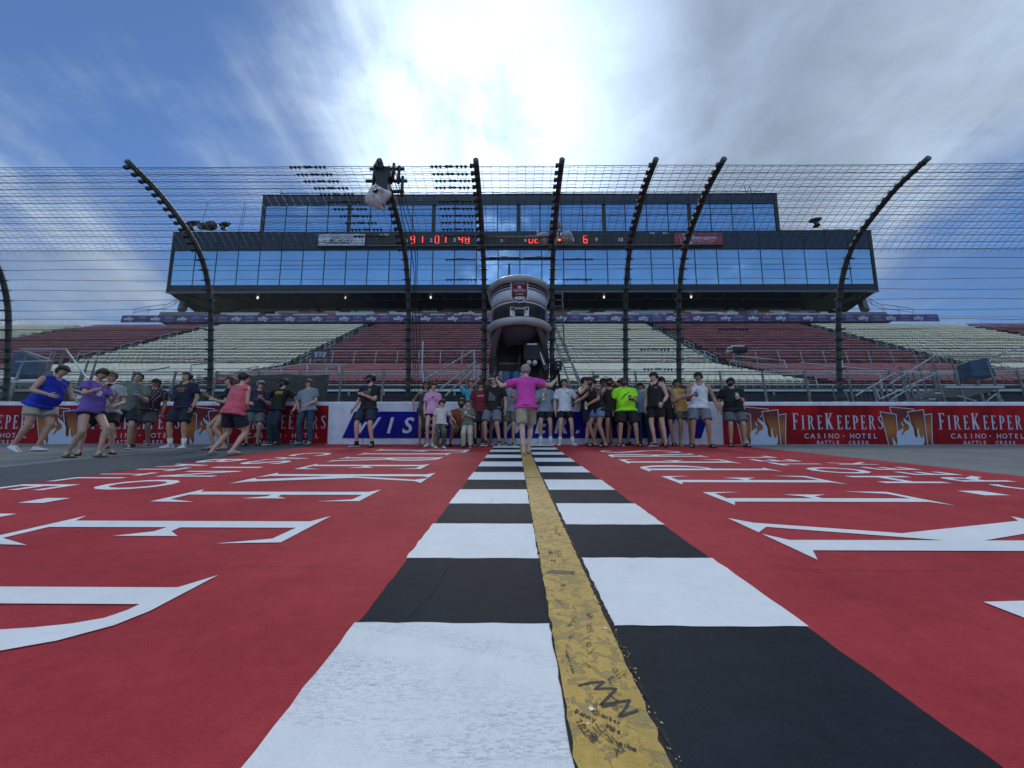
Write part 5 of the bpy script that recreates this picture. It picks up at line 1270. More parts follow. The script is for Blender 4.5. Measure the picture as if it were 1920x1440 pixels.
# ------------------------------------------------------------------ people
SLOPE = math.tan(BANK)
def skin(k): return mat('skin_%s' % ('fair', 'light', 'tan', 'brown')[k], ((.58, .35, .27), (.48, .28, .20), (.36, .20, .13), (.26, .135, .09))[k], .55, var=.06, scale=8)
def cloth(nm, rgb, var=.10): return mat('cloth_'+nm, rgb, .85, var=var, scale=5, bump=.35, bscale=28)
CL = dict(royal=(.012, .03, .42), black=(.010, .010, .012), purple=(.14, .075, .33), heather=(.33, .36, .38), sage=(.12, .16, .13), navy=(.010, .014, .040), greyshort=(.10, .115, .13),
          beige=(.40, .36, .28), coral=(.60, .10, .14), dknavy=(.014, .018, .032), white=(.62, .64, .68), grey=(.22, .26, .31), denim=(.028, .055, .10), ltdenim=(.14, .22, .34), pinktee=(.62, .30, .48),
          rust=(.20, .045, .022), boysage=(.13, .155, .11), maroon=(.16, .010, .018), turq=(.04, .30, .44), magenta=(.60, .055, .36), khaki=(.36, .31, .22), neon=(.35, .90, .02), gold=(.55, .34, .09),
          olive=(.10, .12, .09), charcoal=(.035, .038, .042), slate=(.15, .17, .20), offwhite=(.55, .54, .50), cream=(.47, .45, .36), dkdenim=(.018, .028, .05), dress=(.045, .05, .06))
def C(n): return cloth(n, CL[n])
m = cloth('plaid', (.10, .02, .03)); nt = m.node_tree; bs = nt.nodes['Principled BSDF']; tc = nd(nt, 'ShaderNodeTexCoord'); sp_ = nd(nt, 'ShaderNodeSeparateXYZ'); nt.links.new(tc.outputs['Object'], sp_.inputs[0])
def bars(o, f, lo, hi): return maprange(nt, math_n(nt, 'SINE', math_n(nt, 'MULTIPLY', o, f)), lo, hi, 0, 1)
q1, q2 = bars(sp_.outputs[0], 110, .2, .5), bars(sp_.outputs[2], 110, .2, .5)
c_ = mixc(nt, q1, (.05, .008, .02), (.03, .03, .06)); c_ = mixc(nt, q2, c_, (.02, .02, .04))
chk = math_n(nt, 'MULTIPLY', bars(sp_.outputs[0], 110, .75, .9), bars(sp_.outputs[2], 110, .6, .8)); c_ = mixc(nt, chk, c_, (.55, .5, .52)); nt.links.new(c_, bs.inputs['Base Color']); M_plaid = m
m = cloth('camo', (.1, .1, .08)); nt = m.node_tree; bs = nt.nodes['Principled BSDF']; tc = nd(nt, 'ShaderNodeTexCoord'); n_ = nd(nt, 'ShaderNodeTexNoise'); n_.inputs['Scale'].default_value = 16; nt.links.new(tc.outputs['Object'], n_.inputs['Vector'])
cr = nd(nt, 'ShaderNodeValToRGB'); cr.color_ramp.interpolation = 'CONSTANT'; cr.color_ramp.elements[0].color = (.03, .03, .022, 1); cr.color_ramp.elements[1].position = .48; cr.color_ramp.elements[1].color = (.09, .10, .06, 1)
e_ = cr.color_ramp.elements.new(.56); e_.color = (.16, .15, .10, 1); nt.links.new(n_.outputs[0], cr.inputs[0]); nt.links.new(cr.outputs[0], bs.inputs['Base Color']); M_camo = m
M_hair = dict(brown=mat('brown_hair', (.035, .02, .012), .6, var=.3, scale=40, bump=.6), dark=mat('dark_hair', (.010, .008, .008), .5, var=.3, scale=40, bump=.6), fair=mat('fair_hair', (.12, .075, .04), .6, var=.3, scale=40, bump=.6), grey=mat('grey_hair', (.30, .27, .24), .7, var=.2, scale=40, bump=.5))
M_eye = mat('eye', (.02, .015, .012), .3); M_lip = mat('lips', (.24, .09, .075), .5); M_lens = mat('sunglass_lens', (.008, .008, .010), .12, spec=.7); M_sole = mat('shoe_sole', (.6, .6, .6), .6)

def ik(a, c, l1, l2, pole):
    d = c-a; L = min(d.length, (l1+l2)*.997); dn = d.normalized(); c = a+dn*L
    x = (l1*l1-l2*l2+L*L)/(2*L); h = math.sqrt(max(l1*l1-x*x, 0)); p = pole-dn*pole.dot(dn)
    if p.length < 1e-4: p = Vector((0, 0, 1))-dn*dn.z
    return a+dn*x+p.normalized()*h, c
def capsule(mb, p, q, r0, r1, n=10):
    p, q = Vector(p), Vector(q); d = (q-p).normalized() if (q-p).length > 1e-5 else Vector((0, 0, 1))
    mb.path([p-d*r0*.94, p-d*r0*.6, p, q, q+d*r1*.6, q+d*r1*.94], [r0*.3, r0*.8, r0, r1, r1*.8, r1*.3], n)
def ringv(c, sd, fd, rx, ry, n=18, pw=2.35):
    out = []
    for k in range(n):
        a = 2*math.pi*k/n; ca, sa = math.cos(a), math.sin(a)
        out.append(c+sd*(rx*math.copysign(abs(ca)**(2/pw), ca))+fd*(ry*math.copysign(abs(sa)**(2/pw), sa)))
    return out
clouds = bpy.data.textures.new('folds', 'CLOUDS'); clouds.noise_scale = .09; clouds.noise_depth = 2
PENDING = []
def remesh(mb, name, m, parent, vox, fold=0.0, smooth=2):
    o = link(name, mb.mesh(name, m), parent)
    r = o.modifiers.new('r', 'REMESH'); r.mode = 'VOXEL'; r.voxel_size = vox; r.use_smooth_shade = True
    if smooth: s_ = o.modifiers.new('s', 'SMOOTH'); s_.iterations = smooth; s_.factor = .5
    if fold: d_ = o.modifiers.new('d', 'DISPLACE'); d_.texture = clouds; d_.strength = fold; d_.mid_level = .5; d_.texture_coords = 'LOCAL'
    PENDING.append(o); return o
def bake():
    dg = bpy.context.evaluated_depsgraph_get(); new = []
    for o in PENDING: new.append(bpy.data.meshes.new_from_object(o.evaluated_get(dg)))
    for o, me in zip(PENDING, new):
        old = o.data; o.modifiers.clear(); o.data = me
        if not me.materials:
            for mm in old.materials: me.materials.append(mm)
        bpy.data.meshes.remove(old)
    PENDING.clear()
ARM = dict(down=(.10, .04, -.55), pocket=(.10, .10, -.44), can=(-.06, .30, -.20), belly=(-.14, .27, -.24), fwd=(.0, .42, -.10), phone=(.0, .34, .10), up=(.12, .10, .50), hip=(.14, -.02, -.40), back=(.0, -.15, -.46), mouth=(-.14, .20, .14), side=(.46, .02, .10), lap=(-.06, .30, -.40), down2=(.03, .10, -.54), reach=(.02, .52, -.10), spread=(.44, .10, .02))
def person(x, y, label, H=1.78, th=0, head=None, tilt=0, build=1.0, belly=0.0, lean=(0, 0), feet=None, arms=('down', 'down'), poles=(None, None), sk=1, top=('tee', 'black'), bot=('shorts', 'black', .55), shoes=('sneaker', 'black'), socks=None,
           hair='brown', long=False, bun=False, cap=None, capback=False, glasses=False, beard=False, hold=(None, None), fem=False, hip=None, dec=None, toes=None, child=False, dy=0.0):
    g0 = GP(x, y, .012)
    k = H/1.78; P = empty('person', g0); tag(P, label, 'person', group='people gathered at the start line wall')
    t_ = R(th); f = Vector((math.sin(t_), -math.cos(t_), 0)); l = Vector((math.cos(t_), math.sin(t_), 0)); up = Vector((0, 0, 1))
    hh = R(head if head is not None else th); hf = Vector((math.sin(hh), -math.cos(hh), 0)); hl = Vector((math.cos(hh), math.sin(hh), 0))
    tl = R(tilt); hf2 = hf*math.cos(tl)+up*math.sin(tl); hu = up*math.cos(tl)-hf*math.sin(tl)
    gz = lambda p: p.y*SLOPE
    sb_ = build; hb = 1.0+(sb_-1)*.6
    feet = feet or ((.11, .0), (.11, .0))
    ft = []
    for i, s_ in ((0, -1), (1, 1)):            # 0 = the person's right, 1 = left;  (out, forward)
        fx = feet[i]; q = l*(s_*fx[0]*k)+f*(fx[1]*k); lift = fx[2]*k if len(fx) > 2 else 0; ft.append(q+up*(gz(q)+lift))
    hz = (.955*k if hip is None else (hip[2]+(.035 if hip[2] > .8 else 0))*k); mid = (ft[0]+ft[1])/2
    hipc = Vector((mid.x, mid.y, 0))*(.9) + up*(hz-.012*abs((ft[0]-ft[1]).length)*3) + (l*hip[0]+f*hip[1] if hip else Vector())
    hipc.z += mid.z*.5
    spine = (up*(.52*k)+l*lean[0]*k+f*lean[1]*k); spine = spine.normalized()*(.52*k); su = spine.normalized()
    sf = (f-su*f.dot(su)).normalized(); ss = (l-su*l.dot(su)).normalized()
    neck = hipc+spine
    shw = (.185 if not fem else .165)*k*(.6+.4*sb_)*(.95 if child else 1); hipw = (.088 if not fem else .095)*k*hb
    sh = [neck-su*.055*k-ss*shw, neck-su*.055*k+ss*shw]
    hj = [hipc-ss*hipw, hipc+ss*hipw]
    L1, L2, A1, A2 = .455*k, .445*k, .30*k, .27*k
    # ---- skeleton
    kn, an = [], []
    for i in (0, 1):
        tgt = ft[i]+up*.085*k; toe = f if toes is None else (l*math.sin(R(toes[i]))+f*math.cos(R(toes[i])))
        K_, A_ = ik(hj[i], tgt, L1, L2, f*1.0+l*(.12 if i else -.12)); kn.append(K_); an.append(A_)
    el, wr = [], []
    for i, s_ in ((0, -1), (1, 1)):
        a_ = arms[i]; a_ = ARM[a_] if isinstance(a_, str) else a_
        q = sh[i]+(ss*(s_*a_[0])+sf*a_[1]+up*a_[2])*k; pl = poles[i]
        pl = (ss*(s_*pl[0])+sf*pl[1]+up*pl[2]) if pl else (ss*s_*.5-sf*.8-up*.5)
        E_, W_ = ik(sh[i], q, A1, A2, pl); el.append(E_); wr.append(W_)
    arm_r = k*(.78+.22*sb_)*(.85 if fem else 1)*(.9 if child else 1); leg_r = k*(.8+.2*sb_)*(.96 if fem else 1)
    B = MB()
    # torso
    secs = [(-.09, .105, .095, 0), (-.02, .158, .112, -.005), (.06, .152, .105, 0), (.15, .132, .098, .005), (.25, .142, .104, .005), (.35, .160, .110, 0), (.42, .158, .100, -.004), (.47, .120, .080, -.006), (.52, .062, .060, 0)]
    if fem: secs = [(a, b*(1.06 if a < .1 else .9), c*(1.05 if a < .1 else .93), d) for a, b, c, d in secs]
    def tr(a, rx, ry, fo, inf=0.0):
        be = belly*math.exp(-((a-.13)/.15)**2)
        return ringv(hipc+su*a*k+sf*(fo+be*.6)*k, ss, sf, (rx*(.45+.55*sb_)+be*.5)*k+inf, (ry*(.5+.5*sb_)+be*.7)*k+inf)
    B.loft([tr(*s_) for s_ in secs])
    if fem and not child:
        for s_ in (-1, 1): B.ell(hipc+su*.33*k+sf*.085*k+ss*s_*.07*k, ss*.062*k, sf*.055*k, su*.06*k)
    hc = neck+su*.050*k+sf*.014*k+hu*.122*k+hf*.012*k
    hs = k*(1.12 if child else 1.0) if not child else k*1.28
    if child: hc = neck+su*.05*k+hu*.155*k
    capsule(B, neck-su*.05*k, hc-hu*.06*k-hf*.02*k, .058*k*(.9 if fem else 1.02), .052*k*(.88 if fem else 1))
    B.ell(hc+hu*.022*hs-hf*.008*hs, hl*.074*hs, hf*.094*hs, hu*.088*hs, 14, 10); B.ell(hc-hu*.035*hs+hf*.018*hs, hl*.058*hs*(1+.1*(sb_-1)), hf*.070*hs, hu*.076*hs, 12, 8)
    B.ell(hc-hu*.012*hs+hf*.095*hs, hl*.013*hs, hf*.020*hs, hu*.026*hs, 8, 6)
    for s_ in (-1, 1): B.ell(hc+hl*s_*.074*hs-hu*.006*hs-hf*.005*hs, hl*.010*hs, hf*.018*hs, hu*.030*hs, 8, 6)
    B.ell(hc+hf*.070*hs+hu*.030*hs, hl*.05*hs, hf*.022*hs, hu*.012*hs, 8, 6)
    for i, s_ in ((0, -1), (1, 1)):
        capsule(B, neck+su*.012*k-sf*.006*k+ss*s_*.02*k, sh[i]+su*.006*k, .046*arm_r, .048*arm_r); capsule(B, sh[i]-ss*s_*.02*k, sh[i]+(el[i]-sh[i])*.1, .052*arm_r*1.05, .056*arm_r); capsule(B, sh[i], el[i], .052*arm_r, .040*arm_r); m_ = sh[i].lerp(el[i], .45); B.ell(m_, ss*.050*arm_r, sf*.052*arm_r, (el[i]-sh[i]).normalized()*.09*k, 10, 6)
        capsule(B, el[i], el[i].lerp(wr[i], .35), .041*arm_r, .042*arm_r); capsule(B, el[i].lerp(wr[i], .3), wr[i], .042*arm_r, .026*arm_r)
        capsule(B, hj[i]-up*.02*k, kn[i], .086*leg_r*hb, .055*leg_r); capsule(B, kn[i], kn[i].lerp(an[i], .35), .053*leg_r, .052*leg_r)
        cv = kn[i].lerp(an[i], .28)-f*.012*k; capsule(B, cv, kn[i].lerp(an[i], .55), .054*leg_r, .044*leg_r); capsule(B, kn[i].lerp(an[i], .4), an[i], .048*leg_r, .033*leg_r)
    # feet follow the banked ground
    FD = []
    for i in (0, 1):
        ta = toes[i] if toes else (18 if i else -18)
        d_ = (f*math.cos(R(ta))+l*math.sin(R(ta))); lift = len(feet[i]) > 2
        d3 = Vector((d_.x, d_.y, d_.y*SLOPE-(.55 if lift else 0))).normalized(); s3 = d3.cross(up).normalized(); u3 = s3.cross(d3); base = an[i]-up*.085*k
        FD.append((d3, s3, u3, base)); capsule(B, base+u3*.045*k-d3*.03*k, base+u3*.030*k+d3*.13*k, .040*k, .027*k); capsule(B, base+u3*.06*k, base+u3*.028*k+d3*.16*k+s3*.015*k, .036*k, .022*k)
    body = remesh(B, 'body', skin(sk), P, .0155*max(.75, k), 0, 2)
    # hands: palm, four fingers and thumb, rooted in the wrist
    Hm = MB()
    for i, s_ in ((0, -1), (1, 1)):
        d_ = (wr[i]-el[i]).normalized(); a_ = arms[i]; gr = hold[i] is not None or a_ in ('can', 'belly', 'mouth')
        if hold[i] == 'phone' : nrm = up.copy()
        else: nrm = (-ss*s_) if abs(d_.z) > .6 else (-up*.2-ss*s_)
        nrm = (nrm-d_*nrm.dot(d_)).normalized(); sd = d_.cross(nrm).normalized()
        if sd.dot(up)+sd.dot(sf) < 0: sd = -sd
        hk = k*(.9 if fem else 1)
        pc = wr[i]+d_*.048*hk; Hm.ell(pc, sd*.040*hk, nrm*.017*hk, d_*.052*hk, 10, 6)
        for j in range(4):
            o_ = (j-1.5)*.019*hk; ln = (.070, .080, .074, .058)[j]*hk; b0 = pc+d_*.036*hk-sd*o_; c1 = (.75 if gr else .25)+rn.uniform(-.06, .1)
            p1 = b0+(d_*math.cos(c1)+nrm*math.sin(c1))*ln*.48; c2 = c1*2.1; p2 = p1+(d_*math.cos(c2)+nrm*math.sin(c2))*ln*.55; Hm.path([b0, p1, p2], [.0095*hk, .0088*hk, .0065*hk], 6)
        tb_ = pc-d_*.02*hk+sd*.030*hk; Hm.path([tb_, tb_+(sd*.9+d_*.5+nrm*.3).normalized()*.034*hk, tb_+(sd*.55+d_*.8+nrm*(.8 if gr else .3)).normalized()*.064*hk], [.012*hk, .011*hk, .008*hk], 6)
    P['_h'] = 1
    hands = link('hand_geometry', Hm.mesh('hand_geometry', skin(sk), True), P)
    # ---- top
    kind, cn = top[0], top[1]; mt = cn if not isinstance(cn, str) else C(cn)
    if kind:
        S_ = MB(); inf = .016*k; hem = -.075 if kind != 'dress' else -.02
        ss_ = [s_ for s_ in secs if s_[0] > hem+.02]
        th0_ = .090*leg_r*hb+.012
        def hemring(a, ex):
            rx = hipw+th0_+ex; ry = th0_+.022+ex*.5+belly*.5*k
            return ringv(hipc+su*a*k+sf*belly*.25*k, ss, sf, rx, ry)
        rings = [hemring(hem-.02, .034), hemring(hem+.04, .032)]+[tr(a, max(b, .14 if a < .3 else 0), c, d_, inf+(.010 if a < .3 else .0)) for a, b, c, d_ in ss_ if a < .46]
        if kind in ('tee', 'polo'):
            rings += [tr(.455, .145, .088, -.004, inf*.8), tr(.49, .10, .072, -.004, inf*.6), tr(.515 if kind == 'tee' else .54, .070, .064, 0, inf*.5)]
        elif kind == 'sleeveless': rings += [tr(.44, .185, .094, -.004, inf*.8), tr(.468, .165, .086, -.004, inf*.6), tr(.495, .11, .074, -.004, inf*.5), tr(.515, .075, .064, 0, inf*.5)]
        else: rings += [tr(.45, .118, .086, -.004, inf*.5), tr(.482, .092, .070, -.004, inf*.45), tr(.49, .085, .066, -.004, inf*.3)]
        S_.loft(rings)
        if fem and not child:
            for s_ in (-1, 1): S_.ell(hipc+su*.33*k+sf*.09*k+ss*s_*.068*k, ss*.07*k, sf*.062*k, su*.07*k)
        if kind == 'tank':
            for s_ in (-1, 1):
                S_.path([hipc+su*.37*k+ss*s_*.088*k+sf*.085*k, hipc+su*.45*k+ss*s_*.090*k+sf*.078*k, hipc+su*.515*k+ss*s_*.092*k+sf*.035*k, hipc+su*.53*k+ss*s_*.092*k-sf*.02*k, hipc+su*.49*k+ss*s_*.088*k-sf*.068*k, hipc+su*.38*k+ss*s_*.08*k-sf*.085*k], .030*k, 8)
        if kind in ('tee', 'polo', 'sleeveless'):
            for i, s_ in ((0, -1), (1, 1)): S_.path([neck+su*.0*k+ss*s_*.05*k, sh[i]+su*.008*k-ss*s_*.01*k], [.052*arm_r, .058*arm_r+.006], 12)
        if kind in ('tee', 'polo'):
            for i, s_ in ((0, -1), (1, 1)):
                fr = .72 if child else (.62 if fem else .66); e1 = sh[i].lerp(el[i], fr)
                S_.path([sh[i]-ss*s_*.05*k+su*.005*k, sh[i]+ss*s_*.0*k, sh[i].lerp(el[i], .3), e1], [.060*arm_r+.010, .064*arm_r+.014, .064*arm_r+.014, .060*arm_r+.018], 14)
        if kind == 'dress': 
            S_.path([hipc+up*.02, hipc-up*.25*k, Vector((mid.x, mid.y, mid.z+.36*k))], [.175*k, .165*k, .15*k], 16)
        shirt = remesh(S_, {'tee': 't_shirt', 'polo': 'polo_shirt', 'tank': 'tank_top', 'sleeveless': 'sleeveless_shirt', 'dress': 'dress'}[kind], mt, P, .0145*max(.75, k), .026*k, 2)
        if kind == 'polo':
            K_ = MB(); K_.path([neck+su*.0*k, neck+su*.035*k], [.078*k, .068*k], 16); ko = remesh(K_, 'collar', mt, P, .012, .004, 1)
    else: shirt = None
    # ---- bottoms
    bk, bc = bot[0], bot[1]; mbt = bc if not isinstance(bc, str) else C(bc); bl = bot[2] if len(bot) > 2 else .6
    if bk:
        S_ = MB(); S_.loft([tr(-.115, .11, .10, 0, .014*k), tr(-.06, .15, .115, 0, .014*k), tr(.0, .16, .112, 0, .014*k), tr(.055, .155, .106, 0, .012*k)])
        for i, s_ in ((0, -1), (1, 1)):
            th0 = .090*leg_r*hb+.012; st = hj[i]+up*.03*k
            if bk == 'shorts':
                e1 = hj[i].lerp(kn[i], bl); S_.path([st, hj[i].lerp(kn[i], .13), hj[i].lerp(kn[i], min(.3, bl*.6)), e1], [th0*.72, th0*.97, th0, th0*.96], 16)
            elif bk == 'pants':
                flare = bot[3] if len(bot) > 3 else 1.0
                S_.path([st, hj[i].lerp(kn[i], .13), hj[i].lerp(kn[i], .5), kn[i], kn[i].lerp(an[i], .5), an[i]+up*.0*k], [th0*.72, th0*.96, th0*.86, .068*leg_r*flare, .062*leg_r*flare, .058*leg_r*flare], 16)
        remesh(S_, {'shorts': 'shorts', 'pants': 'trousers'}[bk], mbt, P, .0145*max(.75, k), .022*k, 2)
    # ---- shoes, socks
    stype, scol = shoes
    for i in (0, 1):
        d3, s3, u3, base = FD[i]; M_ = MB()
        if stype == 'sneaker':
            R_ = []
            for t_f, hw_, hh_ in ((-.075, .022, .055), (-.062, .034, .082), (-.02, .040, .095), (.03, .042, .086), (.07, .044, .066), (.12, .046, .052), (.165, .042, .042), (.192, .024, .026)):
                c0 = base+d3*t_f*k; z0 = -.0; R_.append([c0+s3*(a*hw_*k)+u3*((z0+b*hh_)*k) for a, b in ((-1, 0), (-1.02, .3), (-.92, .62), (-.55, .95), (0, 1.04), (.55, .95), (.92, .62), (1.02, .3), (1, 0))])
            M_.loft(R_); M_.mat(1); R_ = []
            for t_f, hw_ in ((-.085, .024), (-.065, .040), (0, .044), (.07, .048), (.13, .051), (.17, .046), (.202, .026)):
                c0 = base+d3*t_f*k; R_.append([c0+s3*hw_*k, c0+s3*hw_*k+u3*.022*k, c0-s3*hw_*k+u3*.022*k, c0-s3*hw_*k])
            M_.loft(R_); M_.build('shoe', [C(scol) if scol in CL else cloth('shoe_'+scol, (.5, .5, .5)), M_sole if scol in ('white', 'offwhite', 'grey') or rn.random() > .5 else mat('dark_sole', (.05, .05, .05))], P, True)
        elif stype in ('sandal', 'flipflop'):
            R_ = []
            for t_f, hw_ in ((-.075, .026), (-.05, .038), (0, .038), (.08, .046), (.14, .050), (.18, .046), (.205, .022)):
                c0 = base+d3*t_f*k-u3*.004; R_.append([c0+s3*hw_*k, c0+s3*hw_*k+u3*.020*k, c0-s3*hw_*k+u3*.020*k, c0-s3*hw_*k])
            M_.loft(R_)
            if stype == 'sandal': 
                M_.path([base+s3*.048*k+d3*.08*k+u3*.01*k, base+s3*.036*k+d3*.08*k+u3*.062*k, base+d3*.08*k+u3*.074*k, base-s3*.036*k+d3*.08*k+u3*.062*k, base-s3*.048*k+d3*.08*k+u3*.01*k], .013*k, 6)
                M_.path([base+s3*.046*k+d3*.11*k+u3*.01*k, base+s3*.034*k+d3*.11*k+u3*.055*k, base+d3*.11*k+u3*.064*k, base-s3*.034*k+d3*.11*k+u3*.055*k, base-s3*.046*k+d3*.11*k+u3*.01*k], .012*k, 6)
            else: M_.path([base+s3*.042*k+d3*.05*k+u3*.015*k, base+s3*.02*k+d3*.10*k+u3*.062*k, base+d3*.15*k+u3*.04*k, base-s3*.02*k+d3*.10*k+u3*.062*k, base-s3*.042*k+d3*.05*k+u3*.015*k], .007*k, 6)
            M_.build('sandal', C(scol), P, True)
        if socks:
            M_ = MB(); M_.path([base+u3*.05*k, an[i]+(kn[i]-an[i])*.06, an[i]+(kn[i]-an[i])*socks[1]], [.046*leg_r, .044*leg_r, .048*leg_r], 12); M_.build('sock', C(socks[0]), P, True)
    # ---- head things
    for s_ in (-1, 1):
        F3 = MB(); F3.ell(hc+hl*s_*.029*hs+hf*.083*hs+hu*.012*hs, hl*.012*hs, hf*.008*hs, hu*.007*hs, 8, 6); F3.build('eye', M_eye, P, True)
        F3 = MB(); F3.ell(hc+hl*s_*.030*hs+hf*.088*hs+hu*.034*hs, hl*.014*hs, hf*.005*hs, hu*.003*hs, 8, 4); F3.build('eyebrow', M_hair[hair or 'brown'], P, True)
    F3 = MB(); F3.ell(hc-hu*.055*hs+hf*.084*hs, hl*.022*hs, hf*.010*hs, hu*.007*hs, 8, 6); F3.build('mouth', M_lip, P, True)
    if hair:
        Hh = MB(); nu, nv = 20, 14; c0 = hc+hu*.030*hs-hf*.014*hs; rx, ry, rz = .083*hs, .104*hs, .094*hs; vs = []; keep = {}
        for j in range(nv+1):
            tt = -math.pi/2+math.pi*j/nv
            for i in range(nu):
                a_ = 2*math.pi*i/nu; jt = 1+rn.uniform(-.04, .06); vs.append(c0+(hl*(rx*math.cos(a_))+hf*(ry*math.sin(a_)))*math.cos(tt)*jt+hu*(rz*math.sin(tt)*jt))
        def okf(p):
            r_ = p-hc; fz = r_.dot(hf)/hs; uz = r_.dot(hu)/hs
            return (uz > .052-.0*fz if fz > .02 else (uz > -.045 if fz < -.015 else uz > .015-(.02-fz)*1.2)) and not (cap and not capback and uz > .2)
        fs = []
        for j in range(nv):
            for i in range(nu):
                q = (j*nu+i, j*nu+(i+1) % nu, (j+1)*nu+(i+1) % nu, (j+1)*nu+i); cc_ = sum((vs[z] for z in q), Vector())/4
                if okf(cc_): fs.append(q)
        Hh.add(vs, fs); ho = Hh.build('hair', M_hair[hair], P, True, fix=False); sm = ho.modifiers.new('s', 'SOLIDIFY'); sm.thickness = .014*hs; sm.offset = -1
        if long or bun:
            Hb = MB()
            if long:
                for s_ in (-1, 0, 1): Hb.path([hc-hf*.06*hs+hl*s_*.055*hs+hu*.03*hs, hc-hf*.075*hs+hl*s_*.062*hs-hu*.07*hs, hc-hf*.065*hs+hl*s_*.058*hs-hu*.17*hs], [.035*hs, .036*hs, .018*hs], 9)
            if bun: Hb.ell(hc-hf*.075*hs+hu*.085*hs, hl*.052*hs, hf*.045*hs, hu*.045*hs, 12, 8)
            Hb.build('hair_bun' if bun else 'long_hair', M_hair[hair], P, True)
    if cap:
        cm = C(cap) if cap in CL else cloth(cap, (.02, .02, .02)); Cp = MB(); c0 = hc+hu*.038*hs-hf*.010*hs; nu, nv = 20, 6; rings = []
        for j in range(nv+1):
            tt = (math.pi/2)*j/nv*.98; rings.append([c0+(hl*(.088*hs*math.cos(2*math.pi*i/nu))+hf*(.109*hs*math.sin(2*math.pi*i/nu)))*math.cos(tt)+hu*(.088*hs*math.sin(tt)) for i in range(nu)])
        Cp.loft([[p-hu*.016*hs for p in rings[0]]]+rings, True)
        bd_ = -hf if capback else hf; br = []
        for j in range(5):
            t2 = j/4; wd = .074*hs*math.sqrt(max(0.02, 1-t2*t2*.75)); cb_ = c0+bd_*(.085+.085*t2)*hs-hu*(.004+.020*t2)*hs
            br.append([cb_+hl*wd*a*1.0-hu*(.018*hs*a*a)+hu*b for a, b in ((-1, 0), (-.5, .0), (0, 0), (.5, 0), (1, 0), (1, .006), (.5, .006), (0, .006), (-.5, .006), (-1, .006))])
        Cp.loft(br); Cp.build('cap', cm, P, True)
    if glasses:
        G_ = MB()
        for s_ in (-1, 1): G_.ell(hc+hl*s_*.031*hs+hf*.097*hs+hu*.012*hs, hl*.024*hs, hf*.008*hs, hu*.014*hs, 10, 6); G_.tube(hc+hl*s_*.056*hs+hf*.09*hs+hu*.016*hs, hc+hl*s_*.080*hs+hu*.014*hs, .004, n=5)
        G_.tube(hc-hl*.01*hs+hf*.104*hs+hu*.016*hs, hc+hl*.01*hs+hf*.104*hs+hu*.016*hs, .004, n=5); G_.build('sunglasses', M_lens, P, True)
    if beard:
        Bd = MB(); vs = []; nu, nv = 16, 10; fs = []; c0 = hc-hu*.038*hs+hf*.020*hs
        for j in range(nv+1):
            tt = -math.pi/2+math.pi*j/nv; vs += [c0+(hl*(.066*hs*math.cos(2*math.pi*i/nu))+hf*(.078*hs*math.sin(2*math.pi*i/nu)))*math.cos(tt)+hu*(.082*hs*math.sin(tt)) for i in range(nu)]
        for j in range(nv):
            for i in range(nu):
                q = (j*nu+i, j*nu+(i+1) % nu, (j+1)*nu+(i+1) % nu, (j+1)*nu+i); r_ = sum((vs[z] for z in q), Vector())/4-hc
                fz, uz, lz = r_.dot(hf)/hs, r_.dot(hu)/hs, abs(r_.dot(hl))/hs
                if fz > .0 and (uz < -.068 or (uz < -.02 and lz > .038) or (-.052 < uz < -.036 and fz > .06)): fs.append(q)
        Bd.add(vs, fs); bo = Bd.build('beard', M_hair['dark' if hair == 'dark' else 'brown'], P, True, fix=False); sm = bo.modifiers.new('s', 'SOLIDIFY'); sm.thickness = .006; sm.offset = 1
    # ---- things held
    for i, s_ in ((0, -1), (1, 1)):
        h_ = hold[i]
        if not h_: continue
        d_ = (wr[i]-el[i]).normalized(); hp = wr[i]+d_*.075*k; n2 = -ss*s_; n2 = (n2-d_*n2.dot(d_)).normalized()
        O_ = MB(); w = g0+hp
        if h_ in ('can', 'whitecan', 'bluecan', 'cup', 'koozie', 'darkcan'):
            cc = w+n2*.030; rr_, hh_ = (.036, .13) if h_ != 'cup' else (.045, .16)
            if abs(d_.z) > .8: cc = w+n2*.02
            O_.path([cc-up*hh_*.5, cc-up*hh_*.46, cc+up*hh_*.42, cc+up*hh_*.5], [rr_*.8, rr_, rr_*(1.1 if h_ == 'cup' else 1), rr_*(1.1 if h_ == 'cup' else .82)], 14)
            mm = {'can': ('silver_can', (.45, .46, .5)), 'whitecan': ('white_can', (.6, .62, .65)), 'bluecan': ('blue_can', (.03, .1, .4)), 'cup': ('blue_cup', (.04, .10, .15)), 'koozie': ('red_can', (.45, .06, .05)), 'darkcan': ('dark_can', (.02, .03, .04))}[h_]
            o = O_.build('cup' if h_ == 'cup' else 'can', mat(mm[0], mm[1], .35), smooth=True); nm_ = mm[0].replace('_', ' '); tag(o, '%s in the hand of the %s' % (nm_, dec_short), 'cup' if h_ == 'cup' else 'can')
        elif h_ == 'bottle':
            cc = w+n2*.025; O_.path([cc-up*.10, cc-up*.09, cc+up*.03, cc+up*.06, cc+up*.10], [.026, .03, .03, .013, .012], 12); o = O_.build('bottle', mat('white_bottle', (.6, .6, .6), .3), smooth=True); tag(o, 'pale bottle in the hand of the %s' % dec_short, 'bottle')
        elif h_ in ('phone', 'phoneup'):
            nn_ = up if h_ == 'phone' else hf; ax = (hf*.9+up*.3).normalized() if h_ == 'phone' else hl; zx = ax.cross(nn_).normalized() if h_ == 'phone' else ax.cross(nn_)
            nx_ = zx.cross(ax); O_.box(w+d_*.02+nx_*.015, (.15, .075, .010), (ax, zx, nx_)); o = O_.build('phone', mat('phone_black', (.015, .015, .018), .25)); bv = o.modifiers.new('b', 'BEVEL'); bv.width = .004; tag(o, 'dark phone held by the %s' % dec_short, 'phone')
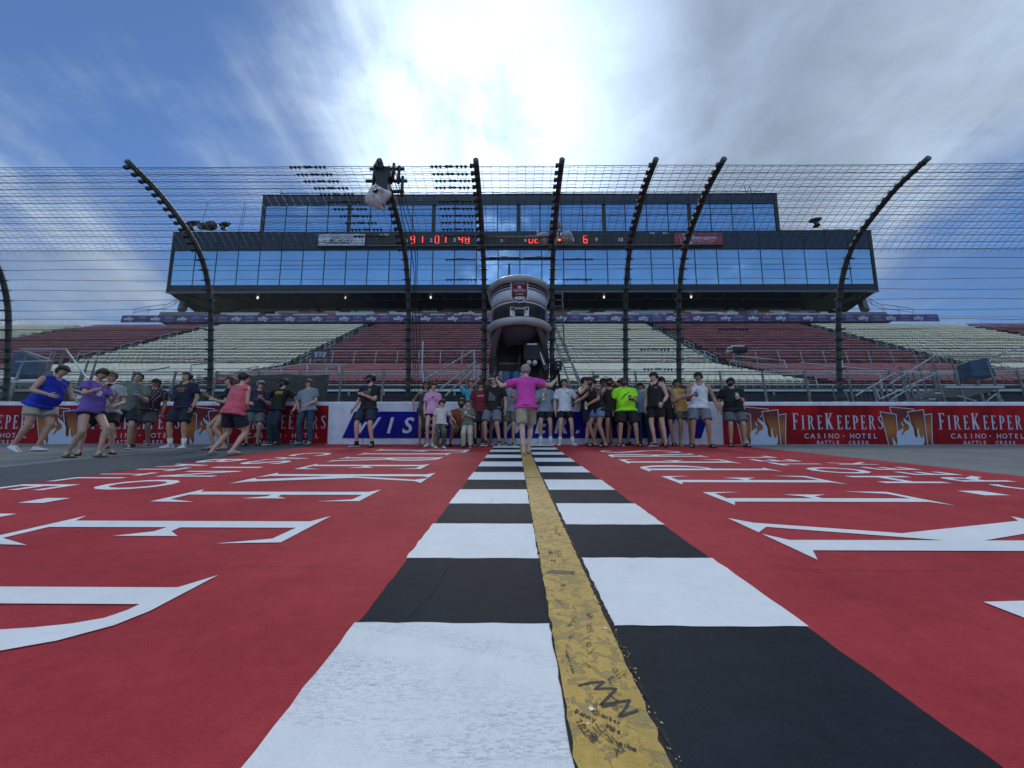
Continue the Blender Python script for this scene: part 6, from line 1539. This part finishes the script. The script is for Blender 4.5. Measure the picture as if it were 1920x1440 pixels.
    return dict(P=P, g0=g0, body=body, hands=hands, shirt=shirt, hipc=hipc, su=su, ss=ss, sf=sf, f=f, k=k, hc=hc, hf=hf, hl=hl, hu=hu, wr=wr, el=el, sh=sh, kn=kn)
PEOPLE = []
dec_short = ''
def pp_(x, y, short, label, **kw):
    global dec_short
    dec_short = short; d_ = person(x, y, label, **kw); d_['short'] = short; d_['dec'] = kw.get('dec'); PEOPLE.append(d_); return d_
pp_(42, 846, 'running man in the blue sleeveless shirt', 'man in royal blue sleeveless shirt, beige shorts and dark cap leaning forward at far left', H=1.86, th=88, head=86, tilt=-12, build=1.45, belly=.06, lean=(0, .16), hip=(.0, .03, .93), feet=((.08, -.12, .04), (.12, .12)), toes=(10, 8),
    arms=((.02, .26, -.26), (.02, .34, -.22)), sk=1, top=('sleeveless', 'royal'), bot=('shorts', 'beige', .62), shoes=('sneaker', 'white'), cap='black', hair='dark', hold=(None, 'whitecan'), dec='royal')
pp_(150, 857, 'woman in the purple shirt', 'woman in purple t-shirt and black shorts, hair in a bun, looking at a phone', H=1.70, th=78, head=72, tilt=-22, build=1.05, fem=True, lean=(0, -.07), hip=(0, -.10, .86), feet=((.07, -.22), (.12, .22)), toes=(5, 5),
    arms=((-.02, .40, -.16), (-.05, .36, -.20)), sk=1, top=('tee', 'purple'), bot=('shorts', 'black', .30), shoes=('sandal', 'olive'), hair='brown', bun=True, glasses=True, hold=('phone', None), dec='purple')
pp_(192, 851, 'woman in the pale grey shirt', 'woman in pale grey t-shirt, long black shorts and large sunglasses beside the woman in purple', H=1.66, th=30, head=25, build=1.35, belly=.03, fem=True, lean=(-.04, .0), hip=(-.05, .02, .87), feet=((.34, .0), (.12, -.02)), toes=(10, 30),
    arms=((-.02, .30, -.24), (.03, .20, -.42)), sk=0, top=('tee', 'heather'), bot=('shorts', 'black', .78), shoes=('flipflop', 'black'), hair='fair', glasses=True)
pp_(222, 842, 'man in the sage green shirt', 'man in sage green shirt behind the woman in pale grey, holding a blue can', H=1.76, th=40, head=30, tilt=14, build=1.15, lean=(.04, .06), hip=(-.04, 0, .92), feet=((.16, -.05), (.14, .0)), arms=('down', 'can'), sk=1, top=('polo', 'sage'),
    bot=('shorts', 'dknavy', .8), shoes=('sneaker', 'charcoal'), hair='brown', hold=(None, 'bluecan'))
pp_(262, 838, 'man in the plaid shirt', 'moustached man in maroon plaid shirt, grey shorts and black cap holding a can', H=1.70, th=18, head=26, tilt=8, build=1.3, belly=.07, lean=(.0, -.05), hip=(.0, .05, .91), feet=((.16, .0), (.13, -.02)), arms=('belly', 'down'), sk=2, top=('tee', M_plaid),
    bot=('shorts', 'greyshort', .85), shoes=('sneaker', 'charcoal'), cap='black', hair='dark', hold=('darkcan', None))
pp_(331, 840, 'man in the navy lettered shirt', 'bareheaded man in navy t-shirt with gold print, dark shorts and white socks holding a cup', H=1.80, th=-2, head=-12, build=1.3, lean=(-.07, 0), hip=(-.06, 0, .93), feet=((.14, .03), (.15, .0)), arms=((-.14, .28, -.26), 'down'), sk=1, top=('tee', 'navy'), bot=('shorts', 'dknavy', .9),
    shoes=('sneaker', 'white'), socks=('white', .30), hair='brown', hold=('cup', None), dec='gold')
pp_(408, 843, 'woman in the black top and white shorts', 'woman in black top and short white shorts mostly hidden behind the woman in coral', H=1.68, th=-55, head=-50, build=.95, fem=True, lean=(.02, 0), hip=(.05, .02, .86), feet=((.14, .10), (.12, -.12)), arms=((.02, .38, -.14), 'belly'), sk=1, top=('tee', 'black'), bot=('shorts', 'white', .25),
    shoes=('flipflop', 'olive'), hair='brown', long=True)
pp_(414, 853, 'woman in the coral tank top', 'woman in coral sleeveless top and navy shorts seen from behind with dark tied hair', H=1.68, th=165, head=150, build=1.4, fem=True, lean=(-.04, .03), hip=(-.04, .04, .86), feet=((.20, .04), (.22, -.02)), toes=(-12, 30), arms=(('belly'), (-.02, .24, -.30)), sk=0, top=('sleeveless', 'coral'), bot=('shorts', 'dknavy', .72),
    shoes=('flipflop', 'slate'), hair='dark', bun=False, dec='lace')
pp_(471, 835, 'older man in the blue cap', 'older man in navy t-shirt and blue cap holding a red can', H=1.70, th=28, head=62, build=1.1, belly=.03, feet=((.12, 0), (.12, 0)), arms=('down', (-.08, .26, -.22)), sk=1, top=('tee', 'navy'), bot=('shorts', 'greyshort', .85), shoes=('sandal', 'black'), cap='dknavy', hair='grey',
    lean=(-.02, -.04), hip=(-.02, .02, .91), hold=(None, 'koozie'), dec='navyprint')
pp_(515, 834, 'man in the black Iowa shirt', 'man in black shirt with yellow lettering and dark jeans leaning on the wall', H=1.78, th=-12, head=-58, build=1.1, lean=(.02, -.08), hip=(-.02, .08, .91), feet=((.06, .08), (.02, -.05)), arms=((.36, .22, -.14), (.28, -.12, -.40)), sk=1, top=('tee', 'black'), bot=('pants', 'dkdenim', .6),
    shoes=('sneaker', 'dknavy'), cap='black', hair='dark', beard=True, hold=('whitecan', None), dec='IOWA')
pp_(572, 834, 'man in the light grey shirt and jeans', 'man in light grey t-shirt and blue jeans, rightmost of the left group', H=1.76, th=-8, head=-18, build=1.15, lean=(-.08, .0), hip=(-.06, 0, .93), feet=((.14, 0), (.13, 0)), arms=((.10, .10, -.50), (.0, .22, -.44)), sk=0, top=('tee', 'grey'), bot=('pants', 'denim', .6), shoes=('sneaker', 'slate'), cap='charcoal', hair='fair',
    hold=('darkcan', None), dec='pocket')
pp_(683, 838, 'man walking alone in the black shirt', 'man in black striped-print t-shirt, denim shorts and black cap walking alone before the blue board', H=1.80, th=-14, head=-62, build=1.25, feet=((.20, .02), (.20, .0)), arms=((.16, .06, -.50), (-.16, .27, -.24)), sk=0, top=('tee', 'black'), bot=('shorts', 'dkdenim', .82), shoes=('sneaker', 'black'), socks=('black', .12), cap='black', hair='dark', beard=True, dec='stripes')
pp_(792, 834.4, 'woman in the long grey dress', 'dark-haired woman in long grey dress and sunglasses behind the pink-shirted girl', H=1.70, th=20, head=14, build=.92, fem=True, feet=((.08, 0), (.08, .02)), lean=(.0, 0), arms=('hip', 'down2'), sk=2, top=('dress', 'dress'), bot=(None, None), shoes=('sandal', 'khaki'), hair='dark', long=True, glasses=True)
pp_(806, 837, 'girl in the pink shirt', 'girl in pale pink t-shirt, black shorts and white sneakers', H=1.60, th=6, head=28, tilt=-12, build=.88, fem=True, feet=((.06, 0), (.07, .03)), lean=(.0, 0), arms=((.04, .06, -.54), (.04, .08, -.53)), sk=0, top=('tee', 'pinktee'), bot=('shorts', 'black', .32), shoes=('sneaker', 'white'), hair='brown', long=False, dec='LEE')
pp_(825, 840, 'boy in the black cap', 'small boy in off-white t-shirt, camouflage trousers and black cap', H=1.10, th=12, head=40, build=1.1, child=True, feet=((.13, 0), (.12, .02)), arms=((.06, .06, -.50), (.30, .05, -.40)), sk=0, top=('tee', 'offwhite'), bot=('pants', M_camo, .6, 1.45), shoes=('sneaker', 'white'), cap='black', hair='brown')
pp_(862, 836.6, 'crouching man in the rust shirt', 'bearded man in rust t-shirt crouching down behind the small boy in sage', H=1.76, th=8, head=8, build=1.2, feet=((.24, .0), (.24, .05)), hip=(0, -.16, .42), lean=(0, .14), arms=((.0, .38, -.30), (-.04, .36, -.34)), sk=2, top=('tee', 'rust'), bot=('shorts', 'olive', .8), shoes=('sneaker', 'black'), hair='dark', beard=True)
pp_(876, 839.6, 'boy in the sage shirt', 'small boy in sage t-shirt and cream trousers holding a snack to his chest', H=1.09, th=-4, head=-4, build=1.05, child=True, feet=((.14, 0), (.12, .02)), arms=((-.10, .24, -.20), (-.06, .22, -.26)), sk=0, top=('tee', 'boysage'), bot=('pants', 'cream', .6, 1.4), shoes=('sneaker', 'black'), hair='brown', hold=(None, None))
pp_(884, 834.2, 'man with a raised arm', 'man in turquoise sleeveless shirt with one arm raised behind the crouching man', H=1.74, th=-10, head=-14, build=.95, feet=((.10, 0), (.10, 0)), arms=((.14, .05, .50), 'down'), sk=1, top=('tee', 'turq'), bot=('shorts', 'navy', .8), shoes=('sneaker', 'black'), hair='brown', lean=(-.05, 0))
pp_(899, 835.6, 'man in the maroon shirt', 'man in maroon printed t-shirt and cap looking up, right of the crouching man', H=1.70, th=-6, head=-6, tilt=26, build=1.05, feet=((.12, 0), (.12, 0)), arms=('down', 'down2'), sk=1, top=('tee', 'maroon'), bot=('shorts', 'dknavy', .85), shoes=('sneaker', 'black'), socks=('black', .25), cap='charcoal', hair='brown', dec='mprint')
pp_(911, 834.0, 'man in the turquoise shirt', 'man in turquoise t-shirt taking a photograph with a raised phone beside the fence pole', H=1.76, th=0, head=4, tilt=10, build=1.05, feet=((.10, 0), (.12, 0)), arms=((.0, .30, .26), (.0, .30, .26)), poles=((1, .3, -.4), (1, .3, -.4)), sk=2, top=('tee', 'turq'), bot=('shorts', 'greyshort', .85), shoes=('sneaker', 'slate'), hair='dark', hold=('phoneup', None))
pp_(927, 836.2, 'man in the white cap', 'man in white cap, black flag-print t-shirt and light grey shorts', H=1.80, th=-20, head=-55, tilt=-6, build=1.25, lean=(.03, 0), feet=((.22, .04), (.12, -.03)), arms=('down', (.10, .02, -.54)), sk=1, top=('tee', 'black'), bot=('shorts', 'slate', .85), shoes=('sneaker', 'slate'), socks=('charcoal', .10), cap='white', hair='brown', dec='flag')
pp_(955, 834.6, 'man in the grey shirt behind', 'man in grey t-shirt and olive shorts half hidden left of the magenta polo', H=1.74, th=0, head=0, build=1.0, feet=((.10, 0), (.10, 0)), arms=('down', 'can'), sk=1, top=('tee', 'grey'), bot=('shorts', 'olive', .85), shoes=('sneaker', 'charcoal'), hair='brown', hold=(None, 'koozie'))
pp_(987, 852.5, 'man in the magenta polo', 'man in magenta polo and khaki shorts walking away with both arms spread wide', H=1.79, th=180, head=176, build=1.12, feet=((.05, .22, .0), (.05, -.12)), toes=(0, 0), arms=((.40, .12, .08), (.36, .12, .06)), poles=((.2, -.6, -.7), (.3, -.6, -.6)), sk=0, top=('polo', 'magenta'), bot=('shorts', 'khaki', .84), shoes=('flipflop', 'khaki'), hair='grey', lean=(0, .02), dec='belt')
pp_(1023, 834.2, 'man in the grey graphic shirt', 'man in light grey graphic t-shirt, black shorts and white socks right of the magenta polo', H=1.74, th=0, head=-4, build=1.08, feet=((.13, 0), (.13, 0)), arms=((-.08, .26, -.22), (.10, .04, -.55)), sk=1, top=('tee', 'grey'), bot=('shorts', 'black', .6), shoes=('sneaker', 'white'), socks=('white', .32), hair='brown', hold=('bottle', None), dec='graphic')
pp_(1062, 834.6, 'man in the white shirt and sunglasses', 'moustached man in white t-shirt, sunglasses and black shorts with a small red chest print', H=1.76, th=0, head=-2, build=1.0, feet=((.16, 0), (.16, 0)), arms=((.08, .04, -.54), (.16, .22, -.30)), sk=0, top=('tee', 'white'), bot=('shorts', 'black', .62), shoes=('sneaker', 'white'), socks=('white', .30), hair='dark', glasses=True, hold=(None, 'darkcan'), dec='redprint')
pp_(1106, 835.0, 'man turned away in the black tank top', 'man in black tank top turned sideways behind the tattooed man in denim shorts', H=1.80, th=35, head=55, build=1.2, feet=((.12, 0), (.12, 0)), arms=((.0, .3, .02), 'down'), sk=0, top=('tank', 'black'), bot=('shorts', 'navy', .9), shoes=('sandal', 'black'), cap='black', hair='dark', lean=(-.06, 0))
pp_(1127, 837.6, 'tattooed man in denim shorts', 'tattooed man in black tank top and torn pale denim shorts bending left with a bottle', H=1.78, th=-68, head=-72, tilt=-14, build=1.12, feet=((.14, .06), (.10, -.06)), toes=(0, 5), hip=(0, -.02, .90), lean=(0, .13), arms=((-.02, .52, -.22), (.0, .30, -.34)), sk=2, top=('tank', 'black'), bot=('shorts', 'ltdenim', .55), shoes=('sandal', 'black'), cap='black', capback=True, hair='dark', beard=True, hold=('darkcan', 'bottle'), dec='tattoo')
pp_(1139, 833.6, 'man holding a phone high', 'man in dark cap holding a phone up behind the smiling man in black', H=1.80, th=-20, head=-10, build=1.0, feet=((.1, 0), (.1, 0)), arms=((.02, .26, .26), (.0, .28, .24)), poles=((1, .3, -.3), (1, .3, -.3)), sk=2, top=('tee', 'black'), bot=('shorts', 'black', .8), shoes=('sneaker', 'black'), cap='charcoal', hair='dark', hold=('phoneup', None))
pp_(1150, 835.8, 'smiling man in the black tank top', 'smiling bearded man in black tank top and sunglasses, left of the neon shirt', H=1.76, th=-4, head=-6, build=1.15, feet=((.14, 0), (.16, 0)), arms=('down', (.0, .10, -.52)), sk=2, top=('tank', 'black'), bot=('shorts', 'black', .62), shoes=('sneaker', 'black'), cap='black', capback=True, hair='dark', glasses=True, beard=True, dec='chest')
pp_(1171, 833.8, 'man behind the neon shirt', 'man in black cap mostly hidden behind the man in the neon yellow shirt', H=1.76, th=10, head=5, build=1.1, feet=((.1, 0), (.1, 0)), sk=1, top=('tee', 'black'), bot=('shorts', 'navy', .8), shoes=('sandal', 'black'), cap='black', hair='dark')
pp_(1180, 836.6, 'man in the neon yellow shirt', 'bearded man in neon yellow camping t-shirt, black shorts and camouflage cap', H=1.76, th=-6, head=-28, build=1.45, belly=.05, feet=((.22, 0), (.20, .0)), arms=((.12, .02, -.52), (-.10, .30, -.28)), sk=1, top=('tee', 'neon'), bot=('shorts', 'black', .92), shoes=('sandal', 'black'), cap='olive', hair='brown', glasses=True, beard=True, hold=(None, 'darkcan'), dec='CAMPING')
pp_(1210, 834.2, 'person in the washed denim shirt', 'person in washed blue shirt and jeans just right of the neon shirt', H=1.68, th=-15, head=-10, tilt=10, build=1.0, feet=((.12, 0), (.12, 0)), arms=('down', 'down'), sk=1, top=('tee', 'ltdenim'), bot=('pants', 'dkdenim', .6), shoes=('sneaker', 'black'), cap='black', hair='dark')
pp_(1238, 837.4, 'tall man in the black tank top', 'tall man in black tank top and sunglasses turned to the left', H=1.86, th=-42, head=-60, build=1.1, lean=(.0, -.06), hip=(0, .05, .95), feet=((.10, .03), (.12, -.05)), arms=((.05, .08, -.54), (.02, .16, -.50)), sk=0, top=('tank', 'black'), bot=('shorts', 'black', .70), shoes=('sneaker', 'black'), cap='black', capback=True, hair='dark', glasses=True, hold=(None, 'can'), dec='chest')
pp_(1252, 835.2, 'man behind the tall man', 'dark-haired man in black sleeveless shirt standing behind the tall man', H=1.80, th=-30, head=-30, build=1.05, feet=((.1, 0), (.14, 0)), arms=('down', 'down'), sk=2, top=('tank', 'black'), bot=('shorts', 'black', .75), shoes=('sandal', 'black'), cap='black', hair='dark')
pp_(1283, 835.4, 'man in the yellow sleeveless shirt', 'man in yellow printed sleeveless shirt and olive shorts raising one hand to his mouth', H=1.74, th=6, head=0, build=1.05, lean=(-.05, 0), feet=((.10, 0), (.18, .0)), arms=((-.12, .28, -.24), (-.12, .24, .10)), poles=(None, (1, .2, -.1)), sk=2, top=('sleeveless', 'gold'), bot=('shorts', 'olive', .66), shoes=('flipflop', 'khaki'), cap='black', capback=True, hair='dark', glasses=True, hold=('can', None), dec='helmet')
pp_(1314, 838.2, 'man in the white tank top', 'muscular man in white tank top, light grey shorts, sunglasses and backward cap', H=1.84, th=-16, head=-48, build=1.25, lean=(.06, 0), hip=(.06, 0, .94), feet=((.16, .0), (.20, .0)), arms=((-.02, .26, -.28), (.12, .06, -.52)), sk=2, top=('tank', 'white'), bot=('shorts', 'slate', .80), shoes=('sandal', 'black'), cap='dknavy', capback=True, hair='dark', glasses=True, hold=('darkcan', None), dec='beachprint')
pp_(1384, 837.0, 'man in the black shirt at the right end', 'man in black t-shirt and grey shorts, rightmost person of the line', H=1.74, th=-12, head=-55, build=1.35, belly=.05, lean=(.03, 0), hip=(.02, 0, .92), feet=((.15, 0), (.16, 0)), arms=((.10, -.02, -.52), (-.14, .28, -.24)), sk=1, top=('tee', 'black'), bot=('shorts', 'greyshort', .82), shoes=('sandal', 'black'), cap='black', hair='dark', glasses=True, beard=True, hold=(None, 'whitecan'), dec='chest')
bake()
# hands join the body mesh
for d_ in PEOPLE:
    o, h = d_['body'], d_['hands']; bm = bmesh.new(); bm.from_mesh(o.data); bm.from_mesh(h.data); bm.to_mesh(o.data); bm.free()
    for p in o.data.polygons: p.use_smooth = True
    me = h.data; bpy.data.objects.remove(h); bpy.data.meshes.remove(me); del d_['P']['_h']
# prints on the shirts: flat lettering laid onto the cloth
def decal(d_, build_fn, cx, cz, m, name='print', back=False, obj=None, off=.004):
    o = obj or d_['shirt']; bv = BVHTree.FromPolygons([v.co.copy() for v in o.data.vertices], [tuple(p.vertices) for p in o.data.polygons])
    ss, su, sf, k = d_['ss'], d_['su'], d_['sf']*(-1 if back else 1), d_['k']; s_ = -1 if back else 1
    mb = MB(); build_fn(mb); vs = []; okv = []
    for v in mb.v:
        a, b = v[0], v[1]
        o0 = d_['hipc']+ss*(s_*(cx+a)*k)+su*((cz+b)*k)+sf*.6
        hit = bv.ray_cast(o0, -sf)
        if hit[0] is None: vs.append(tuple(d_['hipc'])); okv.append(False)
        else: vs.append(tuple(hit[0]+sf*off)); okv.append(True)
    mb.v = vs; mb.f = [f for f in mb.f if all(okv[i] for i in f)]
    if mb.f: mb.m = [0]*len(mb.f); mb.build(name, m, o, fix=False)
id3 = lambda a, b, d: Vector((a, b, 0))
def T_(st, w, h=None, bold=0.0, sh=0.0, dy=0.0, rot=0.0):
    def f(mb):
        c, s_ = math.cos(rot), math.sin(rot); put_text(mb, st, lambda a, b, d: Vector((a*c-b*s_, a*s_+b*c+dy, 0)), width=w, height=h, bold=bold, shear=sh)
    return f
def rects(L_):
    def f(mb):
        for x, y, w, h in L_:
            n = 6; mb.add([(x-w/2, y-h/2+h*i/n, 0) for i in range(n+1)]+[(x+w/2, y-h/2+h*i/n, 0) for i in range(n+1)], [(i, n+1+i, n+2+i, i+1) for i in range(n)])
    return f
def disc(r, r2=0.0, n=18):
    def f(mb): mb.add([(r*math.cos(6.283*i/n), r*math.sin(6.283*i/n), 0) for i in range(n)]+[(r2*math.cos(6.283*i/n), r2*math.sin(6.283*i/n), 0) for i in range(n)], [(i, (i+1) % n, n+(i+1) % n, n+i) for i in range(n)])
    return f
W1 = cloth('print_white', (.55, .57, .6)); Y1 = cloth('print_yellow', (.65, .42, .03)); K1 = cloth('print_black', (.01, .01, .012)); R1 = cloth('print_red', (.5, .03, .03)); G1_ = cloth('print_gold', (.45, .22, .04)); GR = cloth('print_grey', (.20, .21, .23)); BL = cloth('print_blue', (.03, .06, .2))
for d_ in PEOPLE:
    t = d_['dec']
    if t == 'royal': decal(d_, T_('ACTION', .22, bold=.01), 0, .38, W1, back=True); decal(d_, disc(.05, .03), 0, .30, W1, back=True); decal(d_, T_('TRACKSIDE', .20, bold=.01), 0, .20, W1, back=True)
    if t == 'purple': decal(d_, disc(.05), -.02, .30, W1); decal(d_, rects([(0, 0, .12, .02)]), 0, .25, W1)
    if t == 'gold': decal(d_, T_('RODEO', .20, .05, .02), 0, .36, G1_); decal(d_, T_('CLUB', .12, .045, .02), .02, .30, G1_)
    if t == 'lace': decal(d_, lambda mb: [mb.add([(x, .0-abs(x)*-.35+j*.028, 0) for x in [i*.02-.11 for i in range(12)]]+[(x, .008-abs(x)*-.35+j*.028, 0) for x in [i*.02-.11 for i in range(12)]], [(i, i+1, 13+i, 12+i) for i in range(11)]) for j in range(5)], 0, .30, cloth('lace', (.62, .28, .30)), 'lace', True)
    if t == 'navyprint': decal(d_, T_('PURE MICHIGAN', .18, .05), 0, .22, GR); decal(d_, rects([(0, 0, .03, .012)]), .09, .37, W1)
    if t == 'IOWA': decal(d_, T_('IOWA', .22, .055, .03), .01, .37, Y1); decal(d_, T_('HAWKEYES', .18, .03, .01), .02, .325, Y1)
    if t == 'pocket': decal(d_, T_('EST', .05, .025, .02), .09, .37, GR)
    if t == 'stripes': decal(d_, rects([(-.06+.032*i, .02 if i < 4 else .05, .012, .13+.02*(i % 3)) for i in range(6)]), -.02, .29, GR); decal(d_, rects([(0, .0, .22, .008)]), -.02, .375, GR); decal(d_, rects([(.03+i*.03, .41, .014, .06) for i in range(3)]), 0, .0, GR)
    if t == 'LEE': decal(d_, T_('LEE', .14, .075, .02), .01, .33, K1)
    if t == 'mprint': decal(d_, T_('RACE DAY', .18, .04, .03, .2), .02, .33, W1); decal(d_, rects([(0, 0, .16, .03)]), .02, .30, BL)
    if t == 'flag': decal(d_, rects([(-.08+.026*i, 0-.01*i, .013, .24-.02*i) for i in range(7)]), .01, .27, GR)
    if t == 'graphic': decal(d_, disc(.05), .02, .36, G1_); decal(d_, T_('SPEED', .14, .04, .03), 0, .34, K1)
    if t == 'redprint': decal(d_, T_('The Sun', .09, .03, .02), .06, .385, R1); decal(d_, T_('Sets', .06, .022, .02), .085, .35, R1)
    if t == 'chest': decal(d_, T_('CREW', .07, .022, .03), .075, .37, W1)
    if t == 'CAMPING': decal(d_, T_('CAMPING', .30, .05, .015, 0, 0, .75), -.01, .28, K1); decal(d_, rects([(0, 0, .004, .004)]), 0, .2, K1)
    if t == 'helmet': decal(d_, disc(.075, .066), .0, .31, W1); decal(d_, T_('LOCALS', .14, .03, .02), .0, .38, K1); decal(d_, T_('ONLY', .10, .03, .02), .0, .30, W1)
    if t == 'beachprint': decal(d_, rects([(0, 0, .13, .022)]), -.04, .29, cloth('print_teal', (.06, .30, .30))); decal(d_, T_('BAY', .09, .03, .01), -.03, .325, K1)
    if t == 'belt':
        mb = MB(); k = d_['k']; mb.path([d_['hipc']+d_['ss']*(.185*k*math.cos(a))+d_['sf']*(.142*k*math.sin(a))+d_['su']*(-.045*k) for a in [6.283*i/24 for i in range(25)]], .014, 6, False); mb.build('belt', cloth('belt', (.10, .02, .02)), d_['P'], True)
    if t == 'tattoo':
        k = d_['k']; a, b = d_['sh'][1].lerp(d_['el'][1], .12), d_['sh'][1].lerp(d_['el'][1], .72); mb = MB(); mb.path([a, a.lerp(b, .3), a.lerp(b, .7), b], [.058*k, .0585*k, .056*k, .050*k], 16, False); mb.build('tattoo', mat('tattooed_skin', (.075, .058, .05), .6, var=.6, scale=30), d_['P'], True, fix=False)
    if t in ('CAMPING', 'chest'):
        k = d_['k']; w_, e_ = d_['wr'][1], d_['el'][1]; q = w_.lerp(e_, .08); n_ = (e_-w_).normalized(); mb = MB(); mb.path([q-n_*.012, q+n_*.012], [.034*k, .034*k], 14, False); mb.build('wristband', C('charcoal'), d_['P'], True, fix=False)
# snack in the small boy's hand
for d_ in PEOPLE:
    if d_['short'].startswith('boy in the sage'):
        mb = MB(); p = d_['g0']+d_['wr'][0]+Vector((.03, -.05, .03)); mb.ell(p, (.035, 0, 0), (0, .03, 0), (0, 0, .045)); o = mb.build('snack', mat('snack', (.6, .55, .45), .7), smooth=True); tag(o, 'pale snack held to his chest by the small boy in sage', 'snack')
